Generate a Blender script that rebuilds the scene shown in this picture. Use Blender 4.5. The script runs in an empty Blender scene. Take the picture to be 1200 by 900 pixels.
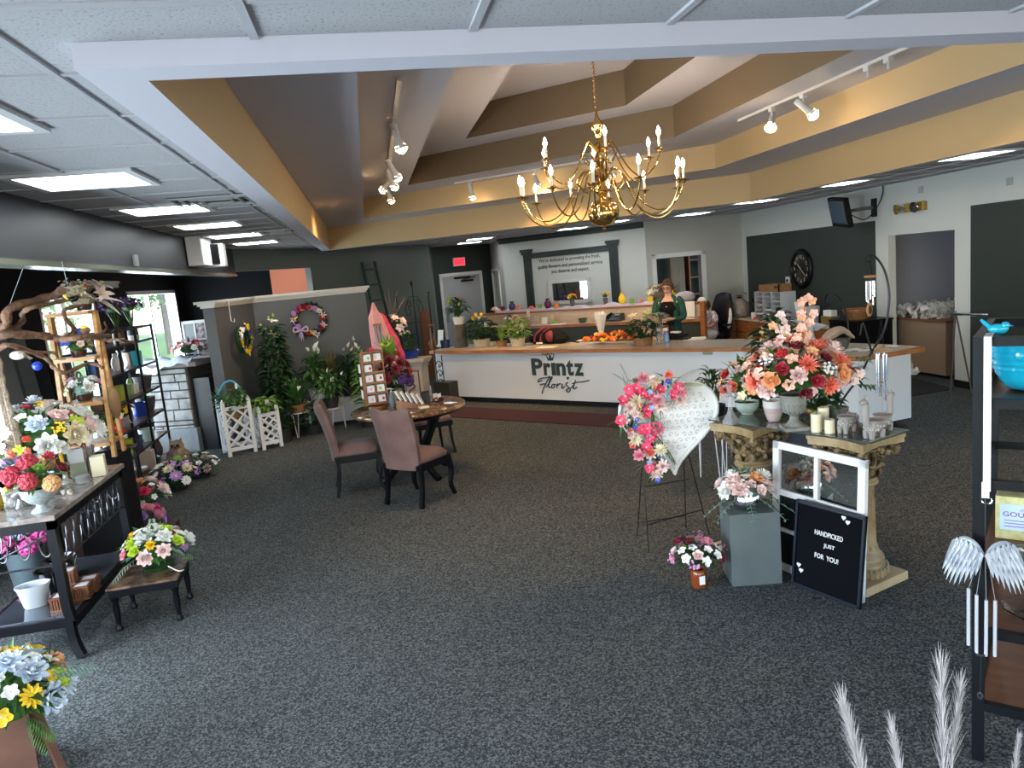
import bpy, bmesh, math, random
from mathutils import Vector as V, Matrix, Euler
PI = math.pi
S = bpy.context.scene
COL = S.collection
def rad(d): return math.radians(d)

# ---------------------------------------------------------------- materials
MATS = {}
def mat(name, col, rough=.6, metal=0, var=None, vscale=8, bump=0, bscale=60, emit=0, ecol=None, trans=0, spec=.5, coat=0, sss=0, dist=.002, alpha=1, stretch=None, sheen=0):
    if name in MATS: return MATS[name]
    m = bpy.data.materials.new(name); m.use_nodes = True
    nt = m.node_tree; b = nt.nodes['Principled BSDF']
    b.inputs['Base Color'].default_value = (*col, 1)
    b.inputs['Roughness'].default_value = rough
    b.inputs['Metallic'].default_value = metal
    b.inputs['Specular IOR Level'].default_value = spec
    if coat: b.inputs['Coat Weight'].default_value = coat; b.inputs['Coat Roughness'].default_value = .1
    if trans: b.inputs['Transmission Weight'].default_value = trans; b.inputs['IOR'].default_value = 1.3
    if alpha < 1: b.inputs['Alpha'].default_value = alpha
    if sss: b.inputs['Subsurface Weight'].default_value = sss; b.inputs['Subsurface Scale'].default_value = .01
    if sheen: b.inputs['Sheen Weight'].default_value = sheen
    if emit:
        b.inputs['Emission Color'].default_value = (*(ecol or col), 1)
        b.inputs['Emission Strength'].default_value = emit
    def coord():
        tc = nt.nodes.new('ShaderNodeTexCoord'); out = tc.outputs['Object']
        if stretch:
            mp = nt.nodes.new('ShaderNodeMapping'); mp.inputs['Scale'].default_value = stretch
            nt.links.new(out, mp.inputs['Vector']); out = mp.outputs['Vector']
        return out
    if var:
        n = nt.nodes.new('ShaderNodeTexNoise'); n.inputs['Scale'].default_value = vscale; n.inputs['Detail'].default_value = 4
        nt.links.new(coord(), n.inputs['Vector'])
        r = nt.nodes.new('ShaderNodeValToRGB')
        r.color_ramp.elements[0].position = .35; r.color_ramp.elements[0].color = (*col, 1)
        r.color_ramp.elements[1].position = .65; r.color_ramp.elements[1].color = (*var, 1)
        nt.links.new(n.outputs['Fac'], r.inputs['Fac']); nt.links.new(r.outputs['Color'], b.inputs['Base Color'])
    if bump:
        n = nt.nodes.new('ShaderNodeTexNoise'); n.inputs['Scale'].default_value = bscale; n.inputs['Detail'].default_value = 3
        nt.links.new(coord(), n.inputs['Vector'])
        bp = nt.nodes.new('ShaderNodeBump'); bp.inputs['Strength'].default_value = bump; bp.inputs['Distance'].default_value = dist
        nt.links.new(n.outputs['Fac'], bp.inputs['Height']); nt.links.new(bp.outputs['Normal'], b.inputs['Normal'])
    MATS[name] = m
    return m

# ---------------------------------------------------------------- mesh builder
class MB:
    def __init__(s): s.v = []; s.f = []; s.mi = []; s.m = 0; s.M = None
    def add(s, vs, fs):
        o = len(s.v)
        if s.M is not None: vs = [s.M @ V(v) for v in vs]
        s.v += [tuple(v) for v in vs]
        for f in fs: s.f.append([i + o for i in f]); s.mi.append(s.m)
        return s
    def box(s, c, d, rz=0, R=None):
        x, y, z = d[0]/2, d[1]/2, d[2]/2
        R = R or (Matrix.Rotation(rz, 3, 'Z') if rz else None)
        vs = [V((a*x, b*y, e*z)) for e in (-1, 1) for b in (-1, 1) for a in (-1, 1)]
        if R is not None: vs = [R @ v for v in vs]
        vs = [v + V(c) for v in vs]
        return s.add(vs, [(0,2,3,1),(4,5,7,6),(0,1,5,4),(2,6,7,3),(0,4,6,2),(1,3,7,5)])
    def bx(s, x0, x1, y0, y1, z0, z1): return s.box(((x0+x1)/2,(y0+y1)/2,(z0+z1)/2), (abs(x1-x0),abs(y1-y0),abs(z1-z0)))
    def bar(s, p, q, w, h=None, up=(0,0,1)):
        p = V(p); q = V(q); d = q - p; L = d.length; d.normalize(); u = V(up)
        if abs(d.dot(u)) > .98: u = V((0,1,0))
        a = d.cross(u).normalized(); b = a.cross(d)
        R = Matrix((a, d, b)).transposed()
        return s.box((p+q)/2, (w, L, h or w), R=R)
    def tube(s, pts, r, n=6, cap=True):
        pts = [V(p) for p in pts]; k = len(pts); rs = r if hasattr(r, '__len__') else [r]*k
        vs = []; a = None
        for i, p in enumerate(pts):
            t = (pts[min(i+1,k-1)] - pts[max(i-1,0)])
            if t.length < 1e-9: t = V((0,0,1))
            t.normalize()
            if a is None:
                a = t.orthogonal().normalized()
            else:
                a = a - t*a.dot(t)
                a = a.normalized() if a.length > 1e-6 else t.orthogonal().normalized()
            b = t.cross(a)
            for j in range(n):
                g = 2*PI*j/n; vs.append(p + (a*math.cos(g) + b*math.sin(g))*rs[i])
        fs = [(i*n+j, i*n+(j+1)%n, (i+1)*n+(j+1)%n, (i+1)*n+j) for i in range(k-1) for j in range(n)]
        if cap: fs += [tuple(range(n))[::-1], tuple(range((k-1)*n, k*n))]
        return s.add(vs, fs)
    def lathe(s, prof, c=(0,0,0), n=20, axis=None):
        vs = []; k = len(prof)
        for r, z in prof:
            for j in range(n):
                g = 2*PI*j/n; vs.append(V((r*math.cos(g), r*math.sin(g), z)))
        if axis is not None:
            q = V((0,0,1)).rotation_difference(V(axis)); vs = [q @ v for v in vs]
        vs = [v + V(c) for v in vs]
        fs = [(i*n+j, i*n+(j+1)%n, (i+1)*n+(j+1)%n, (i+1)*n+j) for i in range(k-1) for j in range(n)]
        if prof[0][0] > 1e-6: fs.append(tuple(range(n))[::-1])
        if prof[-1][0] > 1e-6: fs.append(tuple(range((k-1)*n, k*n)))
        return s.add(vs, fs)
    def cyl(s, p, q, r, n=12, r2=None): return s.tube([p, q], [r, r if r2 is None else r2], n)
    def ball(s, c, r, n=10, sc=(1,1,1)):
        m = max(4, n//2); prof = [(r*math.sin(PI*i/m), -r*math.cos(PI*i/m)) for i in range(m+1)]
        vs = []; 
        for pr, z in prof:
            for j in range(n):
                g = 2*PI*j/n; vs.append(V((pr*math.cos(g)*sc[0], pr*math.sin(g)*sc[1], z*sc[2])) + V(c))
        return s.add(vs, [(i*n+j, i*n+(j+1)%n, (i+1)*n+(j+1)%n, (i+1)*n+j) for i in range(m) for j in range(n)])
    def prism(s, poly, z0, z1):
        k = len(poly)
        ar = sum(poly[i][0]*poly[(i+1)%k][1]-poly[(i+1)%k][0]*poly[i][1] for i in range(k))
        if ar < 0: poly = poly[::-1]
        vs = [(x, y, z0) for x, y in poly] + [(x, y, z1) for x, y in poly]
        return s.add(vs, [tuple(range(k))[::-1], tuple(range(k, 2*k))] + [(i, (i+1)%k, k+(i+1)%k, k+i) for i in range(k)])
    def leaf(s, base, d, L, w, droop=.3, fold=.15, n=4, up=(0,0,1), shape=.45):
        base = V(base); d = V(d).normalized(); u = V(up)
        a = d.cross(u)
        if a.length < .05: a = d.orthogonal()
        a.normalize(); vs = []; p = base.copy(); dd = d.copy(); st = L/n
        for i in range(n+1):
            t = i/n; ww = w*.5*(math.sin(PI*min(1,(t**shape if t else 0)*.98)) if 0 < i < n else (.08 if i == 0 else .0))
            nn = a.cross(dd)
            vs += [p - a*ww + nn*ww*fold*2, p, p + a*ww + nn*ww*fold*2]
            dd = (dd + V((0,0,-1))*droop/n*2).normalized(); p = p + dd*st
        fs = []
        for i in range(n):
            o = i*3; fs += [(o,o+1,o+4,o+3),(o+1,o+2,o+5,o+4)]
        return s.add(vs, fs)
    def build(s, name, mats, parent=None, smooth=False, loc=None, bevel=0, rot=None):
        me = bpy.data.meshes.new(name); me.from_pydata(s.v, [], s.f)
        mats = mats if isinstance(mats, (list, tuple)) else [mats]
        for m in mats: me.materials.append(m)
        me.polygons.foreach_set('material_index', [min(i, len(mats)-1) for i in s.mi])
        if smooth:
            me.polygons.foreach_set('use_smooth', [True]*len(me.polygons))
            try: me.set_sharp_from_angle(angle=rad(40))
            except Exception: pass
        me.update()
        o = bpy.data.objects.new(name, me); COL.objects.link(o)
        if parent: o.parent = parent
        if loc is not None: o.location = loc
        if rot is not None: o.rotation_euler = rot
        if bevel:
            b = o.modifiers.new('b', 'BEVEL'); b.width = bevel; b.segments = 2; b.limit_method = 'ANGLE'
        return o

def tag(o, label, cat, group=None, kind=None):
    if label: o['label'] = label
    if cat: o['category'] = cat
    if group: o['group'] = group
    if kind: o['kind'] = kind
    return o
def thing(name, label, cat, loc=(0,0,0), rz=0, group=None):
    o = bpy.data.objects.new(name, None); COL.objects.link(o); o.empty_display_size = .05
    o.location = loc; o.rotation_euler = (0,0,rz)
    return tag(o, label, cat, group)
def struct(name, mb, m, smooth=False, parent=None, kind=True):
    o = mb.build(name, m, parent, smooth)
    if kind and parent is None: o['kind'] = 'structure'
    return o
def copy_tree(o, loc=None, rz=None, label=None, sc=None, parent=None):
    kids = [c for c in KIDS(o)]
    c = o.copy(); COL.objects.link(c)
    if parent is not None: c.parent = parent
    if loc is not None: c.location = loc
    if rz is not None: c.rotation_euler = (0,0,rz)
    if sc is not None: c.scale = (sc,)*3 if not hasattr(sc, '__len__') else sc
    if label: c['label'] = label
    for k in kids: copy_tree(k, parent=c)
    return c
def KIDS(o): return [c for c in bpy.data.objects if c.parent is o or c.parent == o]

def text_mesh(txt, size, name, m, parent=None, loc=(0,0,0), rot=(PI/2,0,0), ext=.002, offset=0, align='LEFT', shear=0, label=None):
    cu = bpy.data.curves.new('t', 'FONT'); cu.body = txt; cu.size = size; cu.extrude = ext; cu.offset = offset
    cu.align_x = align; cu.shear = shear; cu.resolution_u = 3
    to = bpy.data.objects.new('t', cu); COL.objects.link(to)
    dg = bpy.context.evaluated_depsgraph_get(); dg.update()
    me = bpy.data.meshes.new_from_object(to.evaluated_get(dg)); me.name = name
    bpy.data.objects.remove(to)
    me.materials.clear(); me.materials.append(m)
    o = bpy.data.objects.new(name, me); COL.objects.link(o)
    o.parent = parent; o.location = loc; o.rotation_euler = rot
    return o

# common materials
M_white = mat('white_paint', (.72,.72,.72), .45)
M_wmetal = mat('white_metal', (.75,.76,.78), .35)
M_black = mat('black_lacquer', (.003,.003,.005), .38, spec=.22)
M_blackmetal = mat('black_metal', (.012,.012,.014), .4, metal=.3)
M_rack = mat('rack_metal', (.004,.005,.007), .45, spec=.2)
M_brass = mat('polished_brass', (.85,.56,.20), .16, metal=1)
M_oak = mat('oak_trim', (.38,.15,.045), .35, var=(.26,.09,.025), vscale=5, stretch=(1,1,6))
M_dkwood = mat('dark_wood', (.035,.014,.009), .35, var=(.06,.025,.015), vscale=6, stretch=(1,8,1))
M_glass = mat('clear_glass', (.95,.97,.97), .02, trans=1, spec=.5)
M_leaf = mat('leaf_green', (.028,.085,.018), .5, var=(.06,.16,.03), vscale=14, spec=.3)
M_leafdk = mat('leaf_dark', (.008,.032,.010), .45, var=(.020,.065,.016), vscale=14, spec=.3)
M_leafyl = mat('leaf_lime', (.20,.36,.05), .45, var=(.10,.22,.03), vscale=14)
M_leafgy = mat('leaf_sage', (.22,.33,.26), .6, var=(.13,.24,.19), vscale=14)
M_stem = mat('stem_green', (.07,.13,.03), .6)
M_terra = mat('soil', (.02,.012,.008), .9)
M_wicker = mat('wicker', (.18,.08,.03), .7, var=(.30,.15,.06), vscale=60, bump=.8, bscale=90)
M_pwicker = mat('pale_wicker', (.52,.40,.27), .7, var=(.62,.52,.38), vscale=60, bump=.8, bscale=90)
M_chrome = mat('chrome', (.75,.77,.8), .12, metal=1)
M_paper = mat('white_card', (.8,.79,.76), .7)
# ================================================================ camera
cam = bpy.data.cameras.new('camera'); co = bpy.data.objects.new('camera', cam); COL.objects.link(co)
pi_, ro_, ya_, f_ = .154011, -.09397, .1811, 863.7
F = V((math.sin(ya_)*math.cos(pi_), math.cos(ya_)*math.cos(pi_), -math.sin(pi_)))
R0 = V((math.cos(ya_), -math.sin(ya_), 0)); U0 = R0.cross(F)
R = R0*math.cos(ro_) + U0*math.sin(ro_); U = -R0*math.sin(ro_) + U0*math.cos(ro_)
mw = Matrix((R, U, -F)).transposed().to_4x4(); mw.translation = (0,0,2.1)
co.matrix_world = mw
cam.sensor_fit = 'HORIZONTAL'; cam.sensor_width = 36; cam.lens = f_*36/1200; cam.clip_end = 200; cam.clip_start = .05
S.camera = co
S.view_settings.view_transform = 'Standard'; S.view_settings.look = 'None'; S.view_settings.exposure = .38; S.view_settings.gamma = 1
S.view_settings.use_curve_mapping = False
S.cycles.use_denoising = True; S.cycles.max_bounces = 8; S.cycles.transparent_max_bounces = 8
S.cycles.caustics_reflective = False; S.cycles.caustics_refractive = False; S.cycles.sample_clamp_indirect = 4

# ================================================================ world
w = bpy.data.worlds.new('w'); S.world = w; w.use_nodes = True
nt = w.node_tree; bg = nt.nodes['Background']
sky = nt.nodes.new('ShaderNodeTexSky'); sky.sky_type = 'NISHITA'; sky.sun_disc = False; sky.sun_elevation = rad(45); sky.sun_rotation = rad(200)
nt.links.new(sky.outputs[0], bg.inputs[0]); bg.inputs[1].default_value = .8

# ================================================================ surface materials
def carpet_mat(name, c0, c1, c2):
    m = bpy.data.materials.new(name); m.use_nodes = True; nt = m.node_tree; b = nt.nodes['Principled BSDF']
    b.inputs['Roughness'].default_value = .95; b.inputs['Specular IOR Level'].default_value = .15
    tc = nt.nodes.new('ShaderNodeTexCoord')
    mp = nt.nodes.new('ShaderNodeMapping'); mp.inputs['Scale'].default_value = (1, 1, 1); nt.links.new(tc.outputs['Object'], mp.inputs[0])
    vo = nt.nodes.new('ShaderNodeTexVoronoi'); vo.inputs['Scale'].default_value = 130; nt.links.new(mp.outputs[0], vo.inputs['Vector'])
    rp = nt.nodes.new('ShaderNodeValToRGB'); e = rp.color_ramp.elements
    e[0].position = .15; e[0].color = (*c0, 1); e[1].position = .9; e[1].color = (*c2, 1)
    k = e.new(.55); k.color = (*c1, 1)
    sep = nt.nodes.new('ShaderNodeSeparateColor'); nt.links.new(vo.outputs['Color'], sep.inputs[0])
    nt.links.new(sep.outputs[0], rp.inputs['Fac'])
    nz = nt.nodes.new('ShaderNodeTexNoise'); nz.inputs['Scale'].default_value = .9; nz.inputs['Detail'].default_value = 5; nt.links.new(tc.outputs['Object'], nz.inputs['Vector'])
    mx = nt.nodes.new('ShaderNodeMix'); mx.data_type = 'RGBA'; mx.blend_type = 'MULTIPLY'; mx.inputs[0].default_value = .35
    nt.links.new(rp.outputs[0], mx.inputs[6]); nt.links.new(nz.outputs['Fac'], mx.inputs[7]); nt.links.new(mx.outputs[2], b.inputs['Base Color'])
    bp = nt.nodes.new('ShaderNodeBump'); bp.inputs['Strength'].default_value = .5; bp.inputs['Distance'].default_value = .004
    nt.links.new(vo.outputs['Distance'], bp.inputs['Height']); nt.links.new(bp.outputs[0], b.inputs['Normal'])
    return m
M_carpet = carpet_mat('carpet', (.032,.037,.039), (.084,.092,.094), (.19,.20,.19))
def ceil_mat():
    m = bpy.data.materials.new('ceiling_tile'); m.use_nodes = True; nt = m.node_tree; b = nt.nodes['Principled BSDF']
    b.inputs['Roughness'].default_value = .9; b.inputs['Specular IOR Level'].default_value = .1
    tc = nt.nodes.new('ShaderNodeTexCoord')
    n = nt.nodes.new('ShaderNodeTexNoise'); n.inputs['Scale'].default_value = 95; n.inputs['Detail'].default_value = 2; nt.links.new(tc.outputs['Object'], n.inputs['Vector'])
    r = nt.nodes.new('ShaderNodeValToRGB'); e = r.color_ramp.elements
    e[0].position = .33; e[0].color = (.27,.26,.27,1); e[1].position = .40; e[1].color = (.43,.43,.45,1)
    nt.links.new(n.outputs['Fac'], r.inputs[0]); nt.links.new(r.outputs[0], b.inputs['Base Color'])
    bp = nt.nodes.new('ShaderNodeBump'); bp.inputs['Strength'].default_value = .4; bp.inputs['Distance'].default_value = .003
    nt.links.new(n.outputs['Fac'], bp.inputs['Height']); nt.links.new(bp.outputs[0], b.inputs['Normal'])
    return m
M_tile = ceil_mat()
M_tbar = mat('ceiling_grid_bar', (.42,.42,.45), .5)
M_soffit = mat('soffit_white', (.56,.55,.62), .6)
M_tan = mat('tan_paint', (.50,.36,.19), .6)
M_header = mat('charcoal_paint', (.028,.032,.040), .42, spec=.4)
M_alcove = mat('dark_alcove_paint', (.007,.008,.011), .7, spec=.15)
M_wallA = mat('sage_grey_paint', (.105,.125,.115), .35)
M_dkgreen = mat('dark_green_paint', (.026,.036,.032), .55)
M_offw = mat('off_white_wall', (.62,.64,.62), .6)
M_greyw = mat('pale_grey_wall', (.44,.45,.42), .6)
M_salmon = mat('salmon_paint', (.62,.20,.12), .6)
M_part = mat('partition_grey', (.085,.088,.092), .45)
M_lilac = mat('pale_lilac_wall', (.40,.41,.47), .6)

# ================================================================ floor and ceiling
mb = MB(); mb.add([(-3.7,-3.2,0),(12,-3.2,0),(12,21,0),(-3.7,21,0)], [(0,1,2,3)]); struct('floor', mb, M_carpet)
ROOM = [(-1.95,-3),(7.2,-3),(7.3,2),(7.5,7.2),(7.82,14.5),(5.67,14.45),(3.15,16.9),(3.22,18.95),(1.62,18.1),(1.45,16.5),(-.92,13.77),(-1.95,12.2)]
P1 = [(-.54,2.38),(5.15,2.38),(5.45,9.8),(-.54,13.6)]
P1o = [(-.69,2.25),(5.29,2.25),(5.6,9.93),(-.69,13.85)]
P2 = [(.08,3.0),(4.38,3.0),(4.52,8.97),(.105,12.42)]
P3 = [(.73,3.6),(3.62,3.6),(3.68,8.27),(.76,10.92)]
P4 = [(1.40,4.2),(3.03,4.2),(3.06,8.12),(1.45,9.55)]
def ring(mb, outer, inner, z):
    bm = bmesh.new(); es = []
    for poly in (outer, inner):
        vs = [bm.verts.new((x, y, z)) for x, y in poly]
        es += [bm.edges.new((vs[i], vs[(i+1) % len(vs)])) for i in range(len(vs))]
    bmesh.ops.triangle_fill(bm, edges=es, use_beauty=True)
    bm.verts.index_update()
    mb.add([v.co[:] for v in bm.verts], [[v.index for v in f.verts] for f in bm.faces]); bm.free()
def wallring(mb, poly, z0, z1):
    k = len(poly)
    for i in range(k):
        a, b = poly[i], poly[(i+1) % k]
        mb.add([(*a,z0),(*b,z0),(*b,z1),(*a,z1)], [(0,1,2,3)])
ZC, ZB, Z1, Z2, Z3, Z4 = 2.8, 2.73, 3.12, 3.42, 3.77, 4.15
mb = MB(); ring(mb, ROOM, P1o, ZC); struct('ceiling', mb, M_tile)
cf = MB(); wallring(cf, P1o, ZB, ZC); ring(cf, P1o, P1, ZB)
ring(cf, P1, P2, Z1); ring(cf, P2, P3, Z2); ring(cf, P3, P4, Z3)
cf.add([(*p, Z4) for p in P4], [(0,1,2,3)])
cf.m = 1
wallring(cf, P1, ZB, Z1); wallring(cf, P2, Z1, Z2); cf.m = 2; wallring(cf, P3, Z2, Z3); wallring(cf, P4, Z3, Z4)
cf.v = [(x, y, z) for x, y, z in cf.v]
struct('ceiling_coffer', cf, [M_soffit, M_tan, mat('taupe_brown_paint', (.15,.105,.06), .6)])
# T-bar grid of the suspended ceiling (2 ft module)
gb = MB(); T = .612
def inside(x, y, poly):
    c = False; k = len(poly)
    for i in range(k):
        (x1,y1),(x2,y2) = poly[i], poly[(i+1) % k]
        if (y1 > y) != (y2 > y) and x < (x2-x1)*(y-y1)/(y2-y1)+x1: c = not c
    return c
def ok(x, y): return inside(x, y, ROOM) and not inside(x, y, P1o)
def seg(fixed, horiz, lo, hi):
    st = .1; t = lo; cur = None
    while t <= hi:
        good = ok(t, fixed) if horiz else ok(fixed, t)
        if good and cur is None: cur = t
        if (not good or t+st > hi) and cur is not None:
            if t-cur > .15:
                if horiz: gb.bx(cur, t, fixed-.011, fixed+.011, ZC-.006, ZC+.002)
                else: gb.bx(fixed-.012, fixed+.012, cur, t, ZC-.009, ZC+.002)
            cur = None
        t += st
k = -3
for i in range(-3, 14): seg(-.218+i*T, False, -3, 19)
for i in range(-9, 36): seg(2.53+(i)*T*.9-0*.3, True, -1.95, 7.9)
struct('trim_1', gb, M_tbar)

# ================================================================ walls
def wallpt(a, b, s, z, d=0):
    a = V(a); b = V(b); u = (b-a).normalized(); n = V((u.y, -u.x)); p = a + u*s + n*d
    return V((p.x, p.y, z))
class Wall:
    """a straight wall from a to b (room on its right-hand side); s along it, z up, d out of it into the room"""
    def __init__(s, a, b): s.a, s.b = V(a), V(b); s.L = (s.b-s.a).length; s.u = (s.b-s.a).normalized(); s.n = V((s.u.y, -s.u.x)); s.rz = math.atan2(s.u.y, s.u.x)
    def P(s, x, z, d=0): return V((*(s.a + s.u*x + s.n*d), z))
    def mtx(s, x=0, z=0, d=0):
        m = Matrix.Rotation(s.rz, 4, 'Z'); m.translation = s.P(x, z, d); return m
    def panel(s, mb, x0, x1, z0, z1, d0, d1):
        """slab between s=x0..x1, z0..z1, standing d0..d1 off the wall"""
        vs = [s.P(x, z, d) for z in (z0, z1) for x, d in ((x0,d0),(x1,d0),(x1,d1),(x0,d1))]
        mb.add(vs, [(0,1,2,3),(7,6,5,4),(0,4,5,1),(1,5,6,2),(2,6,7,3),(3,7,4,0)])
    def holed(s, mb, holes, z1=2.8, z0=0, t=.12, x0=0, x1=None):
        x1 = s.L if x1 is None else x1; xs = sorted({x0, x1, *[h[0] for h in holes], *[h[1] for h in holes]})
        for p, q in zip(xs, xs[1:]):
            hs = sorted([(h[2], h[3]) for h in holes if h[0] < (p+q)/2 < h[1]]); z = z0
            for lo, hi in hs:
                if lo > z + 1e-4: s.panel(mb, p, q, z, lo, 0, -t)
                z = hi
            if z < z1: s.panel(mb, p, q, z, z1, 0, -t)
# room is on the right-hand side when walking a->b: these walls run left to right as seen from the camera
WA = Wall((-.92,13.77),(1.45,16.5)); WA0 = Wall((-1.95,12.2),(-.92,13.77)); WE = Wall((1.62,18.1),(3.22,18.95))
WS = Wall((3.22,18.95),(3.15,16.9)); WF = Wall((3.15,16.9),(5.67,14.45)); WG = Wall((5.67,14.45),(7.82,14.5)); WR = Wall((7.82,14.5),(7.5,7.2))
mb = MB(); WA.holed(mb, []); mb.prism([(1.45,16.5),(1.64,18.12),(1.5,18.2),(1.3,16.5)], 0, 2.8); struct('wall_back_left', mb, M_wallA)
mb = MB(); WA0.holed(mb, [(.0,1.87,0,2.46)]); struct('wall_back_header', mb, M_wallA)
mb = MB(); WE.holed(mb, [(.24,1.39,0,2.06)]); struct('wall_exit', mb, M_dkgreen)
mb = MB(); WS.holed(mb, [(.15,1.3,0,2.08)]); struct('wall_corridor', mb, M_greyw)
mb = MB(); WF.holed(mb, []); struct('wall_feature', mb, M_offw)
mb = MB(); WG.holed(mb, [(.20,1.20,0,2.03)]); struct('wall_back_right', mb, M_greyw)
mb = MB(); WR.holed(mb, [(4.72,6.05,0,2.07)]); WR.panel(mb, 7.3, 12.5, 0, 2.8, 0, -.12)
struct('wall_right', mb, M_offw)
mb = MB(); WR.panel(mb, .22, 4.43, .02, 2.31, .001, .006); struct('trim_2', mb, M_dkgreen)
mb = MB(); WR.panel(mb, 6.33, 9.5, .10, 2.35, .001, .006); struct('trim_3', mb, M_dkgreen)
# left header and the display alcove behind it
mb = MB(); mb.bx(-2.08,-1.95,-3,12.2,2.42,2.80); struct('wall_left_header', mb, M_header)
mb = MB(); mb.bx(-2.09,-1.93,-3,12.2,2.385,2.42); struct('trim_4', mb, mat('header_lip', (.16,.18,.14), .25))
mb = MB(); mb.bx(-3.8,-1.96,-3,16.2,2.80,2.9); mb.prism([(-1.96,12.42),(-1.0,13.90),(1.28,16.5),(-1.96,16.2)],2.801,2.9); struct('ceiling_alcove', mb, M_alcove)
# window wall at x=-3.6
WIN = [(9.15,10.9,.3,2.3),(12.3,15.3,.30,2.31)]
NEAR = [(-2.2,1.2,.3,2.3),(1.8,5.2,.3,2.3)]
WL = Wall((-3.6,-3),(-3.6,16.2))
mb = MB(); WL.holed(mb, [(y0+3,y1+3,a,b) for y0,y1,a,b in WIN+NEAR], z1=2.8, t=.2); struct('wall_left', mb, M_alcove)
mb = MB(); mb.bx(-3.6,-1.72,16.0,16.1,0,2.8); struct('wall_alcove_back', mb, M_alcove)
mb = MB(); mb.bx(-1.8,.1,15.2,15.3,0,2.8); struct('wall_salmon_room', mb, M_salmon)
# front of the shop, behind the camera
mb = MB(); mb.bx(-3.6,-2.6,-3.1,-3,0,2.8); mb.bx(6.4,7.3,-3.1,-3,0,2.8); mb.bx(-2.6,6.4,-3.1,-3,2.4,2.8); mb.bx(-2.6,6.4,-3.1,-3,0,.5); mb.bx(-3.6,-1.95,-3.1,-3,0,2.9); struct('wall_front', mb, M_greyw)
K_WIN = 1.0; K_FRONT = .40; K_PANEL = 1.15; K_CHAN = 2.6; K_TRK = 1.6
# ================================================================ ceiling light panels and vents
M_panel = mat('lit_diffuser', (.9,.93,.95), .5, emit=7.5*K_PANEL, ecol=(.93,.98,1))
M_pframe = mat('panel_frame', (.6,.62,.64), .4)
def lightpanel(x, y, label, group, sx=.52, sy=.52):
    t = thing('ceiling_light', label, 'ceiling light', (x, y, ZC), 0, group)
    fr = MB(); W = .045
    for a, b, c, d in ((-sx/2-W,sx/2+W,-sy/2-W,-sy/2),(-sx/2-W,sx/2+W,sy/2,sy/2+W),(-sx/2-W,-sx/2,-sy/2,sy/2),(sx/2,sx/2+W,-sy/2,sy/2)): fr.bx(a,b,c,d,-.016,.004)
    fr.build('frame', M_pframe, t)
    d = MB(); d.bx(-sx/2,sx/2,-sy/2,sy/2,-.012,-.002); d.build('diffuser', M_panel, t)
    return t
names = ['nearest of the row along the dark left wall','second of the row along the left wall, just before the vent','third of the row along the left wall','fourth of the row along the left wall','farthest of the row along the left wall','at the very left edge of the picture, nearest the camera']
for (x, y), n in zip([(-1.43,4.53),(-1.42,6.18),(-1.42,7.75),(-1.42,9.3),(-1.42,10.9),(-1.43,2.95)], names):
    lightpanel(x, y, 'square lit ceiling panel, ' + n, 'lit ceiling panels over the left side', .54, .50 if y > 4 else .5)
names = ['rightmost, nearest over the right wall','second from the right, before the wall television','third from the right, above the clock wall','above the back doorway','left one behind the chandelier','behind the chandelier near the cornice','in the corridor to the exit door, nearer one','in the corridor to the exit door, farther one']
for (x, y), n in zip([(6.1,6.6),(6.1,8.75),(6.15,10.9),(6.05,13.0),(4.2,14.6),(4.6,13.3),(2.45,15.6),(2.45,17.1)], names):
    lightpanel(x, y, 'square lit ceiling panel, ' + n, 'lit ceiling panels over the back and right')
M_vent = mat('vent_metal', (.35,.37,.38), .4, metal=.4); M_ventdk = mat('vent_dark', (.03,.03,.035), .6)
for x, y, n in ((-.98,5.85,'nearer of the two beside the left light row'),(-.95,9.2,'farther of the two beside the left light row')):
    t = thing('ceiling_vent', 'square slatted ceiling air vent, '+n, 'vent', (x, y, ZC), 0, 'ceiling air vents')
    m = MB(); m.bx(-.29,.29,-.29,.29,-.004,.002); m.build('backing', M_ventdk, t)
    m = MB()
    for r in (.28,.22,.16,.10): 
        for a in range(4):
            g = a*PI/2; p = [V((r,-r,-.012)), V((r,r,-.012))]; p = [Matrix.Rotation(g,3,'Z') @ q for q in p]; m.bar(p[0], p[1], .018, .012)
    m.build('louvre', M_vent, t)
# doors, exit sign
def wthing(W, x, z, name, label, cat, d=0, group=None):
    t = thing(name, label, cat, W.P(x, z, d), W.rz, group); return t
# NB wall-thing local axes: +x along the wall (left to right), -y out of the wall into the room
mb = MB(); mb.m = 0; W = WE
W.panel(mb, .16,.24,0,2.14,-.01,.03); W.panel(mb, 1.39,1.47,0,2.14,-.01,.03); W.panel(mb, .16,1.47,2.06,2.14,-.01,.03)
fr = struct('door_1_frame', mb, M_white); fr.name = 'door_1'
m = MB(); W.panel(m, .24,1.39,0.01,2.06,-.05,-.01); m.build('door_leaf', mat('door_grey', (.42,.44,.47), .45), fr)
m = MB(); W.panel(m, .62,1.12,1.98,2.03,-.01,.0); W.panel(m, .82,1.15,1.90,1.95,-.01,.07); m.bar(W.P(.85,1.96,.05), W.P(1.25,2.0,.01), .02); m.build('door_closer', M_blackmetal, fr)
m = MB(); W.panel(m, .28,.36,.95,1.2,-.01,.02); m.build('door_handle', M_chrome, fr)
t = wthing(WE, .79, 2.40, 'exit_sign', 'lit red exit sign above the grey exit door', 'exit sign', .001)
m = MB(); m.bx(-.19,.19,-.05,0,-.11,.11); m.build('housing', mat('sign_housing', (.4,.42,.42), .4), t, bevel=.01)
m = MB(); m.bx(-.155,.155,-.054,-.050,-.085,.085); m.build('lit_face', mat('exit_red', (.9,.02,.05), .4, emit=1.6, ecol=(1,.04,.07)), t)
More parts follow.
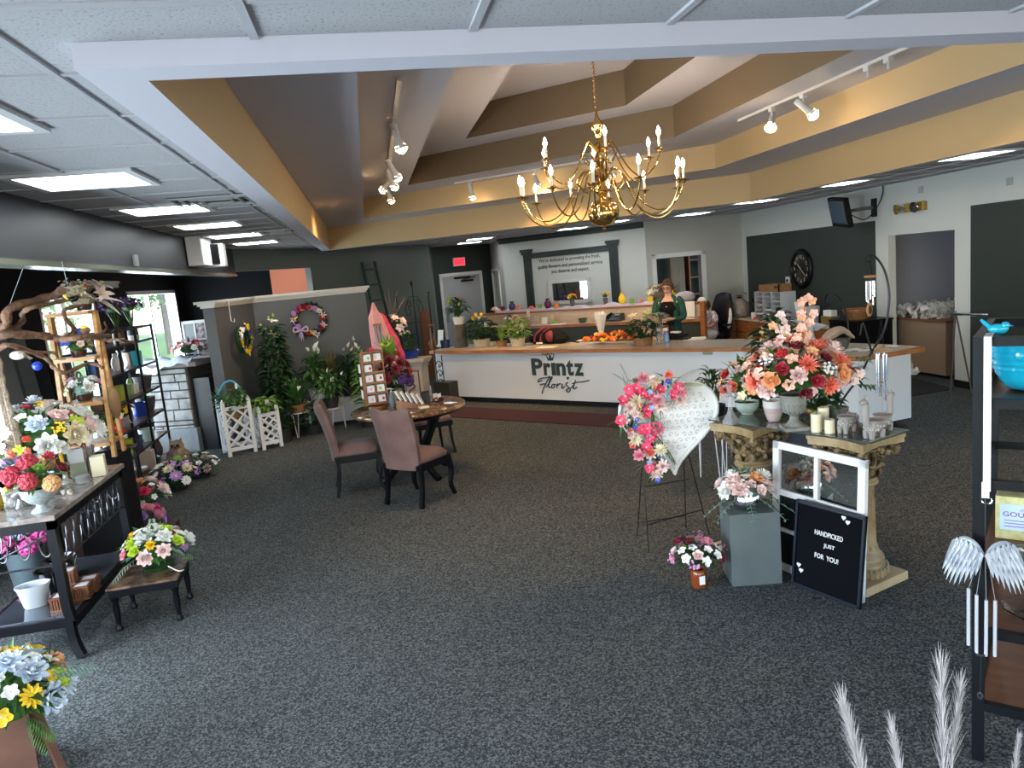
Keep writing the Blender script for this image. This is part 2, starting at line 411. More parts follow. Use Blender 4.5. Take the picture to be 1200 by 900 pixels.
text_mesh('EXIT', .15, 'lettering', mat('exit_letters', (.12,.0,.01), .5, emit=.06, ecol=(1,.03,.05)), t, (0,-.0545,-.052), (PI/2,0,0), .001, .002, 'CENTER')
# side door of the corridor
mb = MB(); WS.panel(mb, .08,.15,0,2.15,-.01,.03); WS.panel(mb, 1.30,1.37,0,2.15,-.01,.03); WS.panel(mb, .08,1.37,2.08,2.15,-.01,.03)
fr = struct('door_2', mb, M_white)
m = MB(); WS.panel(m, .15,1.3,0.01,2.08,-.08,-.04); m.build('door_leaf', mat('door_cream', (.62,.60,.52), .45), fr)
m = MB(); WS.panel(m, 1.27,1.30,1.7,1.8,-.03,.035); WS.panel(m, 1.2,1.25,1.0,1.06,-.04,.05); m.build('door_handle', M_brass, fr)
# back doorway with the open six-panel door behind it
mb = MB(); W = WG
W.panel(mb, .11,.20,0,2.12,-.13,.03); W.panel(mb, 1.20,1.30,0,2.12,-.13,.03); W.panel(mb, .11,1.30,2.03,2.12,-.13,.03)
fr = struct('door_3', mb, M_white)
dl = MB(); W.panel(dl, .78,1.10,.01,2.02,-.62,-.58)
M_door = mat('door_taupe', (.36,.34,.29), .45)
for k, (z0, z1) in enumerate(((1.60,1.85),(.95,1.5),(.2,.85))):
    for x0 in (.82,.96):
        dl.m = 0; W.panel(dl, x0,x0+.10,z0,z1,-.58,-.565)
d = dl.build('door_leaf', M_door, fr)
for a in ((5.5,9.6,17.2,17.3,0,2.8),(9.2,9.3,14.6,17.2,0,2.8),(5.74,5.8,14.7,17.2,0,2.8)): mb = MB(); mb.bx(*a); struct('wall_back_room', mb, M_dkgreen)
mb = MB(); mb.bx(5.4,9.3,14.6,17.2,2.8,2.85); struct('ceiling_back_room', mb, M_offw)
t = thing('shelf_of_supplies', 'tall wooden supply shelf seen through the back doorway', 'shelf', (7.45,16.6,0), .2)
m = MB(); m.bx(-.02,.02,-.2,.2,0,2.1); m.bx(.7,.74,-.2,.2,0,2.1)
for z in (.2,.7,1.1,1.5,1.9): m.bx(0,.72,-.2,.2,z,z+.03)
m.build('shelf_frame', M_oak, t)
# right opening: jambs, little room behind with white walls
W = WR
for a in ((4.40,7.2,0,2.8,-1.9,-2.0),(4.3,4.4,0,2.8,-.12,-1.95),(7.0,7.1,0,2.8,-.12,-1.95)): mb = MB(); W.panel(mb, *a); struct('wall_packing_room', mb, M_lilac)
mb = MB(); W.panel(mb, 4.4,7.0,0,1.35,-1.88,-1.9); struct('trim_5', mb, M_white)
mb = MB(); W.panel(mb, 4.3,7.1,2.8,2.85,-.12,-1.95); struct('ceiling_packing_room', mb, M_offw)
mb = MB(); W.panel(mb, .0,4.72,0,.10,.0,.012); W.panel(mb, 6.05,10,0,.10,.0,.012); struct('baseboard_right', mb, M_blackmetal)
# windows: frames, panes
M_pane = mat('window_glass', (.9,.95,.97), .02, alpha=.12)
for i, (y0,y1,a,b) in enumerate(WIN+NEAR):
    mb = MB(); ww = .06
    n = 2
    mb.bx(-3.78,-3.6,y0,y0+ww,a,b); mb.bx(-3.78,-3.6,y1-ww,y1,a,b); mb.bx(-3.8,-3.5,y0-.05,y1+.05,a-.04,a+.03); mb.bx(-3.78,-3.6,y0,y1,b-ww,b)
    for k in range(1, n): yy = y0+(y1-y0)*k/n; mb.bx(-3.75,-3.68,yy-.03,yy+.03,a,b)
    wo = struct('window_%d' % (i+1), mb, M_white)
    m = MB(); m.bx(-3.735,-3.73,y0+ww,y1-ww,a+.03,b-ww); m.build('pane', M_pane, wo)
# outside
mb = MB(); mb.add([(-60,-40,-.2),(-3.82,-40,-.2),(-3.82,60,-.2),(-60,60,-.2)], [(0,1,2,3)])
tag(struct('lawn', mb, mat('lawn_grass', (.16,.30,.05), .9, var=(.30,.42,.10), vscale=1.5), kind=False), 'sunlit green lawn outside the left windows', 'lawn', kind='stuff')
M_tree = mat('tree_leaves', (.10,.30,.06), .7, var=(.32,.55,.22), vscale=9); M_trunk = mat('tree_bark', (.12,.08,.05), .9)
for x, y, h, r, lab in ((-10.0,25,7.0,3.3,'leafy green tree nearest outside the left windows'),(-8.8,35,8.5,4.0,'leafy tree farther off beyond the left window, partly hidden'),(-14,46,12,6.5,'tall leafy tree farthest away outside the left windows')):
    t = thing('tree', lab, 'tree', (x,y,-.2), 0, 'trees outside the left windows'); m = MB(); m.cyl((0,0,0),(0,0,h*.6),.16,10,.10); m.build('trunk', M_trunk, t, True)
    m = MB(); rnd = random.Random(int(h*10))
    for i in range(2200):
        u = V((rnd.gauss(0,1),rnd.gauss(0,1),rnd.gauss(0,1))).normalized()*rnd.uniform(.55,1); p = V((u.x*r,u.y*r,h*.62+u.z*r*.85)); m.leaf(p, (rnd.uniform(-1,1),rnd.uniform(-1,1),rnd.uniform(-.5,.5)), .12*r, .07*r, .2, .2, 2)
    m.ball((0,0,h*.62), 1, 12, (r*.7,r*.7,r*.6)); m.build('crown', M_tree, t)
# ================================================================ flowers and plants
def petal(mb, a, r0, z0, tilt, L, W, curl=0, tip=1, n=3, c=(0,0,0), cup=.25, rnd=None):
    er = V((math.cos(a), math.sin(a), 0)); et = V((-math.sin(a), math.cos(a), 0)); p = er*r0 + V((0,0,z0)) + V(c); vs = []; th = rad(tilt)
    for i in range(n+1):
        t = i/n
        ww = W*.5*(math.sin(PI*(.14+.76*t))**.7 if tip else math.sin(PI*min(1,(.1+.9*t))**.8) if t < 1 else 0)
        nn = er*(-math.sin(th)) + V((0,0,math.cos(th)))
        j = rnd.uniform(-.05,.05)*L if rnd else 0
        vs += [p - et*ww + nn*ww*cup*2, p + nn*j, p + et*ww + nn*ww*cup*2]
        p = p + (er*math.cos(th) + V((0,0,math.sin(th))))*(L/n); th += rad(curl)/n
    fs = []
    for i in range(n):
        o = i*3; fs += [(o,o+1,o+4,o+3),(o+1,o+2,o+5,o+4)]
    return mb.add(vs, fs)
def rings(mb, specs, rnd):
    for (k, r0, z0, tilt, L, W, curl, tip) in specs:
        ph = rnd.random()*6.28
        for i in range(k): petal(mb, ph + 2*PI*i/k + rnd.uniform(-.12,.12), r0, z0, tilt + rnd.uniform(-7,7), L*rnd.uniform(.9,1.08), W, curl, tip, rnd=rnd)
def F_rose(mb, r):
    rings(mb, [(5,.12,0,18,.85,.95,35,1),(5,.12,.05,38,.72,.85,40,1),(5,.1,.1,58,.6,.7,45,1),(4,.06,.1,74,.55,.55,50,1)], r); mb.ball((0,0,.35), .2, 6)
def F_peony(mb, r):
    rings(mb, [(8,.15,0,14,.85,.55,30,1),(8,.15,.05,32,.75,.5,35,1),(8,.12,.1,50,.65,.42,35,1),(8,.08,.12,66,.6,.36,40,1),(6,.03,.15,80,.55,.3,40,1)], r)
def F_daisy(mb, r):
    rings(mb, [(12,.15,0,10,.85,.34,-10,1),(10,.12,.04,22,.75,.30,-10,1)], r); mb.m = 1; mb.ball((0,0,.08), .26, 8, (1,1,.5)); mb.m = 0
def F_lily(mb, r):
    rings(mb, [(3,.02,0,42,1.25,.5,-75,0),(3,.02,.02,50,1.15,.42,-75,0)], r); mb.m = 1
    for i in range(5): g = i*1.256; mb.tube([(0,0,.1),(.12*math.cos(g),.12*math.sin(g),.7)], .02, 3)
    mb.m = 0
def F_blossom(mb, r):
    rings(mb, [(5,.06,0,18,.9,.85,-15,1)], r); mb.m = 1; mb.ball((0,0,.08), .17, 6); mb.m = 0
def F_hydrangea(mb, r):
    for k in range(30):
        z = 1 - (k+.5)/30*1.15; g = k*2.39996; s = math.sqrt(max(0,1-z*z)); q = V((0,0,1)).rotation_difference(V((s*math.cos(g), s*math.sin(g), z)))
        m2 = MB()
        for i in range(4): petal(m2, i*PI/2 + k, .0, 0, 12, .30, .30, -10, 1, 2)
        mb.add([q @ (V(v) + V((0,0,.78))) for v in m2.v], m2.f)
    mb.ball((0,0,0), .72, 8)
def F_carnation(mb, r): rings(mb, [(9,.05,.0,10,.95,.42,20,1),(9,.05,.06,30,.85,.4,20,1),(9,.04,.1,48,.75,.36,20,1),(8,.02,.12,66,.7,.3,10,1),(5,.0,.12,82,.65,.3,0,1)], r)
def F_berry(mb, r):
    for k in range(16):
        z = 1-(k+.5)/16*1.5; g = k*2.4; s = math.sqrt(max(0,1-z*z)); mb.ball((s*.6*math.cos(g), s*.6*math.sin(g), z*.6), .27, 6)
def F_tulip(mb, r): rings(mb, [(3,.1,0,62,1.1,.8,50,0),(3,.08,.02,66,1.1,.75,50,0)], r)
def F_dahlia(mb, r): rings(mb, [(12,.1,0,6,.95,.26,10,0),(11,.1,.05,22,.9,.26,10,0),(9,.08,.1,40,.8,.25,15,0),(7,.05,.12,62,.6,.22,15,0)], r)
def F_bud(mb, r): mb.lathe([(0,0),(.3,.2),(.36,.6),(.24,1.0),(0,1.3)], n=7)
def F_spathe(mb, r):
    petal(mb, 0, 0, 0, 70, 1.4, .8, 30, 0, 4, cup=.5); mb.m = 1; mb.tube([(0,0,.1),(.1,0,.75)], .07, 5); mb.m = 0
def F_sunflower(mb, r):
    rings(mb, [(14,.3,0,8,.7,.26,0,0),(13,.3,.03,18,.6,.24,0,0)], r); mb.m = 1; mb.ball((0,0,.04), .36, 10, (1,1,.35)); mb.m = 0
def F_spray(mb, r):
    for k in range(14):
        z = .2+.8*r.random(); g = r.random()*6.28; s = r.random()*.8; c = (s*math.cos(g), s*math.sin(g), z)
        for i in range(4): petal(mb, i*PI/2+k, 0, 0, 25, .2, .2, 0, 1, 2, c)
FK = dict(rose=F_rose, peony=F_peony, daisy=F_daisy, lily=F_lily, blossom=F_blossom, hydrangea=F_hydrangea, carnation=F_carnation, berry=F_berry, tulip=F_tulip, dahlia=F_dahlia, bud=F_bud, spathe=F_spathe, sunflower=F_sunflower, spray=F_spray)
FN = dict(rose='rose', peony='peony', daisy='daisy', lily='lily', blossom='blossom', hydrangea='hydrangea', carnation='carnation', berry='berry_cluster', tulip='tulip', dahlia='dahlia', bud='flower_bud', spathe='peace_lily_bloom', sunflower='sunflower', spray='filler_flower')
CL = dict(white=(.78,.78,.74), cream=(.72,.64,.46), pink=(.75,.30,.38), blush=(.84,.62,.59), hot=(.68,.045,.12), mag=(.62,.07,.30), red=(.50,.012,.015), dkred=(.17,.008,.02), coral=(.78,.20,.13), peach=(.85,.42,.20),
    orange=(.80,.22,.02), yellow=(.85,.55,.02), lime=(.50,.62,.05), lilac=(.42,.22,.55), purple=(.10,.02,.20), blue=(.03,.08,.50), ltblue=(.25,.42,.65), taupe=(.40,.30,.27), green=(.20,.36,.06), dkpurple=(.05,.01,.10), mauve=(.50,.25,.40), brown=(.12,.05,.02), ice=(.62,.68,.76), crimson=(.42,.025,.05), apricot=(.62,.33,.14), salmon=(.84,.47,.36))
CEN = dict(daisy='yellow', lily='lime', blossom='cream', sunflower='brown', spathe='cream')
def pm(c): return mat('petal_' + c, CL[c], .55, var=tuple(min(1, v*1.25+.02) for v in CL[c]), vscale=30, sss=0)
FC = {}
def flower_mesh(kind, c, cen=None):
    cen = cen or ('pink' if kind == 'blossom' and c == 'blush' else CEN.get(kind, c)); key = (kind, c, cen)
    if key not in FC:
        mb = MB(); FK[kind](mb, random.Random(hash(kind) % 97 if False else len(kind)*7+len(c)))
        o = mb.build(FN[kind], [pm(c), pm(cen)], None, kind in ('berry','bud')); me = o.data; bpy.data.objects.remove(o); FC[key] = me
    return FC[key]
def put_flower(parent, kind, c, p, d, s, rnd=random, cen=None):
    o = bpy.data.objects.new(FN[kind], flower_mesh(kind, c, cen)); COL.objects.link(o); o.parent = parent
    q = V((0,0,1)).rotation_difference(V(d).normalized()); o.rotation_mode = 'QUATERNION'
    o.rotation_quaternion = q @ Euler((0,0,rnd.uniform(0,6.28))).to_quaternion(); o.location = p; o.scale = (s,s,s*rnd.uniform(.85,1.1))
    return o
def bouquet(root, c, r, spec, seed=1, zmin=-.15, leaf=None, nleaf=60, lw=.4, out=1.12, lmat2=None, centre_down=.0, droop=.3):
    """blooms spread over the upper part of an ellipsoid (centre c, radii r) with one leafy mesh between them"""
    rnd = random.Random(seed); fl = []
    for kind, col, n, s in spec: fl += [(kind, col, s)]*n
    rnd.shuffle(fl); N = len(fl); c = V(c); ph = rnd.random()*6
    for i, (kind, col, s) in enumerate(fl):
        z = 1 - (i+.5)/N*(1-zmin); g = ph + i*2.39996; q = math.sqrt(max(0,1-z*z)); k = rnd.uniform(.86,1.04)
        u = V((q*math.cos(g), q*math.sin(g), z)); p = c + V((u.x*r[0], u.y*r[1], u.z*r[2]))*k
        put_flower(root, kind, col, p, V((u.x/r[0], u.y/r[1], u.z/r[2]+.25/r[2])) , s*rnd.uniform(.9,1.12), rnd)
    mb = MB(); base = c + V((0,0,-r[2]*.2-centre_down))
    for k in range(nleaf):
        z = rnd.uniform(zmin-.15, 1); g = rnd.uniform(0,6.28); q = math.sqrt(max(0,1-z*z)); u = V((q*math.cos(g), q*math.sin(g), z))
        p = c + V((u.x*r[0], u.y*r[1], u.z*r[2]))*rnd.uniform(.35,.8); L = min((r[0]+r[2])*.5*rnd.uniform(.45,.8)*out, rnd.uniform(.08,.13))
        if lmat2 and k % 3 == 0: mb.m = 1
        mb.leaf(p, u + V((0,0,.2)), L, L*lw, droop, .12, 3); mb.m = 0
        if k % 3 == 0: mb.tube([base, p], .003, 3)
    mb.ball(c + V((0,0,-r[2]*.1)), .8, 8, (r[0]*.75, r[1]*.75, r[2]*.7))
    mb.build('foliage', [leaf or M_leaf, lmat2 or leaf or M_leaf], root)
def fronds(root, base, specs, name='foliage', m=None, pin=14, pl=.06, pw=.012):
    """feathery sprays: (direction, length)"""
    mb = MB()
    for d, L, dr in specs:
        p = V(base); dd = V(d).normalized(); pts = [p.copy()]
        for i in range(pin):
            dd = (dd + V((0,0,-dr/pin))).normalized(); p = p + dd*(L/pin); pts.append(p.copy())
            a = dd.cross(V((0,0,1))); a = a.normalized() if a.length > .01 else V((1,0,0)); k = math.sin(PI*min(.97,(i+2)/(pin+2)))
            for s in (-1,1): mb.leaf(p, a*s + dd*.7, pl*(.4+k), pw, .3, .1, 2)
        mb.tube(pts, .002, 3)
    return mb.build(name, m or M_leaf, root)
def plant_mesh(kind, r, h, n, seed=0, w=.35):
    rnd = random.Random(seed); mb = MB(); n = int(n*(2.4 if kind == 'bush' else 1.5))
    for k in range(n):
        g = k*2.39996 + rnd.uniform(-.3,.3); t = (k+.5)/n
        if kind == 'arch':      # leaves on stalks from the soil, arching over
            rr = r*math.sqrt(t); el = rad(85 - 55*t + rnd.uniform(-8,8)); d = V((math.cos(g)*math.cos(el), math.sin(g)*math.cos(el), math.sin(el)))
            sl = h*rnd.uniform(.45,.75)*(1-.25*t); tip = d*sl; mb.tube([(0,0,0), tip*.5 + V((0,0,.02)), tip], .0035, 3)
            L = h*rnd.uniform(.35,.5); mb.leaf(tip, d + V((math.cos(g),math.sin(g),.1))*.5, L, L*w, .7, .12, 4)
        elif kind == 'spike':
            el = rad(88 - 40*t + rnd.uniform(-6,6)); d = V((math.cos(g)*math.cos(el), math.sin(g)*math.cos(el), math.sin(el))); L = h*rnd.uniform(.7,1.05)
            mb.leaf((d.x*.02,d.y*.02,0), d, L, L*w*.3, .25, .2, 4)
        elif kind == 'bush':
            z = rnd.uniform(.05,1); q = math.sqrt(max(.05,1-(z*1.5-.6)**2)) if z > .1 else .6; rr = r*q*rnd.uniform(.5,1); p = V((math.cos(g)*rr, math.sin(g)*rr, z*h*.85)); L = .55*r*rnd.uniform(.7,1.2)
            mb.leaf(p, V((math.cos(g), math.sin(g), rnd.uniform(.0,.7))), L, L*w*1.3, .35, .15, 3)
            if k % 5 == 0: mb.tube([(0,0,0), p], .003, 3)
        elif kind == 'tall':    # tiers of broad shiny leaves up a cane
            z = h*(.12+.85*t); rr = r*(1-.45*t)*rnd.uniform(.2,.45); p = V((math.cos(g)*rr, math.sin(g)*rr, z)); L = r*rnd.uniform(.5,.75)*(1.1-.4*t)
            mb.leaf(p, V((math.cos(g), math.sin(g), .55)), L, L*w*1.2, .55, .15, 4)
        elif kind == 'trail':
            d = V((math.cos(g), math.sin(g), 0)); p = d*r*.4 + V((0,0,.06)); pts = [V((0,0,0)), p]
            for i in range(5): p = p + V((d.x*.03, d.y*.03, -.03*i*.8)); pts.append(p); mb.leaf(p, d + V((rnd.uniform(-1,1), rnd.uniform(-1,1), .3)), .05, .03, .3, .1, 2)
            mb.tube(pts, .002, 3)
    if kind == 'tall': mb.tube([(0,0,0),(0,0,h*.85)], .02, 6)
    mr = max(math.hypot(x,y) for x,y,z in mb.v)
    if kind in ('arch','spike') and mr > r*1.15: q = r*1.15/mr; mb.v = [(x*q,y*q,z) for x,y,z in mb.v]
    if kind == 'bush': pass
    return mb
def pot(root, prof, m, name='pot', n=20, soil=True):
    mb = MB(); mb.lathe(prof, n=n); mb.m = 1
    if soil:
        R_, z_ = max(prof[-3:], key=lambda q: q[1]); mb.lathe([(R_*.9, z_-.015),(0.0001, z_-.01)], n=n)
    return mb.build(name, [m, M_terra], root, True)
def P_straight(r0, r1, h, t=.008): return [(0,0),(r0,0),(r1,h),(r1-t,h),(r1-t*1.5,h*.9)]
def P_bowl(r, h, foot=.5, t=.006): return [(0,0),(r*foot,0),(r*foot*1.02,.01),(r*.8,h*.35),(r*.97,h*.7),(r,h),(r-t,h),(r*.95-t,h*.75)]
def P_vase(r, h, neck=.5, lip=.65): return [(0,0),(r*.55,0),(r*.9,h*.2),(r,h*.42),(r*.8,h*.68),(r*neck,h*.84),(r*lip,h),(r*lip-.004,h),(r*neck*.8,h*.84)]
def P_urn(r, h): return [(0,0),(r*.62,0),(r*.62,h*.05),(r*.3,h*.12),(r*.2,h*.28),(r*.24,h*.34),(r*.55,h*.42),(r*.72,h*.58),(r*.76,h*.82),(r,h*.95),(r,h),(r*.9,h),(r*.7,h*.88)]
def simple(name, mb, m, label, cat, loc, rz=0, group=None, smooth=False, bevel=0):
    o = mb.build(name, m, None, smooth, loc, bevel, (0,0,rz)); return tag(o, label, cat, group)
M_pglaz = mat('plain_white_glaze', (.7,.69,.66), .25)
M_plastic = mat('green_plastic', (.02,.05,.03), .5)
M_dkpot = mat('dark_pot', (.025,.022,.022), .5)
def potted(name, label, cat, loc, kind, r, h, n, potp, potm, blooms=(), lm=None, w=.35, seed=1, group=None, rz=0, tagcard=False, extra=None):
    t = thing(name, label, cat, loc, rz, group); ph = max(q[1] for q in potp); pr = max(q[0] for q in potp)
    if potm is M_wicker or potm is M_pwicker: pot(t, potp, potm, 'basket')
    else: pot(t, potp, potm, 'pot')
    m = plant_mesh(kind, r, h, n, seed, w); m.v = [(x, y, z+ph-.02) for x, y, z in m.v]; m.build('foliage', lm or M_leaf, t)
    rnd = random.Random(seed+5)
    for (k, c, num, s, z0) in blooms:
        for i in range(num):
            g = rnd.uniform(0,6.28); rr = r*rnd.uniform(.2,.75)*(.5 if kind == 'tall' else 1); z = ph + h*rnd.uniform(z0, z0+.25); p = (math.cos(g)*rr, math.sin(g)*rr, z)
            o = put_flower(t, k, c, p, (math.cos(g)*.4, math.sin(g)*.4-.5, 1), s, rnd)
            sm = MB(); sm.tube([(0,0,ph-.02),(p[0]*.6,p[1]*.6,z*.6),p], .002, 3); sm.build('stem', M_stem, t)
    if tagcard:
        m = MB(); m.box((pr*.5, -pr*.6, ph+h*.55), (.055,.002,.07), R=Euler((.25,.1,.2)).to_matrix()); m.tube([(pr*.5,-pr*.55,ph),(pr*.5,-pr*.58,ph+h*.55)], .0015, 3); m.build('care_card', M_paper, t)
    return t
# ================================================================ reception counter
def smoothpts(pts, k=5, closed=False):
    P = [V(p) if len(p) == 3 else V((p[0], p[1], 0)) for p in pts]; out = []
    n = len(P)
    for i in range(n-1 if not closed else n):
        a, b, c, d = P[(i-1) % n if closed else max(i-1,0)], P[i], P[(i+1) % n], P[(i+2) % n if closed else min(i+2,n-1)]
        for j in range(k):
            t = j/k; out.append(.5*((2*b) + (-a+c)*t + (2*a-5*b+4*c-d)*t*t + (-a+3*b-3*c+d)*t**3))
    if not closed: out.append(P[-1])
    return out
M_cfront = mat('counter_white', (.60,.63,.67), .35)
M_lam = mat('counter_laminate', (.50,.42,.33), .25, var=(.58,.50,.41), vscale=40)
M_lamt = mat('counter_backsplash', (.52,.40,.30), .4, var=(.60,.47,.36), vscale=25)
M_ink = mat('logo_dark_green', (.018,.035,.028), .5)
CA, CB = V((.95,12.44)), V((4.51,8.465)); CU = (CB-CA).normalized(); CN = V((CU.y,-CU.x))   # CN points to the customers
ct = thing('service_counter', 'long white reception counter with oak-edged laminate top and dark lettering', 'counter', (2.7,10.4,0))
def out_front(off):    # front line shifted by off towards the room, curved at the right end
    pts = [CA + CN*off, CB + CN*off, V((4.70,7.75)) , V((4.72,7.1)), V((4.95,6.80-off)), V((5.75,6.90-off))]
    pts[2] += V((-off*.9,0)); pts[3] += V((-off*.9,-off*.5))
    return [(p.x, p.y) for p in pts]
back = [(5.70,7.25),(5.45,7.9),(5.12,9.05),(1.55,12.98)]
topoly = [(p.x, p.y) for p in smoothpts(out_front(.03)[1:5], 6)]
top = [out_front(.03)[0]] + topoly + [out_front(.03)[5]] + back
TM = Matrix.Translation((-2.7,-10.4,0))
def cpart(name, m, fn, **k):
    mb = MB(); mb.M = TM; fn(mb); return mb.build(name, m, ct, **k)
inner = [out_front(-.05)[0]] + [(p.x,p.y) for p in smoothpts(out_front(-.05)[1:5], 6)] + [(5.68,6.97)] + [(5.62,7.2),(5.35,7.85),(5.02,8.95),(1.55,12.8)]
cpart('front_panel', M_cfront, lambda mb: mb.prism(inner, .09, .83))
toe = [out_front(-.12)[0]] + [(p.x,p.y) for p in smoothpts(out_front(-.12)[1:5], 6)] + [(5.58,7.08)] + [(5.5,7.2),(5.25,7.85),(4.95,8.9),(1.55,12.7)]
cpart('toe_kick', M_blackmetal, lambda mb: mb.prism(toe, 0, .09))
cpart('countertop', M_lam, lambda mb: mb.prism(top, .835, .872))
def edge(mb):
    p = [V((*q, .848)) for q in [out_front(.035)[0]] + topoly + [(5.76,6.87)]]
    p = [V((*(V(q[:2]) ), q[2])) for q in p]
    for a, b in zip(p, p[1:]): mb.bar(a, b, .03, .052)
cpart('oak_edge', M_oak, edge)
def cf(s, z, d=0): q = CA + CU*s + CN*d; return V((q.x, q.y, z))
crz = math.atan2(CU.y, CU.x)
def fit_text(txt, par, p0, width, height, m, rz, ext=.003, offset=0, shear=0, name='lettering', origin=None):
    o = text_mesh(txt, 1, name, m, par, (0,0,0), (PI/2,0,rz), ext, offset, 'LEFT', shear)
    xs = [v.co.x for v in o.data.vertices]; ys = [v.co.y for v in o.data.vertices]
    sx = width/(max(xs)-min(xs)); sy = height/(max(ys)-min(ys))
    for v in o.data.vertices: v.co.x = (v.co.x-min(xs))*sx; v.co.y = (v.co.y-min(ys))*sy if height else v.co.y
    o.location = V(p0) + V(origin or (0,0,0)); return o
OC = V((-2.7,-10.4,0))
x = 2.03
for ch, wd, h in (('P',.205,.26),('r',.125,.19),('i',.065,.19),('n',.165,.19),('t',.12,.235),('z',.155,.185)):
    if ch == 'i':
        m = MB(); q = cf(x+wd/2, .565, -.046) + OC; m.box(q, (.07,.012,.19), rz=crz); m.build('lettering', M_ink, ct)
    else:
        fit_text(ch, ct, cf(x, .468, -.042), wd, h, M_ink, crz, .004, .034, origin=OC)
    x += wd + .018
m = MB()                                                      # crown over the i
pts = [(2.34,.695),(2.312,.785),(2.355,.722),(2.385,.80),(2.415,.722),(2.458,.785),(2.43,.695)]
k = len(pts); m.add([cf(a,b,-.049)+OC for a,b in pts] + [cf(a,b,-.041)+OC for a,b in pts], [tuple(range(k)), tuple(range(k,2*k))[::-1]] + [(i,(i+1)%k,k+(i+1)%k,k+i) for i in range(k)])
for a, b in ((2.315,.79),(2.35,.80),(2.385,.812),(2.42,.80),(2.455,.79)): m.ball(cf(a,b,-.044)+OC, .011, 6)
m.build('crown_emblem', M_ink, ct)
def strokes(mb, lst, fn, r=.009):
    for st in lst:
        sp = smoothpts(st, 5); mb.tube([fn(p.x, p.y) for p in sp], r, 5)
def zf(px, py):  # lettering space of the script line: x 228..632 -> 2.13..3.05, y 760..900 -> .47..2
    return cf(2.12 + (px-228)/404*.92, .455 - (py-760)/140*.27, -.044) + OC
fl = [[(262,792),(232,806),(236,788),(262,776),(300,772),(328,762),(305,796),(280,840),(262,875),(254,900)],[(242,832),(262,824),(290,822)],
 [(292,848),(318,815),(344,775),(345,764),(334,772),(318,812),(314,846),(326,850),(338,838)],[(352,822),(338,836),(338,850),(350,852),(360,838),(358,822),(350,826),(372,824)],
 [(376,852),(384,818),(388,832),(402,816),(410,820)],[(424,818),(416,846),(426,852),(440,838)],[(468,808),(452,816),(458,832),(470,844),(482,862),(468,880),(452,872),(460,858),(490,846),(506,830)],
 [(530,786),(516,816),(506,846),(516,854),(534,842)],[(500,815),(540,804),(585,799),(632,785)]]
m = MB(); strokes(m, fl, zf); m.m = 0; m.ball(zf(470,772), .022, 8, (1,1,1)); m.build('script_lettering', M_ink, ct)
for s in (2.24, 4.80):
    m = MB(); m.M = TM; c = cf(s+.06, .80, -.045); m.box(c, (.13,.012,.055), rz=crz); m.build('outlet_plate', mat('outlet_beige', (.28,.27,.2), .5), ct)
# maroon runner mat in front
m = MB(); q = [cf(.35,0,.35), cf(4.3,0,.35), cf(4.3,0,1.02), cf(.35,0,1.02)]; m.prism([(p.x,p.y) for p in q], .0, .010)
simple('runner_mat', m, mat('maroon_mat', (.045,.008,.012), .95, bump=.5, bscale=200), 'long maroon runner mat lying on the carpet before the white counter', 'mat', (0,0,.002))
m = MB(); m.prism([(6.1,8.2),(7.4,8.3),(7.6,9.3),(6.3,9.4)], 0, .01)
simple('floor_mat', m, mat('black_mat', (.01,.01,.012), .95), 'black floor mat outside the open doorway on the right', 'mat', (0,0,.002))

# ================================================================ raised work desk behind the counter
WU = Wall((2.12,15.52),(5.76,11.99)); L_ = WU.L
dk = thing('work_desk', 'raised dark green work desk with oak edges and a narrow ledge behind', 'desk', tuple(WU.a)+(0,), WU.rz)
def dpart(name, m, boxes, **k):
    mb = MB()
    for b in boxes: mb.bx(*b)
    return mb.build(name, m, dk, **k)
dpart('front_panel', M_dkgreen, [(0,L_-.12,.04,.14,0,.90),(0,L_-.34,.14,.60,0,.90)])
dpart('desktop', M_lam, [(-.02,L_-.1,0.02,.14,.90,.935),(-.02,L_-.32,.14,.55,.90,.935)])
dpart('oak_edge', M_oak, [(-.02,L_-.1,-.01,.02,.885,.938)])
dpart('backsplash', M_lamt, [(0,L_-.30,.50,.54,.935,1.16)])
dpart('ledge', M_oak, [(-.05,L_-.34,.46,.74,1.16,1.195)])
dpart('end_post', M_oak, [(L_-.12,L_-.04,-.05,.08,0,1.24)], bevel=.006)
for s, z in ((1.25,1.05),(1.62,1.06),(2.95,1.05),(3.12,1.06),(3.75,1.08)):
    dpart('outlet_plate', mat('plate_cream', (.6,.56,.40), .5), [(s,s+.07,.495,.50,z-.05,z+.05)])
def U(s, z, d=0): return WU.P(s, z, -d)     # d behind the desk line
# tulle along the ledge
m = MB(); rnd = random.Random(3); nseg = 90; vs = []
for i in range(nseg+1):
    s = .25 + (L_-.85)*i/nseg; f = .012*math.sin(i*.9) + rnd.uniform(-.008,.008)
    for j, (d, z) in enumerate(((.50,1.20),(.52,1.235),(.60,1.245),(.70,1.24),(.74,1.20))): vs.append(U(s, z+f*(1 if 0<j<4 else 0)+(.02*math.sin(i*.35) if 0<j<4 else 0), d))
m.add(vs, [(i*5+j,i*5+j+1,i*5+j+6,i*5+j+5) for i in range(nseg) for j in range(4)])
simple('tulle_runner', m, mat('lilac_tulle', (.62,.58,.72), .8, alpha=.92), 'sheer pale lilac tulle runner laid along the desk ledge', 'fabric', (0,0,0), smooth=True)
ZL = 1.245
def cubepot(s, c, label, sz=.095, d=.56):
    m = MB(); h = sz; m.lathe([(0,0),(sz*.45,0),(sz*.5,.01),(sz*.5,h),(sz*.44,h),(sz*.42,h*.3)], n=12); 
    return simple('candle_holder', m, pm(c), label, 'candle holder', U(s, ZL-.008, d), WU.rz, 'small coloured vases and holders on the desk ledge', smooth=True)
cubepot(.43,'dkred','maroon glass holder on the ledge, leftmost holder')
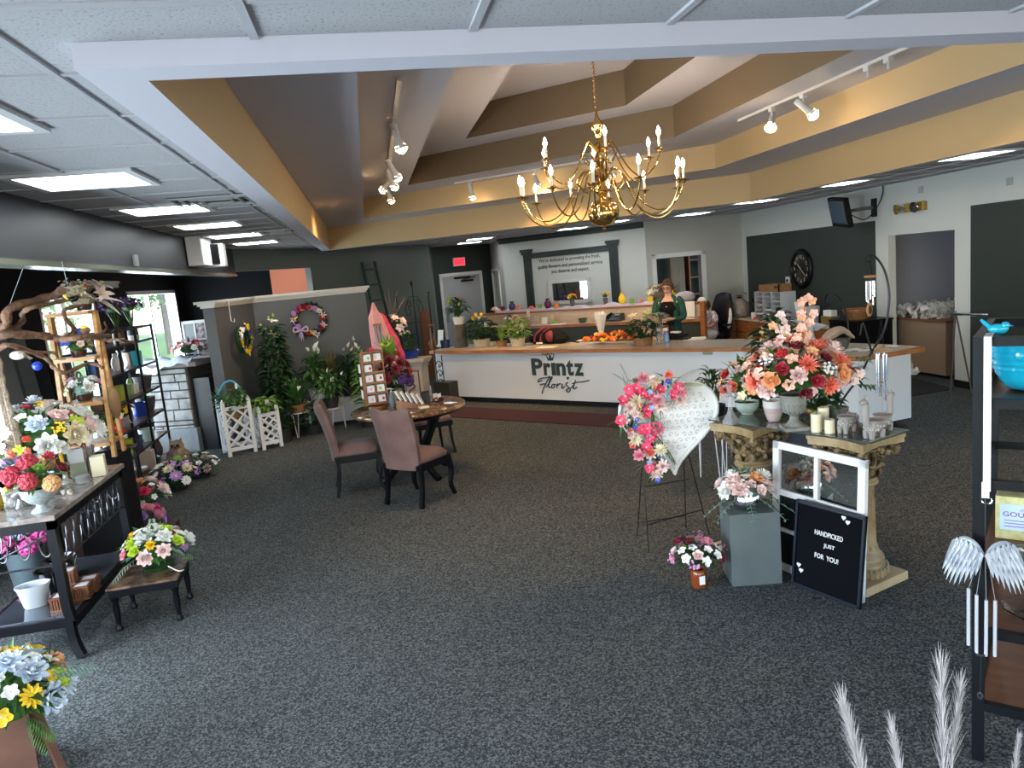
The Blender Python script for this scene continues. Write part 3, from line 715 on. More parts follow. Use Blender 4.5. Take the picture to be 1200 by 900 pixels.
cubepot(.82,'coral','orange glass holder between the purple vases on the ledge')
cubepot(1.35,'green','green glass holder just left of the plum vase')
cubepot(1.75,'orange','orange glass holder just right of the plum vase')
cubepot(3.42,'green','green glass holder right of the yellow bottle vase')
cubepot(3.80,'yellow','yellow glass holder beside the woman in green', .11)
def roundpom(s, c, label, r=.05):
    t = thing('artificial_flower', label, 'flower', U(s, ZL-.01, .56), 0, 'loose flower heads on the desk ledge'); put_flower(t, 'carnation', c, (0,0,.01), (0,-.3,1), r*1.5, random.Random(1))
    m = MB(); m.ball((0,0,.03), .035, 8); m.build('base', pm(c), t, True); 
roundpom(.22,'blush','pale pink flower head at the left end of the ledge', .07); roundpom(1.15,'coral','coral pink flower head by the green holder on the ledge'); roundpom(3.61,'pink','pink flower head between green and yellow holders')
for s, c, h, lab in ((.67,'dkpurple',.19,'small dark purple bottle vase on the ledge'),(1.55,'mauve',.2,'plum coloured bottle vase, between green and orange holders'),(3.22,'yellow',.21,'bright yellow bottle vase on the ledge near the woman')):
    m = MB(); m.lathe(P_vase(.075, h, .45, .6), n=16)
    simple('vase', m, mat('plum_glaze',(.09,.01,.06),.2) if c == 'mauve' else mat('violet_glaze',(.07,.05,.16),.2) if c == 'dkpurple' else pm(c), lab, 'vase', U(s, ZL-.01, .56), 0, 'small bottle vases on the desk ledge', smooth=True)
for s, cols, lab in ((2.12,(('yellow',3),('orange',2)),'yellow and orange sunflowers in a grey vase before the mirror'),(2.86,(('yellow',4),),'yellow sunflowers in a grey vase right of the mirror')):
    t = thing('sunflower_vase', lab, 'flower arrangement', U(s, ZL-.01, .56), 0, 'sunflower vases on the desk ledge')
    pot(t, [(0,0),(.035,0),(.05,.14),(.044,.14),(.03,.1)], mat('smoke_glass_pot',(.12,.10,.13),.2), 'vase', 12)
    bouquet(t, (0,0,.19), (.09,.09,.07), [('sunflower',c,n,.055) for c,n in cols], 4, .1, nleaf=10)
# things standing on the desk
def box_thing(name, label, cat, loc, rz, boxes, m, group=None, bevel=.003):
    mb = MB()
    for b in boxes: mb.bx(*b)
    return simple(name, mb, m, label, cat, loc, rz, group, bevel=bevel)
t = thing('desk_phone', 'black desk telephone standing on the work desk', 'telephone', U(3.15,.936,.3), WU.rz)
m = MB(); m.add([(-.16,-.12,0),(.16,-.12,0),(.16,.12,0),(-.16,.12,0),(-.16,-.12,.03),(.16,-.12,.03),(.16,.12,.14),(-.16,.12,.14)], [(0,3,2,1),(4,5,6,7),(0,1,5,4),(1,2,6,5),(2,3,7,6),(3,0,4,7)]); m.build('body', mat('phone_black',(.012,.014,.02),.35), t, bevel=.006)
m = MB(); m.tube(smoothpts([(-.11,-.1,.07),(-.12,-.05,.10),(-.11,.05,.13),(-.10,.1,.14)],4), .022, 8); m.build('handset', M_black, t, True)
m = MB(); m.box((.05,.04,.118), (.12,.06,.004), R=Euler((.42,0,0)).to_matrix()); m.build('display', mat('phone_screen',(.25,.28,.32),.2), t)
m = MB(); m.lathe(P_bowl(.09,.09,.7), n=16); simple('bowl', m, mat('dark_green_glaze',(.04,.09,.05),.3), 'small dark green bowl on the work desk below the mirror', 'bowl', U(2.49,.936,.25), smooth=True)
m = MB(); m.box((0,0,.075), (.13,.01,.14), R=Euler((-.25,0,0)).to_matrix()); m.box((0,.05,.05),(.02,.1,.01)); simple('card_stand', m, M_paper, 'white card on a small stand on the work desk', 'card', U(1.62,.936,.25), WU.rz)
m = MB(); m.ball((0,0,.04),.07,8,(1,.6,.6)); simple('pincushion', m, pm('green'), 'green lump beside the white card on the desk', 'ornament', U(1.86,.936,.22))
t = thing('bud_vase', 'clear bud vase holding a pink card on the desk', 'vase', U(1.28,.936,.2), WU.rz)
m = MB(); m.lathe(P_vase(.05,.18,.35,.5), n=12); m.build('glass', M_glass, t, True); m = MB(); m.box((0,0,.23),(.075,.004,.14)); m.build('card', pm('blush'), t)
t = thing('flower_arrangement', 'small white and dark flowers at the desk end by the phone line', 'flower arrangement', U(.75,.936,.25)); pot(t, P_straight(.05,.06,.08), M_dkpot); bouquet(t,(0,0,.13),(.1,.1,.08),[('blossom','white',5,.035),('rose','purple',3,.04)],8,.1,nleaf=14)
m = MB(); m.bx(-.14,.14,-.1,.1,0,.004); m.box((.03,.02,.006),(.2,.14,.004),rz=.2)
simple('paper_sheets', m, M_paper, 'white sheets of paper spread on the work desk', 'paper', U(2.0,.9365,.12), WU.rz)
t = thing('wall_calendar', 'white monthly calendar propped on the desk right of the woman', 'calendar', U(4.48,.937,.42), WU.rz)
m = MB(); m.box((0,0,.145),(.44,.012,.28),R=Euler((-.08,0,0)).to_matrix()); m.build('sheet', M_paper, t)
m = MB()
for i in range(8): m.box((-.19+i*.054,-.009,.12),(.002,.002,.2),R=Euler((-.08,0,0)).to_matrix())
for i in range(6): m.box((0,-.009-(.02-.04*i)*.08,.02+i*.04),(.38,.002,.002))
m.build('grid_lines', mat('print_grey',(.25,.25,.27),.7), t)
m = MB(); m.bx(-.2,.2,-.08,.08,0,.02); simple('envelope_stack', m, pm('cream'), 'stack of cream envelopes on the desk below the calendar', 'paper', U(4.4,.936,.17), WU.rz)
t = thing('wrapped_bouquet', 'bouquet with black and cream wrapping behind the woman', 'flower arrangement', (5.58,13.62,1.15), .3)
m = MB(); m.lathe([(.03,-1.15),(.05,-.1),(.18,.12),(.15,.12)], n=9); m.build('wrapping', M_black, t)
bouquet(t, (0,0,.17), (.26,.26,.18), [('lily','cream',6,.11),('rose','pink',3,.08),('lily','yellow',3,.09),('spray','brown',4,.12)], 5, 0, nleaf=20, leaf=mat('brown_paper',(.16,.11,.08),.8))
m = MB(); rnd = random.Random(2)
m.ball((0,0,.08), .2, 14, (1,.7,.55)); simple('tulle_bundle', m, mat('lilac_tulle_bundle',(.42,.40,.46),.9, bump=1, bscale=20, dist=.02), 'rounded bundle of grey lilac tulle on the ledge above the calendar', 'fabric', U(4.46,ZL-.03,.6), smooth=True)

# ================================================================ feature wall
def wallpart(W, name, m, boxes, parent=None, bevel=0):
    mb = MB()
    for b in boxes: W.panel(mb, *b)
    return mb.build(name, m, parent, bevel=bevel)
M_orn = mat('carved_dark_green', (.030,.042,.040), .4, bump=1, bscale=28, dist=.02)
o = wallpart(WF, 'trim_6', M_dkgreen, [(-.02,3.50,2.74,2.80,.0,.14),(-.02,3.50,2.68,2.74,0,.08)]); o['kind'] = 'structure'
t = thing('wall_pilaster_frame', 'dark green carved pilaster and lintel frame around the painted slogan', 'wall frame', tuple(WF.P(1.7,0,0)))
inv = Matrix.Translation(-WF.P(1.7,0,0))
def fp(name, m, boxes):
    mb = MB(); mb.M = inv
    for b in boxes: WF.panel(mb, *b)
    return mb.build(name, m, t)
for s in (.58,2.70):
    fp('pilaster', M_orn, [(s,s+.19,0,2.40,.001,.04)] + [(s+.03+.035*i,s+.045+.035*i,.2,2.35,.04,.048) for i in range(4)])
    fp('capital', M_orn, [(s-.03,s+.22,2.38,2.44,.001,.07),(s-.05,s+.24,2.44,2.50,.001,.09)])
fp('lintel', M_orn, [(.77,2.70,2.29,2.41,.001,.045)])
t = thing('wall_slogan', 'dark three-line slogan painted on the white wall inside the frame', 'lettering', tuple(WF.P(1.7,0,0)))
OF = -WF.P(1.7,0,0)
for txt, s0, s1, z in (("We're dedicated to providing the fresh,",.96,2.48,2.155),('quality flowers and personalized service',.92,2.52,2.02),('you deserve and expect.',1.26,2.20,1.90)):
    fit_text(txt, t, WF.P(s0, z, .003), s1-s0, .105, mat('slogan_black',(.02,.02,.02),.6), WF.rz, .001, .012, origin=OF)
t = thing('wall_mirror', 'white-framed rectangular mirror on the wall under the slogan', 'mirror', tuple(WF.P(1.7,1.5,.001)), WF.rz)
m = MB()
for a in ((-.54,.52,.2,.27),(-.54,.52,-.26,-.19),(-.54,-.45,-.26,.27),(.43,.52,-.26,.27)): m.bx(a[0],a[1],-.035,0,a[2],a[3])
m.build('frame', M_white, t); m = MB(); m.bx(-.46,.44,-.012,-.004,-.2,.21); m.build('glass', mat('mirror_silver',(.75,.77,.76),.02,metal=1), t)

# ================================================================ right wall things
t = wthing(WR, 2.35, 1.62, 'wall_clock', 'large round black clock with dark face on the green wall', 'clock', .007)
AX = (0,-1,0)
m = MB(); m.lathe([(.0001,.0),(.345,.0),(.36,.03),(.34,.06),(.29,.065),(.275,.03)], axis=AX, n=40); m.build('rim', M_black, t, True)
m = MB(); m.lathe([(.0001,.022),(.285,.022),(.285,.03),(.0001,.03)], axis=AX, n=40); m.build('dial', mat('clock_dial',(.055,.048,.042),.5,var=(.12,.10,.085),vscale=7), t)
mnum = mat('clock_ivory', (.62,.57,.46), .5)
for i, s_ in enumerate(['12','1','2','3','4','5','6','7','8','9','10','11']):
    g = PI/2 - i*PI/6; text_mesh(s_, .085, 'numeral', mnum, t, (.215*math.cos(g), -.032, .215*math.sin(g)-.03), (PI/2,0,0), .0008, .001, 'CENTER')
for g, L, wd, nm in ((PI/2+rad(52),.13,.014,'hour_hand'),(-rad(40)+0,.19,.010,'minute_hand')):
    m = MB(); m.bar((0,-.036,0), (L*math.cos(g),-.036,L*math.sin(g)), wd, .003, up=(0,1,0)); m.build(nm, mnum, t)
t = wthing(WR, 1.86, 1.41, 'thermostat', 'small white thermostat on the green wall left of the clock', 'thermostat', .007)
m = MB(); m.bx(-.07,.07,-.03,0,-.06,.07); m.build('case', M_white, t, bevel=.01); m = MB(); m.lathe([(.0001,.03),(.035,.03),(.035,.035),(.0001,.036)], axis=AX, n=16); m.build('dial', M_blackmetal, t)
t = thing('television', 'black flat television tilted down on a bracket high on the right wall', 'television', tuple(WR.P(4.42,2.49,.0)), WR.rz)
Rt = Euler((rad(14),rad(7),rad(-4))).to_matrix()
def tvb(m, c, d): m.box(Rt @ V(c) + V((-.22,-.42,0)), d, R=Rt)
m = MB(); tvb(m,(0,0,0),(.50,.08,.45)); m.build('casing', M_black, t, bevel=.01)
m = MB(); tvb(m,(0,-.042,.01),(.43,.004,.35)); m.build('screen', mat('tv_screen',(.06,.09,.13),.12), t)
m = MB(); m.bar((-.20,-.36,0),(0,-.02,.02),.05); m.bx(-.06,.06,-.02,0,-.12,.15); m.build('bracket', M_blackmetal, t)
m = MB(); m.tube(smoothpts([(-.15,-.3,-.05),(.05,-.2,-.15),(.22,-.12,.0),(.25,-.04,.2),(.2,-.01,.36)],5), .008, 6); m.build('cable', M_black, t, True)
t = wthing(WR, 5.29, 2.43, 'emergency_light', 'brass-coloured twin emergency light above the open doorway', 'emergency light', .001)
m = MB(); m.bx(-.13,.26,-.07,0,-.06,.06); m.build('housing', mat('gold_housing',(.38,.26,.06),.35,metal=.6), t, bevel=.008)
for x in (.14,-.22):
    m = MB(); m.lathe([(.0001,0),(.05,.0),(.075,.05),(.07,.055),(.0001,.05)], (x,-.07,.0), axis=(-.3 if x < 0 else .1,-1,-.15), n=16); m.build('lamp_head', M_chrome if x > 0 else mat('gold_housing',(0,0,0)), t, True)
for s, z, lab in ((5.43,2.65,'small pale wall plate above the emergency light'),(6.93,2.57,'small grey wall plate above the right green panel')):
    m = MB(); m.bx(-.045,.045,-.012,0,-.045,.045); o = m.build('wall_plate', mat('plate_grey',(.42,.43,.43),.5), None, bevel=.003); o.location = WR.P(s,z,.001); o.rotation_euler = (0,0,WR.rz); tag(o, lab, 'wall plate', 'square wall plates high on the right wall')
m = MB(); m.bx(-.07,.09,-.01,0,-.06,.06); o = m.build('light_switch', mat('plate_cream',(0,0,0))); o.location = WR.P(5.05,1.18,-1.87); o.rotation_euler = (0,0,WR.rz); tag(o, 'cream double light switch inside the open doorway', 'switch')
# back cabinets along the right wall
t = thing('drawer_cabinet', 'low oak drawer cabinet with pale laminate top under the clock', 'cabinet', (7.0,12.0,0))
m = MB(); m.bx(0,.62,-1.6,1.75,0,.72); m.build('body', M_oak, t)
m = MB(); m.bx(-.03,.63,-1.62,1.78,.72,.76); m.build('countertop', M_lam, t)
for j, (y0) in enumerate([1.72-i*.42 for i in range(8)]):
    for z0, z1 in ((.50,.70),(.28,.48),(.04,.26)):
        m = MB(); m.bx(-.018,0,y0-.40,y0-.02,z0,z1); m.build('drawer', M_oak, t, bevel=.004)
box_thing('low_black_cabinet', 'low black cabinet at the end of the drawer cabinet', 'cabinet', (7.0,10.0,0), 0, [(0,.58,-.33,.35,0,.84),(-.01,.59,-.34,.36,.84,.87)], M_black)
t = thing('pigeonhole_organiser', 'grey plastic pigeonhole paper organiser on the oak cabinet', 'organiser', (7.25,12.2,.76))
M_gp = mat('grey_plastic', (.42,.44,.48), .5)
m = MB()
for y in (-.30,0,.30,.58): m.bx(-.15,.15,y-.008,y+.008,0,.50)
for i in range(7): m.bx(-.15,.15,-.30,.58,i*.082,i*.082+.008)
m.bx(.14,.15,-.3,.58,0,.5); m.build('frame', M_gp, t)
for i,(y,z) in enumerate(((.15,.09),(.15,.17),(-.15,.01),(.42,.25),(.42,.09),(-.15,.33))):
    m = MB(); m.bx(-.14,.1,y-.11,y+.11,z,z+.012); m.build('paper', M_paper, t)
t = thing('storage_basket', 'shallow wicker basket on top of the paper organiser', 'basket', (7.25,12.3,1.262))
m = MB()
m.bx(-.13,.13,-.33,.33,0,.01); m.bx(-.14,-.12,-.34,.34,0,.13); m.bx(.12,.14,-.34,.34,0,.13); m.bx(-.14,.14,-.34,-.32,0,.13); m.bx(-.14,.14,.32,.34,0,.13); m.build('basket', M_wicker, t)
m = MB(); m.bx(-.145,-.14,-.31,-.20,.07,.10); m.build('handle_slot', M_terra, t)
t = thing('plastic_bag', 'knotted translucent grey bag of supplies at the cabinet end', 'bag', (7.1,13.35,.76)); M_bag = mat('smoky_plastic', (.22,.19,.18), .3, bump=1, bscale=14, dist=.03)
m = MB(); m.lathe([(0,0),(.17,.02),(.21,.15),(.17,.28),(.05,.36),(.03,.39),(.12,.47),(.15,.45)], n=14); m.build('bag', M_bag, t, True)
m = MB(); m.lathe([(.035,.36),(.05,.38),(.035,.40)], n=10); m.build('tie', M_black, t)
t = thing('coffee_maker', 'black coffee machine beside the paper organiser', 'coffee machine', (7.3,12.95,.76)); m = MB(); m.bx(-.1,.12,-.12,.12,0,.05); m.bx(.02,.12,-.12,.12,.05,.36); m.bx(-.11,.12,-.12,.12,.27,.38); m.build('body', M_black, t, bevel=.01)
m = MB(); m.lathe([(0,.05),(.07,.06),(.08,.14),(.05,.2),(.045,.2)], (-.04,0,0), 14); m.build('carafe', M_glass, t, True)
m = MB(); m.lathe(P_straight(.04,.045,.12), n=14); simple('cup', m, M_white, 'white cup on the oak cabinet before the organiser', 'cup', (7.05,12.75,.76), smooth=True)
m = MB(); m.lathe([(0,0),(.03,0),(.05,.03),(.0,.05)], n=10); simple('tape_roll', m, pm('hot'), 'small pink item beside the white cup', 'office item', (7.03,12.65,.76), smooth=True)
m = MB(); m.box((0,0,.17),(.02,.26,.33),R=Euler((0,-.15,0)).to_matrix()); simple('document_holder', m, M_paper, 'tall white document holder leaning on the cabinet', 'document holder', (7.2,11.45,.762))
box_thing('desk_fan_box', 'small grey boxy device on the back counter', 'device', (7.25,11.15,.762), 0, [(-.06,.06,-.09,.09,0,.27)], M_gp)
m = MB(); m.lathe([(0,0),(.05,0),(.05,.14),(.02,.2),(.02,.28),(0,.28)], n=12); simple('dark_bottle', m, M_black, 'dark bottle behind the flowers on the back counter', 'bottle', (7.2,10.85,.762), smooth=True)
t = thing('card_box', 'gold box with white cards standing in it', 'box', (7.2,10.62,.762)); m = MB(); m.bx(-.08,.08,-.13,.13,0,.13); m.build('box', mat('gold_housing',(0,0,0)), t); m = MB(); m.bx(-.05,.05,-.11,.11,.13,.22); m.build('cards', M_paper, t)
t = thing('paper_tray', 'wide pile of papers and magazines on the back counter', 'paper', (7.1,11.2,.762)); 
for i in range(3): m = MB(); m.box((-.02*i,.03*i,.006+.012*i),(.24,.5,.01),rz=.1*i); m.build('paper', M_paper if i != 1 else M_gp, t)
t = thing('wicker_basket', 'brown wicker basket on the low black cabinet', 'basket', (7.2,9.95,.872)); m = MB(); m.lathe(P_bowl(.2,.14,.7), n=18); m.build('basket', M_wicker, t, True); m = MB(); m.lathe([(.19,.13),(.21,.14),(.2,.16),(.18,.15)], n=18); m.build('rim', M_oak, t, True)
t = thing('shepherd_hook', 'black curled metal hook stand behind the counter', 'hook', (6.9,9.75,0)); m = MB(); m.tube(smoothpts([(0,0,0.02),(0,0,.75),(0,.05,1.0),(0,.2,1.22),(0,.42,1.30),(0,.55,1.2),(0,.52,1.1),(0,.46,1.12)],6), .014, 8); m.build('rod', M_blackmetal, t, True)
m = MB(); m.lathe([(0,0),(.12,0),(.12,.015),(0,.02)], n=14); m.build('foot', M_blackmetal, t)
# packing room: tan box table heaped with shredded paper
t = thing('packing_table', 'tall tan wooden packing cabinet inside the open doorway', 'cabinet', (8.35,9.35,0), WR.rz+PI/2)
m = MB(); m.bx(-.5,.55,-.45,.55,.05,.80); m.build('body', mat('tan_board',(.34,.24,.17),.6), t); m = MB(); m.bx(-.52,.57,-.48,.57,.80,.83); m.build('top', mat('reddish_top',(.22,.09,.05),.5), t)
rnd = random.Random(7); m = MB()
for i in range(260):
    p = V((rnd.uniform(-.5,.55), rnd.uniform(-.4,.5), .84+rnd.random()*.16)); m.box(p, (.10,.015,.05), R=Euler((rnd.uniform(-1,1),rnd.uniform(-1,1),rnd.uniform(0,3))).to_matrix())
o = m.build('shredded_paper', M_paper); o.location = (8.35,9.55,0); o.rotation_euler = (0,0,WR.rz+PI/2); tag(o, 'heap of shredded white paper on the packing cabinet', 'packing paper', kind='stuff')
m = MB()
for i in range(200):
    p = V((max(-.3,min(.4,rnd.gauss(0,.18))), max(-.3,min(.25,rnd.gauss(0,.16))), 0)); p.z = .04+max(0,.42-p.length)*rnd.random()*1.2; m.box(p, (.14,.08,.012), R=Euler((rnd.uniform(-1.5,1.5),rnd.uniform(-1.5,1.5),rnd.uniform(0,3))).to_matrix())
o = m.build('crumpled_paper', M_paper); o.location = (8.12,9.80,0); tag(o, 'crumpled white packing paper heaped on the floor in the doorway', 'packing paper', kind='stuff')
for x, y, lab in ((7.95,10.15,'thin pole leaning left in the packing room'),(8.2,10.1,'thin grey pole leaning right in the packing room')):
    m = MB(); m.cyl((0,0,0),(.15,.1,1.05),.012,6); simple('pole', m, M_gp, lab, 'pole', (x,y,.01), group='poles in the packing room')
# music-stand like easel by the right wall
t = thing('metal_stand', 'thin grey folding metal stand by the right green panel', 'stand', (7.12,8.05,0))
m = MB(); m.tube([(.03,.03,0),(.14,.06,1.05)], .014, 6); m.tube([(.22,-.12,0),(.14,.06,1.05)], .012, 6); m.build('legs', mat('dark_steel',(.08,.075,.07),.4,metal=.5), t)
m = MB(); m.cyl((.06,.06,1.03),(.32,-.25,1.0),.018,8); m.build('crossbar', M_chrome, t, True)
# ================================================================ low partition with crown moulding
PT = [(-2.19,10.62),(-2.04,10.60),(-1.72,11.86),(-.02,11.86),(-.02,12.0),(-1.84,12.0)]
mb = MB(); mb.prism(PT, 0, 1.98); t = tag(mb.build('display_partition', M_part), 'low charcoal display partition with a white crown moulding', 'partition')
mb = MB()
def off(poly, d):
    c = V((-1.2,11.6)); out = []
    k = len(poly)
    for i in range(k):
        a, b, e = V(poly[i-1]), V(poly[i]), V(poly[(i+1) % k]); n1 = V(((b-a).y, -(b-a).x)).normalized(); n2 = V(((e-b).y, -(e-b).x)).normalized()
        m = (n1+n2).normalized(); out.append(tuple(b + m*d/max(.5, m.dot(n1))))
    return out
for d, z0, z1 in ((.02,1.96,1.99),(.045,1.99,2.02),(.075,2.02,2.055)): mb.prism(off(PT, d), z0, z1)
mb.build('crown_moulding', mat('crown_white', (.62,.60,.56), .45), t)

# ================================================================ round marble table
def marble(name, a, b, c):
    m = mat(name, a, .12, var=b, vscale=7, coat=.3); nt = m.node_tree
    for n in nt.nodes:
        if n.type == 'TEX_NOISE': n.inputs['Distortion'].default_value = 1.6; n.inputs['Detail'].default_value = 10
        if n.type == 'VALTORGB': e = n.color_ramp.elements.new(.52); e.color = (*c, 1)
    return m
M_marble = marble('brown_marble', (.09,.045,.022), (.34,.22,.13), (.16,.085,.045))
TC = (.29,7.83)
t = thing('round_table', 'round brown marble-topped table with curved black legs', 'table', (*TC,0))
m = MB(); m.lathe([(0,.722),(.59,.722),(.61,.735),(.61,.75),(.595,.762),(0,.762)], n=56); m.build('tabletop', M_marble, t, True)
m = MB(); m.lathe([(0,.66),(.42,.66),(.44,.675),(.56,.70),(.575,.722),(0,.722)], n=48); m.build('apron', M_black, t, True)
for k in range(4):
    g = k*PI/2 + .55; e = V((math.cos(g), math.sin(g), 0)); m = MB()
    pts = smoothpts([e*.40+V((0,0,.68)), e*.34+V((0,0,.55)), e*.20+V((0,0,.33)), e*.20+V((0,0,.20)), e*.32+V((0,0,.07)), e*.42+V((0,0,.02))], 5)
    for a, b in zip(pts, pts[1:]): m.bar(a, b, .055, .045)
    m.build('leg', M_black, t)
m = MB(); m.lathe([(0,.22),(.2,.22),(.22,.24),(.2,.27),(0,.27)], n=20); m.build('lower_ring', M_black, t, True)
# ================================================================ upholstered chairs
M_velvet = mat('mauve_velvet', (.11,.055,.046), .75, var=(.165,.088,.074), vscale=5, sheen=.12, bump=.15, bscale=40)
def pad(mb, w0, d, z0, z1, n=10, bulge=.03, w1=None):
    """seat cushion: rounded slab, wider at the front"""
    w1 = w1 or w0; vs = []
    for k, (s, z) in enumerate(((.97,z0),(1,z0+.015),(1.01,(z0+z1)/2),(.97,z1-.012),(.82,z1+bulge*.6),(.4,z1+bulge))):
        for j in range(24):
            g = 2*PI*j/24; cx = math.copysign(abs(math.cos(g))**.35, math.cos(g)); cy = math.copysign(abs(math.sin(g))**.35, math.sin(g))
            ww = w0 + (w1-w0)*(cy*.5+.5); vs.append((cx*ww/2*s, cy*d/2*s, z))
    k = 6; fs = [(i*24+j, i*24+(j+1)%24, (i+1)*24+(j+1)%24, (i+1)*24+j) for i in range(k-1) for j in range(24)] + [tuple(range(24))[::-1], tuple(range((k-1)*24, k*24))]
    mb.add(vs, fs)
def chair(label, loc, az):
    t = thing('dining_chair', label, 'chair', (*loc,0), az-PI/2, 'mauve velvet chairs at the round table')
    m = MB(); pad(m, .43, .45, .405, .47, w1=.50); m.build('seat', M_velvet, t, True)
    m = MB(); N = 12; rows = 10; vs = []
    for i in range(rows+1):
        v = i/rows; 
        for side in (0,1):
            for j in range(N+1):
                u = j/N*2-1; hw = (.205+.03*v+(.012*math.sin(v*PI))); top = .985 - .055*(1-abs(u)**2.2) - (.05 if abs(u) > .97 else 0)*(1)
                z = .36 + v*(top-.36); lean = -.20 - .015 - .13*v**1.6; curve = .055*(u*u)*(.4+.6*v)
                th = .045*(1-.55*(abs(u)**6))*(1-.5*max(0,v-.9)/.1)
                vs.append((u*hw, lean + curve + (th if side else -th*.8), z))
    W_ = N+1; S2 = 2*W_; fs = []
    for i in range(rows):
        for j in range(N):
            a = i*S2+j; fs.append((a, a+1, a+1+S2, a+S2)); b = i*S2+W_+j; fs.append((b+1, b, b+S2, b+1+S2))
        for j in (0, N): a = i*S2+j; b = i*S2+W_+j; f = (a, a+S2, b+S2, b); fs.append(f if j == 0 else f[::-1])
    for j in range(N):
        a = rows*S2+j; b = rows*S2+W_+j; fs.append((a, a+1, b+1, b)); a = j; b = W_+j; fs.append((a+1, a, b, b+1))
    m.add(vs, fs); m.build('backrest', M_velvet, t, True)
    m = MB(); m.bx(-.215,.215,-.215,-.175,.345,.41); m.bx(-.24,.24,.19,.23,.345,.41); m.bar((-.21,-.2,.378),(-.235,.21,.378),.04,.065); m.bar((.21,-.2,.378),(.235,.21,.378),.04,.065)
    for i in range(9): x = -.19+i*.0475; m.bx(x-.008,x+.008,-.222,-.212,.352,.404); m.bx(x-.008,x+.008,.228,.238,.352,.404); 
    for i in range(8): y = -.15+i*.045; m.bx(-.238,-.226,y-.008,y+.008,.352,.404); m.bx(.226,.238,y-.008,y+.008,.352,.404)
    m.build('seat_frame', M_black, t)
    for sx in (-1,1):
        m = MB(); pts = smoothpts([(sx*.215,-.19,.40),(sx*.212,-.195,.2),(sx*.215,-.235,.0)],4)
        for a, b in zip(pts, pts[1:]): m.bar(a, b, .036, .036, up=(0,1,0))
        m.build('leg', M_black, t)
        m = MB(); pts = smoothpts([(sx*.225,.20,.40),(sx*.235,.225,.26),(sx*.232,.20,.12),(sx*.238,.245,.008)],4)
        for i, (a, b) in enumerate(zip(pts, pts[1:])): m.bar(a, b, .046-.0015*i, .042-.0015*i, up=(0,1,0))
        m.build('leg', M_black, t)
    return t
chair('mauve velvet high-backed chair nearest the camera, seen from behind at the round table', (.27,6.93), rad(46))
chair('mauve velvet high-backed chair on the left side of the round table', (-.30,7.62), rad(3))
t = thing('stool', 'mauve upholstered stool tucked behind the round table', 'stool', (.55,8.75,0), .3)
m = MB(); pad(m, .46, .42, .40, .46); m.build('seat', M_velvet, t, True); m = MB(); m.bx(-.22,.22,-.2,.2,.34,.40); m.build('seat_frame', M_black, t)
for a in (-1,1):
    for b in (-1,1): m = MB(); m.tube([(a*.19,b*.17,.36),(a*.2,b*.18,.15),(a*.22,b*.2,0)], [.022,.018,.014], 8); m.build('leg', M_black, t, True)
# ---- things on the round table
M_rackw = mat('rack_wood', (.30,.115,.04), .4, var=(.20,.07,.025), vscale=8)
t = thing('card_rack', 'tall wooden two-column rack of small greeting cards on the round table', 'card rack', (-.03,8.02,.763), .12); t.scale = (.78,1,1.0)
m = MB(); H_ = .60
for x in (-.14,0,.14): m.bx(x-.007,x+.007,-.05,.06,.03,H_)
for i in range(5): z = .04+i*.112; m.bx(-.14,.14,-.055,.06,z,z+.008); m.bx(-.14,.14,-.06,-.052,z,z+.022)
m.bx(-.14,.14,.055,.062,.03,H_); m.bx(-.15,.15,-.06,.07,H_,H_+.012); m.lathe([(.0,.0),(.13,0),(.13,.02),(.0,.025)], n=20)
m.bx(-.165,-.147,-.05,.06,.03,H_); m.build('rack', M_rackw, t)
rnd = random.Random(5)
for i in range(5):
    for x in (-.07,.07):
        if (i, x) == (3, .07): continue
        m = MB(); m.box((x, -.025, .055+i*.112+.042), (.105,.012,.075), R=Euler((-.12,0,0)).to_matrix()); m.m = 1
        m.box((x+rnd.uniform(-.03,.03), -.0335, .055+i*.112+.04), (.03,.002,.03), R=Euler((-.12,rnd.uniform(-1,1),0)).to_matrix()); m.build('greeting_card', [M_paper, pm(rnd.choice(['pink','red','cream','green']))], t)
for i, z in enumerate((.16,.3,.44)): m = MB(); m.box((-.185,.0,z),(.02,.07,.09)); m.build('side_card', M_paper, t)
t = thing('sanitizer_bottle', 'clear hand pump bottle on the round table', 'bottle', (.13,7.92,.763)); m = MB(); m.lathe([(0,0),(.03,0),(.032,.02),(.032,.12),(.012,.15),(.012,.16)], n=14); m.build('bottle', mat('pale_blue_gel',(.25,.32,.38),.15,trans=.4), t, True); m = MB(); m.tube([(0,0,.155),(0,0,.20),(-.045,0,.20)], .007, 6); m.build('pump', M_white, t)
t = thing('brochure_holder', 'angled wooden holder fanned with white envelopes on the round table', 'holder', (.30,7.72,.763), -.25)
m = MB(); m.add([(-.13,-.05,0),(.16,-.05,0),(.16,.05,0),(-.13,.05,0),(-.13,-.05,.10),(.16,-.05,.03),(.16,.05,.03),(-.13,.05,.10)], [(0,3,2,1),(4,5,6,7),(0,1,5,4),(1,2,6,5),(2,3,7,6),(3,0,4,7)]); m.build('holder', M_rackw, t)
for i in range(5): m = MB(); m.box((-.10+i*.055,0,.13-.012*i),(.012,.08,.14),R=Euler((0,-.45,0)).to_matrix()); m.build('envelope', M_paper, t)
box_thing('note_pad', 'small yellow note pad on the round table edge', 'note pad', (.44,7.60,.763), .3, [(-.05,.05,-.035,.035,0,.02)], pm('cream'))
t = thing('pen_holder', 'black desk organiser with cards on the round table', 'organiser', (.50,7.92,.763)); m = MB(); m.bx(-.05,.03,-.04,.04,0,.12); m.build('cup', M_black, t); m = MB(); m.box((.05,0,.09),(.02,.03,.17)); m.build('blue_bottle', M_bag, t); m = MB(); m.box((.09,-.02,.05),(.05,.01,.08),rz=.4); m.build('card', M_paper, t)
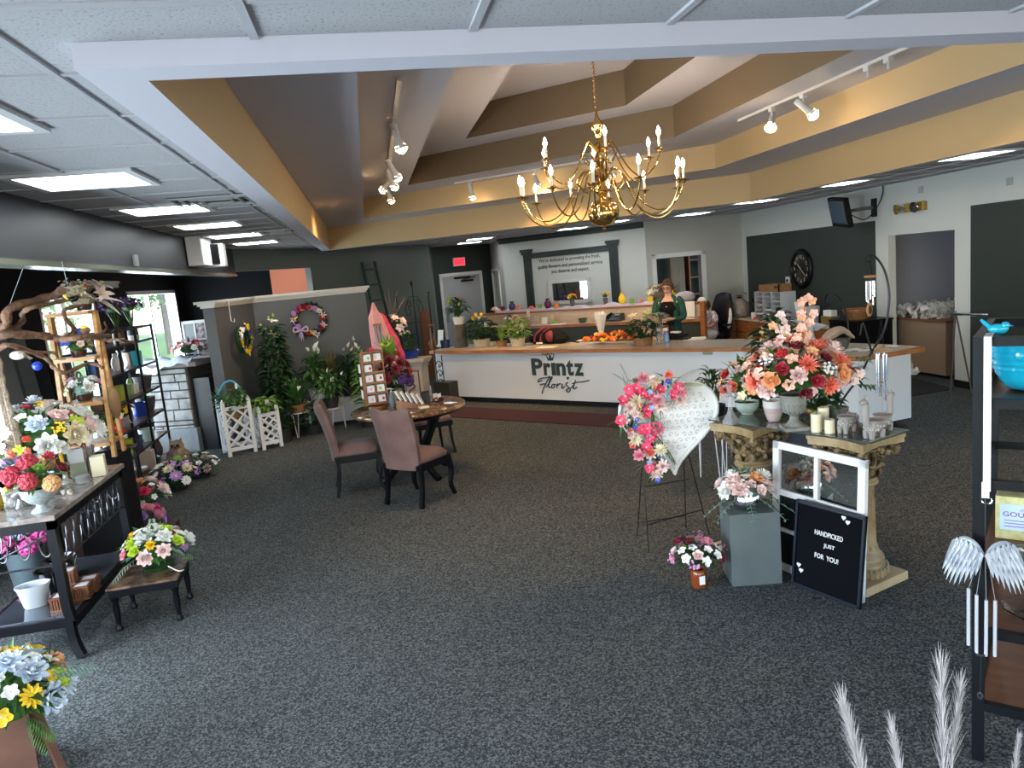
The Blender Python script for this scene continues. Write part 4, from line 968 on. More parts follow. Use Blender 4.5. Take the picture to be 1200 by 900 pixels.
t = thing('sunglasses_case', 'small dark red and black case on the round table', 'case', (.62,7.85,.763), .5); m = MB(); m.ball((0,0,.03),.06,10,(1.3,.7,.5)); m.build('case', mat('dark_red_leather',(.06,.008,.01),.3), t, True); m = MB(); m.box((0,-.02,.07),(.06,.004,.05),rz=.3); m.build('card', M_paper, t)
t = thing('flower_arrangement', 'large burgundy and red flower arrangement with grasses on the round table', 'flower arrangement', (.16,8.22,.763))
pot(t, P_straight(.07,.10,.14), M_pwicker, 'basket')
bouquet(t, (0,0,.31), (.20,.18,.24), [('dahlia','dkred',9,.085),('rose','red',6,.055),('hydrangea','dkpurple',3,.07),('dahlia','red',4,.07),('spray','blush',2,.05)], 11, -.5, leaf=M_leafdk, nleaf=80, lw=.3, lmat2=M_leafgy)
put_flower(t, 'dahlia', 'hot', (-.18,-.08,.58), (-.3,-.7,.5), .07); put_flower(t, 'sunflower', 'lime', (-.02,-.06,.66), (0,-.6,1), .07)
m = MB(); rnd = random.Random(9)
for i in range(60): g = rnd.uniform(0,6.28); e = rad(rnd.uniform(60,88)); m.leaf((0,0,.38), (math.cos(g)*math.cos(e), math.sin(g)*math.cos(e), math.sin(e)), rnd.uniform(.25,.42), .012, .15, .1, 3)
for k in range(7): m.leaf((-.05+.02*k,0,.5), (rnd.uniform(-.5,.4),-.2,.8), .3, .05, .3, .2, 3)
m.build('ornamental_grass', M_leafyl, t)
# ================================================================ pink cloth-wrapped chime on a pole
t = thing('garden_flag', 'tall pointed pink pleated cloth spike with a small chime window', 'garden ornament', (.16,10.5,0))
m = MB(); m.cyl((0,0,0),(-.08,0,1.78),.012,8); m.lathe([(0,0),(.12,0),(.12,.015),(0,.02)], n=14); m.build('pole', M_blackmetal, t)
M_pk = mat('pink_cloth', (.74,.30,.30), .7, var=(.82,.44,.42), vscale=3, stretch=(14,14,1))
m = MB(); vs = []; n = 20
for (z, r, cx) in ((1.82,.012,-.09),(1.70,.05,-.09),(1.62,.09,-.085),(1.40,.12,-.06),(1.15,.15,-.02),(.95,.15,.02),(.86,.10,.03)):
    for j in range(n): g = 2*PI*j/n; q = r*(1+.14*math.cos(g*7)); vs.append((cx+q*math.cos(g), q*.5*math.sin(g), z))
m.add(vs, [(i*n+j,i*n+(j+1)%n,(i+1)*n+(j+1)%n,(i+1)*n+j) for i in range(6) for j in range(n)]); m.build('cloth', M_pk, t, True)
m = MB(); m.bx(-.13,-.01,-.10,-.07,1.50,1.53); m.build('wood_bar', M_oak, t)
for x in (-.11,-.075,-.03): m = MB(); m.cyl((x,-.085,1.5),(x+.02,-.095,1.26),.009,8); m.build('chime_tube', M_chrome, t, True)
m = MB(); m.ball((-.01,-.09,1.10),.05,10,(1,.3,1.2)); m.build('amber_disc', M_oak, t, True)
m = MB(); m.tube(smoothpts([(-.02,.06,1.66),(.04,.07,1.55),(.09,.07,1.40),(.15,.06,1.24),(.20,.06,1.08),(.24,.06,.94)],4), [.015,.03,.045,.05,.05,.045,.05,.055,.06,.06,.065,.07,.07,.065,.06,.055,.06,.06,.05,.035,.01], 8); m.build('hot_pink_cloth', pm('hot'), t, True)
t = thing('flower_arrangement', 'white and burgundy orchid cluster with pampas beside the pink spike', 'flower arrangement', (.36,10.7,0))
m = MB(); m.cyl((0,0,0),(0,0,1.3),.02,8); m.lathe([(0,0),(.12,0),(.1,.03),(0,.04)], n=12); m.build('stand', M_blackmetal, t)
bouquet(t, (0,0,1.45), (.14,.12,.14), [('blossom','blush',5,.06),('rose','dkred',4,.05),('lily','white',2,.07)], 5, -.3, leaf=M_leafdk, nleaf=30)
fronds(t, (-.05,0,1.5), [((-.15,0,1),.42,.2),((.0,0,1),.5,.3),((.2,0,1),.45,.5),((.35,0,.8),.4,.6)], 'pampas_plumes', mat('mauve_plume',(.40,.27,.24),.9), 16, .05, .012)
# ================================================================ carved mantel pedestal and its bowl
t = thing('carved_pedestal', 'cream carved mantel-like pedestal beside the left end of the counter', 'pedestal', (.60,12.2,0), -.42)
M_mant = mat('antique_cream', (.42,.35,.30), .6, var=(.50,.43,.37), vscale=6)
m = MB(); m.bx(-.16,.20,-.14,.18,0,.76); m.bx(-.19,.23,-.17,.2,0,.08)
m.bx(-.18,.22,-.16,.2,.66,.69); m.bx(-.20,.24,-.18,.2,.71,.74); m.build('body', M_mant, t, bevel=.004)
m = MB(); m.bx(-.24,.28,-.22,.22,.76,.81); m.bx(-.22,.26,-.20,.2,.74,.76); m.build('top', M_mant, t, bevel=.006)
m = MB(); m.bx(-.11,.15,-.152,-.14,.12,.14); m.bx(-.11,.15,-.152,-.14,.60,.62); m.bx(-.11,-.09,-.152,-.14,.12,.62); m.bx(.13,.15,-.152,-.14,.12,.62)
m.tube(smoothpts([(0.02,-.15,.2),(-.05,-.15,.28),(.06,-.15,.36),(-.04,-.15,.44),(.03,-.15,.52)],5), .012, 6); m.ball((.03,-.15,.53), .035, 8, (1,.3,1)); m.build('carved_panel', mat('carving_brown',(.12,.075,.055),.6), t)
t = potted('peace_lily', 'white lily plant in a glazed blue bowl on the carved pedestal', 'plant', (.58,12.18,.811), 'arch', .22, .40, 26, P_bowl(.17,.13,.7), mat('cobalt_glaze',(.012,.04,.26),.15), [('tulip','cream',5,.06,.6)], M_leafdk, .4, 3, tagcard=False)
# oval rust boards and iron scroll work by the back left wall
def onWA(px, z, d): return WA.P(px, z, d)
for s, z, lab in ((2.62,0,'rust brown arched board leaning by the back wall, behind the blue bowl'),(.95,0,'rust brown arched board just right of the charcoal partition')):
    m = MB(); n = 14; pts = [(-.17,.0),(.17,.0),(.17,1.25)] + [(.17*math.cos(PI*i/n), 1.25+.2*math.sin(PI*i/n)) for i in range(1,n)] + [(-.17,1.25)]
    k = len(pts); m.add([(a,-.012,b) for a,b in pts]+[(a,.012,b) for a,b in pts], [tuple(range(k)), tuple(range(k,2*k))[::-1]] + [(i,(i+1)%k,k+(i+1)%k,k+i) for i in range(k)])
    o = simple('arched_board', m, mat('rust_wood',(.24,.09,.035),.6,var=(.17,.06,.025),vscale=5), lab, 'board', tuple(onWA(s, 0, .45)), WA.rz, 'rust arched boards by the back left wall')
t = thing('iron_scroll_trellis', 'black iron trellis of scrolls standing by the back left wall', 'trellis', tuple(onWA(2.45,0,.28)), WA.rz)
m = MB()
for x in (-.5,.6): m.cyl((x,0,0),(x,0,1.75),.01,6); m.ball((x,0,1.77),.025,6)
m.cyl((-.5,0,1.2),(.6,0,1.2),.008,5)
for s in (-1,1):
    for z0, k in ((1.25,1),(1.45,.7)):
        m.tube(smoothpts([(.05,0,z0+.4*k),(.05+s*.22*k,0,z0+.38*k),(.05+s*.30*k,0,z0+.2*k),(.05+s*.2*k,0,z0+.1*k),(.05+s*.13*k,0,z0+.2*k),(.05+s*.2*k,0,z0+.25*k)],5), .008, 5)
m.cyl((.05,0,.2),(.05,0,2.0),.01,6); m.ball((.05,0,2.0),.03,8,(1,1,2)); m.build('ironwork', M_blackmetal, t, True)
t = thing('wooden_ladder', 'dark green wooden ladder leaning on the back left wall', 'ladder', tuple(onWA(1.45,0,.5)), WA.rz)
tp = 2.50
for x in (-.19,.19): m = MB(); m.bar((x,0,0),(x,.40,tp),.05,.04); m.build('rail', mat('ladder_green',(.012,.045,.045),.5), t)
for i in range(8): z = .25+i*.30; m = MB(); m.bar((-.19,.40*z/tp,z),(.19,.40*z/tp,z),.03,.035); m.build('rung', MATS['ladder_green'], t)
t = thing('iron_candelabrum', 'tall slim black iron candelabrum with scrolls left of the counter', 'candle stand', (.98,12.2,0))
m = MB(); m.cyl((0,0,0.02),(0,0,1.78),.01,6); m.cyl((.11,0,0),(.11,0,.8),.008,6)
for z in (.35,.5,.65): m.tube(smoothpts([(0,0,z),(.05,0,z+.06),(.10,0,z),(.05,0,z-.05),(.06,0,z+.01)],4), .008, 5)
m.lathe([(0,0),(.1,0),(.1,.015),(0,.02)], n=12); m.ball((0,0,1.79),.018,6); m.build('stand', M_blackmetal, t, True)
m = MB(); m.lathe([(0,1.30),(.055,1.305),(.06,1.32),(.0,1.33)], n=12); m.build('wood_disc', M_oak, t, True)
for x in (-.03,.035): m = MB(); m.cyl((x,-.0,1.28),(x,0,.98),.009,8); m.build('chime_tube', M_chrome, t, True)
box_thing('dark_box', 'dark olive display box on the floor against the white counter', 'box', (1.12,12.18,0), crz, [(-.17,.17,-.13,.13,0,.36)], mat('olive_black',(.022,.022,.018),.5))
# ================================================================ potted plants in the niche
def lattice(label, loc, rz, s, h, feet=.06):
    t = thing('lattice_planter', label, 'planter', (*loc,0), rz, 'white lattice planters on the carpet')
    for a in (-1,1):
        for b in (-1,1):
            m = MB(); m.bx(a*s/2-.022,a*s/2+.022,b*s/2-.022,b*s/2+.022,0,h); m.lathe([(.031,h),(.026,h+.03),(0,h+.07)], (a*s/2,b*s/2,0), 4); m.build('post', M_white, t)
    for k in range(4):
        m = MB(); m.M = Matrix.Rotation(k*PI/2, 4, 'Z')
        m.bx(-s/2,s/2,s/2-.012,s/2+.012,feet,feet+.05); m.bx(-s/2,s/2,s/2-.012,s/2+.012,h-.09,h-.04)
        z0, z1 = feet+.05, h-.09; n = 3; W2 = s/2; st = (z1-z0)/n
        for i in range(-2, n+2):
            for sg in (1,-1):
                za, zb = z0+i*st, z0+i*st+st*2; pa, pb = V((-W2*sg, s/2+.004*sg, za)), V((W2*sg, s/2+.004*sg, zb))
                d = pb-pa; ta, tb = 0, 1
                if za < z0: ta = (z0-za)/(zb-za)
                if zb > z1: tb = (z1-za)/(zb-za)
                if tb > ta + .02: m.bar(pa+d*ta, pa+d*tb, .008, .026, up=(0,1,0)) if False else m.bar(pa+d*ta, pa+d*tb, .026, .007, up=(0,1,0))
        m.build('lattice_panel', M_white, t)
    return t
lattice('taller white lattice planter with picket posts, on the left', (-1.93,10.30), rad(22), .33, .70)
lattice('shorter white lattice planter with picket posts, on the right', (-1.55,10.40), rad(25), .24, .54)
m = MB(); 
t = potted('dish_garden', 'mixed green basket with turquoise braided handle in the taller lattice planter', 'plant', (-1.93,10.30,.46), 'bush', .20, .30, 70, P_straight(.11,.14,.16), M_wicker, [], M_leaf, .4, 21)
m = MB(); m.tube(smoothpts([(-.15,0,.12),(-.17,0,.3),(-.10,0,.47),(.02,0,.52),(.12,0,.42)],6), .014, 6); m.build('handle', mat('turquoise',(.05,.36,.50),.4), t, True)
m = MB()
for i in range(24): g = i*.7; m.leaf((-.12,-.02,.2), (-.4+.3*math.cos(g), .3*math.sin(g), 1), .28, .02, .2, .1, 3)
m.build('fern_sprays', M_leafgy, t); m = MB(); m.box((.09,-.08,.45),(.03,.003,.07),rz=.4); m.build('care_card', M_paper, t)
potted('dish_garden', 'green plant basket with a white card in the shorter lattice planter', 'plant', (-1.55,10.40,.36), 'bush', .17, .24, 60, P_straight(.08,.10,.14), mat('grey_basket',(.10,.09,.085),.7), [], M_leafyl, .5, 22, tagcard=True)
potted('tall_foliage_plant', 'tall dark glossy plant with white lilies in the partition corner', 'plant', (-1.42,11.05,0), 'tall', .36, 1.42, 190, P_straight(.13,.17,.26), M_dkpot, [('lily','white',3,.09,.84),('tulip','lime',7,.045,.80)], M_leafdk, .5, 23)
def hairpin(label, loc, h, r=.16):
    t = thing('plant_stand', label, 'plant stand', (*loc,0), .4, 'white hairpin plant stands'); m = MB(); n = 24
    m.tube([(r*math.cos(2*PI*i/n), r*math.sin(2*PI*i/n), h) for i in range(n+1)], .006, 5, False); m.lathe([(0,h-.004),(r,h-.004),(r,h),(0,h)], n=20); m.build('ring', M_wmetal, t)
    for k in range(3):
        g = k*2.094; e = V((math.cos(g), math.sin(g), 0)); f = V((-e.y, e.x, 0)); m = MB(); m.tube([e*r+f*.04+V((0,0,h)), e*(r+.01)+f*.008+V((0,0,.01)), e*(r+.01)-f*.008+V((0,0,.01)), e*r-f*.04+V((0,0,h))], .005, 5); m.build('hairpin_leg', M_wmetal, t)
hairpin('left white hairpin plant stand, under a bromeliad basket', (-1.18,10.92), .35)
hairpin('right white hairpin plant stand, behind the left chair', (-.70,11.02), .34)
potted('foliage_plant', 'bronze and lime bromeliad basket on the left hairpin stand', 'plant', (-1.18,10.92,.352), 'spike', .26, .42, 44, P_straight(.11,.14,.12), M_wicker, [('tulip','cream',3,.05,.5)], M_leaf, .9, 24, tagcard=True)
potted('peace_lily', 'peace lily with pale blooms on the right hairpin stand', 'plant', (-.70,11.02,.342), 'arch', .26, .52, 46, P_straight(.09,.12,.14), M_dkpot, [('spathe','white',3,.06,.55)], M_leaf, .4, 25, tagcard=True)
box_thing('plinth', 'low grey-white display plinth behind the chairs', 'plinth', (-.72,11.55,0), 0, [(-.42,.48,-.2,.2,.06,.42)], mat('plinth_grey',(.42,.43,.45),.5)); 
m = MB(); m.bx(-.40,.46,-.18,.18,0,.06); o = m.build('base', M_black); o.parent = bpy.data.objects['plinth']
potted('peace_lily', 'tall peace lily with white blooms on the left of the grey plinth', 'plant', (-.92,11.52,.421), 'arch', .30, .66, 60, P_straight(.10,.13,.16), M_wmetal, [('spathe','white',6,.075,.75)], M_leaf, .4, 26)
potted('foliage_plant', 'dark spiky dracaena on the right of the grey plinth', 'plant', (-.42,11.50,.421), 'arch', .30, .62, 60, P_straight(.10,.13,.15), M_dkpot, [('spathe','cream',4,.07,.75)], M_leafdk, .32, 27)
potted('croton_plant', 'bronze-tipped spiky plant standing between the peace lilies', 'plant', (-.66,11.64,.421), 'spike', .2, .70, 40, P_straight(.07,.09,.12), M_dkpot, [], mat('leaf_bronze',(.10,.09,.03),.5,var=(.18,.13,.04)), .8, 28)
potted('foliage_plant', 'variegated lime plant beside the card rack', 'plant', (-.18,10.95,0), 'tall', .26, .95, 90, P_straight(.12,.15,.24), M_dkpot, [('spathe','white',3,.06,.9)], M_leafyl, .5, 29)
potted('foliage_plant', 'dark low bushy plant on the floor between the hairpin stands', 'plant', (-.98,10.98,0), 'bush', .2, .42, 70, P_straight(.1,.12,.14), M_dkpot, [], M_leafdk, .5, 30)
potted('foliage_plant', 'dark leafy plant on the floor right of the shorter lattice planter', 'plant', (-1.36,10.62,0), 'bush', .17, .5, 60, P_straight(.08,.1,.2), M_dkpot, [], M_leafdk, .5, 31)
# wreaths
def wreath(name, label, loc, R_, rt, rot, spec, seed):
    t = thing(name, label, 'wreath', loc); t.rotation_euler = rot
    rnd = random.Random(seed); m = MB(); n = 26
    m.tube([(R_*math.cos(2*PI*i/n), 0, R_*math.sin(2*PI*i/n)) for i in range(n+1)], rt*.6, 6, False)
    for i in range(150): g = rnd.uniform(0,6.28); p = V((R_*math.cos(g), -rt*.3, R_*math.sin(g))); m.leaf(p, (rnd.uniform(-1,1), -.6, rnd.uniform(-1,1)), rt*1.5, rt*.5, .1, .1, 3)
    m.build('greenery', M_leafdk, t); fl = []
    for k, c, nn, s in spec: fl += [(k,c,s)]*nn
    rnd.shuffle(fl); N = len(fl)
    for i, (k, c, s) in enumerate(fl):
        g = 2*PI*i/N + rnd.uniform(-.1,.1); q = R_+rnd.uniform(-.4,.4)*rt; put_flower(t, k, c, (q*math.cos(g), -rt*.75, q*math.sin(g)), (rnd.uniform(-.4,.4),-1,rnd.uniform(-.3,.5)), s, rnd)
    return t
t = wreath('wreath', 'round wreath of red, purple and yellow flowers on the charcoal partition', (-.91,11.80,1.62), .215, .075, (0,0,0), [('rose','red',4,.055),('hydrangea','lilac',4,.05),('blossom','yellow',5,.04),('lily','blush',4,.06),('blossom','purple',6,.04),('carnation','mag',3,.05),('daisy','cream',3,.045)], 3)
m = MB(); 
for d in ((-.5,-.6),(-.1,-.9),(.25,-.85)): m.leaf((-.14,-.09,-.15), (d[0]*.5,-.1,d[1]), .17, .05, .1, .2, 3)
for s in (-1,1): m.tube(smoothpts([(-.14,-.09,-.14),(-.14+s*.09,-.12,-.09),(-.14+s*.10,-.12,-.16),(-.14,-.09,-.14)],4), .014, 5)
m.build('bow', mat('pale_lilac_ribbon',(.52,.44,.62),.5), t)
t = wreath('wreath', 'yellow, blue and white wreath hung edge-on from the partition wing', (-1.80,11.02,1.47), .17, .06, (0,0,rad(78)), [('rose','yellow',5,.05),('blossom','white',6,.045),('blossom','blue',4,.045),('lily','yellow',4,.06)], 4)
t = thing('wreath_hanger', 'white over-the-top wreath hanger on the partition wing', 'hanger', (-1.90,10.92,1.75)); m = MB(); m.tube([(-.06,0,.30),(-.0,0,.31),(.0,0,.0),(.04,0,-.02),(.045,0,.03)], .006, 5); m.build('hook', M_wmetal, t)
# ================================================================ gilded column pedestals with the glass top
def gold():
    m = mat('antique_gold', (.36,.26,.13), .42, var=(.22,.15,.07), vscale=9, bump=.5, bscale=35, dist=.006); return m
M_gold = gold()
M_goldc = mat('antique_gold_carved', (.30,.21,.10), .38, var=(.035,.022,.010), vscale=22, bump=1, bscale=30, dist=.03)
def column(label, loc, rz, plinth=True):
    t = thing('column_pedestal', label, 'pedestal', (*loc,0), rz, 'gilded column pedestals under the glass top')
    m = MB(); m.bx(-.2,.2,-.2,.2,0,.055); m.build('plinth', mat('gold_plinth',(.42,.31,.17),.5,var=(.5,.38,.22),vscale=5), t, bevel=.004)
    m = MB(); m.lathe([(0,.055),(.165,.055),(.175,.075),(.172,.10),(.150,.115),(.145,.13),(.152,.15),(.145,.17),(.125,.19),(.118,.21)], n=36)
    for i in range(30): g = 2*PI*i/30; m.bar((.174*math.cos(g),.174*math.sin(g),.062),(.165*math.cos(g),.165*math.sin(g),.112),.014,.010)
    m.build('base', M_gold, t, True)
    m = MB(); n = 64; vs = []
    for (z, r, fl) in ((.19,.118,0),(.225,.116,0),(.24,.112,.010),(.60,.104,.010),(.612,.106,0),(.63,.106,0)):
        for j in range(n): g = 2*PI*j/n; q = r - fl*1.5*(.5+.5*math.cos(g*14))**.5; vs.append((q*math.cos(g), q*math.sin(g), z))
    m.add(vs, [(i*n+j,i*n+(j+1)%n,(i+1)*n+(j+1)%n,(i+1)*n+j) for i in range(5) for j in range(n)]); m.build('shaft', M_gold, t, True)
    m = MB(); m.lathe([(0,.62),(.118,.62),(.126,.632),(.122,.645),(.112,.652),(.112,.665),(0,.67)], n=32); m.build('neck_ring', M_gold, t, True)
    m = MB(); m.lathe([(0,.66),(.108,.66),(.115,.72),(.135,.80),(.165,.86),(0,.87)], n=32)
    for tier, (z0, k, r0, L) in enumerate(((.665,10,.112,.10),(.71,10,.118,.12))):
        for i in range(k):
            g = 2*PI*(i+.5*tier)/k; e = V((math.cos(g), math.sin(g), 0))
            m.leaf(e*r0+V((0,0,z0)), e*.28+V((0,0,1)), L, .075, -.05, .25, 4, up=tuple(e)); m.ball(e*(r0+.035+.012*tier)+V((0,0,z0+L*.88)), .019, 7, (1,1,.8))
    for i in range(4):
        g = PI/4+i*PI/2; e = V((math.cos(g), math.sin(g), 0)); f = V((-e.y, e.x, 0))
        m.tube(smoothpts([e*.12+V((0,0,.74)), e*.16+V((0,0,.80)), e*.215+V((0,0,.855)), e*.235+V((0,0,.83)), e*.215+V((0,0,.81)), e*.20+V((0,0,.83))],4), .017, 6)
        m.ball(e*.222+V((0,0,.835)), .03, 8, (1,1,1))
        g2 = i*PI/2; e = V((math.cos(g2), math.sin(g2), 0)); f = V((-e.y, e.x, 0))
        for s in (-1,1): m.tube(smoothpts([e*.125+f*s*.015+V((0,0,.74)), e*.15+f*s*.03+V((0,0,.80)), e*.17+f*s*.06+V((0,0,.845)), e*.168+f*s*.04+V((0,0,.82))],4), .013, 6); m.ball(e*.172+f*s*.052+V((0,0,.832)), .022, 7)
        m.ball(e*.168+V((0,0,.852)), .024, 8)
    m.build('capital', M_goldc, t, True)
    m = MB(); n = 10; pts = []
    for k in range(4):
        a = PI/4+k*PI/2; b = a+PI/2; A_, B_ = V((math.cos(a), math.sin(a)))*.27, V((math.cos(b), math.sin(b)))*.27; mid = (A_+B_)/2
        f = V((-math.sin(a), math.cos(a)))*.03
        for i in range(n): s = i/n; p = A_.lerp(B_, s); p -= mid.normalized()*.035*math.sin(PI*s)*1.0; pts.append((p.x, p.y))
    m.prism(pts, .868, .90); m.prism([(x*1.03,y*1.03) for x,y in pts], .90, .922); m.build('abacus', M_gold, t)
    return t
column('gilded column pedestal on the right, its square plinth in view', (2.79,3.90), rad(18))
column('gilded column pedestal on the left, behind the white window frame', (2.46,4.54), rad(18))
t = thing('glass_table', 'clear glass slab bridging the two gilded columns', 'glass slab', (2.66,4.3,.9235))
GT = [(2.24,4.73),(2.72,3.66),(3.08,3.79),(2.68,4.90)]
m = MB(); m.prism([(x-2.66,y-4.3) for x,y in GT], 0, .010); m.build('glass', mat('table_glass',(.80,.92,.90),.02,trans=.93), t)
ZG = .9345
# ---- on the glass
t = thing('glass_cross', 'clear crystal cross on a flared base at the left of the glass top', 'ornament', (2.30,4.52,ZG), rad(-20))
M_cry = mat('crystal', (.93,.95,.95), .04, trans=.75)
m = MB(); m.lathe([(0,0),(.055,0),(.055,.02),(.025,.07),(.018,.09),(0,.09)], n=4); m.bx(-.013,.013,-.012,.012,.08,.27); m.bx(-.055,.055,-.012,.012,.185,.215); m.build('cross', M_cry, t)
def ptd(name, label, loc, kind, r, h, n, potp, potm, **k): return potted(name, label, 'plant', loc, kind, r, h, n, potp, potm, **k)
t = thing('flower_arrangement', 'small coral and peach flowers in a pale green bowl, left end of the glass top', 'flower arrangement', (2.54,4.74,ZG))
pot(t, P_bowl(.085,.09,.5), mat('pale_green_glaze',(.36,.44,.38),.25), 'bowl')
bouquet(t, (-.02,0,.22), (.17,.15,.16), [('rose','coral',4,.05),('blossom','peach',6,.04),('carnation','blush',4,.045),('blossom','white',5,.035),('rose','peach',2,.055),('rose','red',2,.04)], 31, -.3, nleaf=55)
t = thing('planter_pot', 'cream and pink glazed ceramic cup planter on the glass top', 'pot', (2.57,4.44,ZG))
m = MB(); m.lathe([(0,0),(.035,0),(.042,.01),(.058,.06)], n=28); m.m = 1; m.lathe([(.058,.06),(.064,.095)], n=28); m.m = 2; m.lathe([(.064,.095),(.067,.135),(.069,.142),(.064,.143),(.058,.12),(.0,.11)], n=28)
m.build('pot', [mat('blush_glaze',(.50,.40,.38),.3), mat('blush_glaze2',(.46,.33,.32),.4), mat('cream_glaze',(.62,.60,.57),.2)], t, True)
t = thing('urn_arrangement', 'big peach, coral and red flower arrangement in a grey stone urn on the glass top', 'flower arrangement', (2.555,4.17,ZG), rad(-15))
M_urn = mat('grey_stone', (.16,.165,.15), .8, var=(.25,.25,.22), vscale=12, bump=.5, bscale=50)
m = MB(); m.bx(-.075,.075,-.075,.075,0,.022); m.lathe([(0,.02),(.062,.022),(.05,.035),(.03,.06),(.026,.085),(.035,.095),(.05,.105),(.07,.13),(.075,.17),(.082,.20),(.088,.215),(.088,.225),(.078,.225),(.06,.19)], n=28)
for i in range(16): g = 2*PI*i/16; m.bar((.062*math.cos(g),.062*math.sin(g),.11),(.076*math.cos(g),.076*math.sin(g),.165),.010,.008)
m.build('urn', M_urn, t, True)
bouquet(t, (0,-.02,.37), (.30,.22,.19), [('rose','peach',4,.075),('dahlia','coral',6,.07),('carnation','blush',7,.07),('rose','dkred',6,.06),('lily','dkred',2,.08),('blossom','salmon',14,.045),('rose','crimson',4,.055),('berry','red',3,.04),('lily','coral',4,.07),('blossom','peach',5,.04),('peony','blush',3,.07),('spray','white',3,.06)], 77, -.55, leaf=M_leaf, nleaf=120, lw=.35, lmat2=M_leafgy)
rnd = random.Random(8)
for (x0, z0, x1, z1, n, col) in ((.02,.5,.09,.84,20,'salmon'),(-.05,.5,-.10,.72,11,'blush'),(.05,.5,.02,.62,9,'salmon'),(.22,.40,.40,.30,8,'blush'),(-.25,.36,-.32,.24,6,'cream')):
    m = MB(); m.tube([(x0*.5,0,.3),(x0,-.03,z0),(x1,-.05,z1)], .003, 4); m.build('stem', M_stem, t)
    for i in range(n): s = i/(n-1); put_flower(t, 'blossom', col if i % 4 else 'peach', (x0+(x1-x0)*s+rnd.uniform(-.04,.04), -.06+rnd.uniform(-.04,.04), z0+(z1-z0)*s+rnd.uniform(-.02,.02)), (rnd.uniform(-.6,.6),-1,rnd.uniform(-.2,.8)), .032, rnd)
m = MB(); m.box((.055,-.10,.24),(.03,.002,.045)); m.tube([(.05,-.08,.30),(.055,-.10,.262)],.0015,3); m.build('price_tag', M_paper, t)
for (x, y, r, h, lab) in ((2.62,4.035,.031,.115,'ivory pillar candle, left of three on the glass top'),(2.705,4.085,.033,.135,'tallest ivory pillar candle, at the back of three on the glass top'),(2.665,3.965,.030,.085,'shortest ivory pillar candle, front right of three on the glass top')):
    t = thing('pillar_candle', lab, 'candle', (x,y,ZG), 0, 'ivory pillar candles on the glass top'); m = MB(); m.lathe([(0,0),(r,0),(r,h-.003),(r-.003,h),(r*.6,h-.006),(0,h-.008)], n=24); m.build('wax', mat('ivory_wax',(.72,.65,.46),.4), t, True)
    m = MB(); m.cyl((0,0,h-.008),(.002,0,h+.006),.0015,5); m.build('wick', M_black, t)
M_llama = mat('grey_ceramic', (.30,.27,.255), .6); M_dot = mat('white_dots', (.62,.60,.57), .6)
def animal(name, label, loc, rz, neck, s=1.0):
    t = thing(name, label, 'planter', (*loc,ZG), rz, 'grey dotted animal planters on the glass top')
    m = MB(); sc = s
    for x in (-.045,.045):
        for y in (-.02,.02): m.tube([(x*sc,y*sc,0),(x*sc,y*sc,.05*sc)], [.014*sc,.018*sc], 8)
    m.ball((0,0,.065*sc), 1, 16, (.072*sc,.042*sc,.04*sc)); m.lathe([(.045*sc,.085*sc),(.055*sc,.10*sc),(.058*sc,.108*sc),(.05*sc,.108*sc),(.035*sc,.09*sc)], n=20)
    if neck:
        m.tube(smoothpts([(-.055*sc,0,.07*sc),(-.07*sc,0,.12*sc),(-.07*sc,0,.19*sc),(-.073*sc,0,.215*sc)],4), .02*sc, 10); m.ball((-.085*sc,0,.222*sc), 1, 10, (.03*sc,.017*sc,.018*sc))
        for y in (-.01,.01): m.tube([(-.07*sc,y*sc,.235*sc),(-.066*sc,y*1.3*sc,.262*sc)], [.007*sc,.002*sc], 5)
    else:
        m.ball((.085*sc,0,.08*sc), .034*sc, 10); m.ball((.07*sc,-.03*sc,.085*sc), 1, 10, (.01*sc,.006*sc,.035*sc)); m.ball((.08*sc,.03*sc,.09*sc), 1, 10, (.026*sc,.008*sc,.03*sc)); m.tube(smoothpts([(.11*sc,0,.07*sc),(.13*sc,0,.03*sc),(.135*sc,0,.01*sc),(.15*sc,0,.012*sc)],4), [.013*sc]*10+[.007*sc]*3, 7)
    m.build('body', M_llama, t, True); m = MB(); rnd = random.Random(3)
    for i in range(70):
        a = rnd.uniform(0,6.28); b = rnd.uniform(-.6,.7); p = (math.cos(a)*math.cos(b)*.073*sc, math.sin(a)*math.cos(b)*.043*sc, .065*sc+math.sin(b)*.041*sc); m.ball(p, .0038*sc, 5)
    m.build('dot_pattern', M_dot, t)
animal('elephant_planter', 'grey dotted ceramic elephant planter beside the candles', (2.755,3.93), rad(25), False, .95)
animal('llama_planter', 'grey dotted ceramic llama planter, nearer of the two long-necked ones', (2.80,3.74), rad(15), True, 1.0)
animal('llama_planter', 'grey dotted ceramic llama planter, farther one by the column corner', (2.94,3.85), rad(195), True, .95)
# ---- behind the glass top: plinth, plants and chimes
box_thing('grey_plinth', 'blue-grey display plinth behind the glass top', 'plinth', (3.06,4.60,0), rad(18), [(-.22,.20,-.17,.17,0,.80)], mat('bluegrey_paint',(.15,.17,.22),.5))
t = potted('flower_arrangement', 'pink blossom arrangement in a hammered brass pot behind the glass top', 'flower arrangement', (2.97,4.60,.802), 'bush', .17, .22, 70, [(0,0),(.05,0),(.055,.03),(.045,.035),(.075,.06),(.085,.11),(.085,.15),(.09,.155),(.082,.16),(.07,.14)], mat('hammered_brass',(.34,.24,.10),.35,metal=.8,bump=.8,bscale=45,dist=.01), [], M_leafdk, .5, 41)
rnd = random.Random(4)
for i in range(20): a = rnd.uniform(-.22,.24); put_flower(t, 'blossom', ('blush','pink','cream')[i%3], (a, -.12+rnd.uniform(-.05,.05), .30+.12*abs(math.sin(i))), (a*2,-1,.5), .042, rnd)
m = MB()
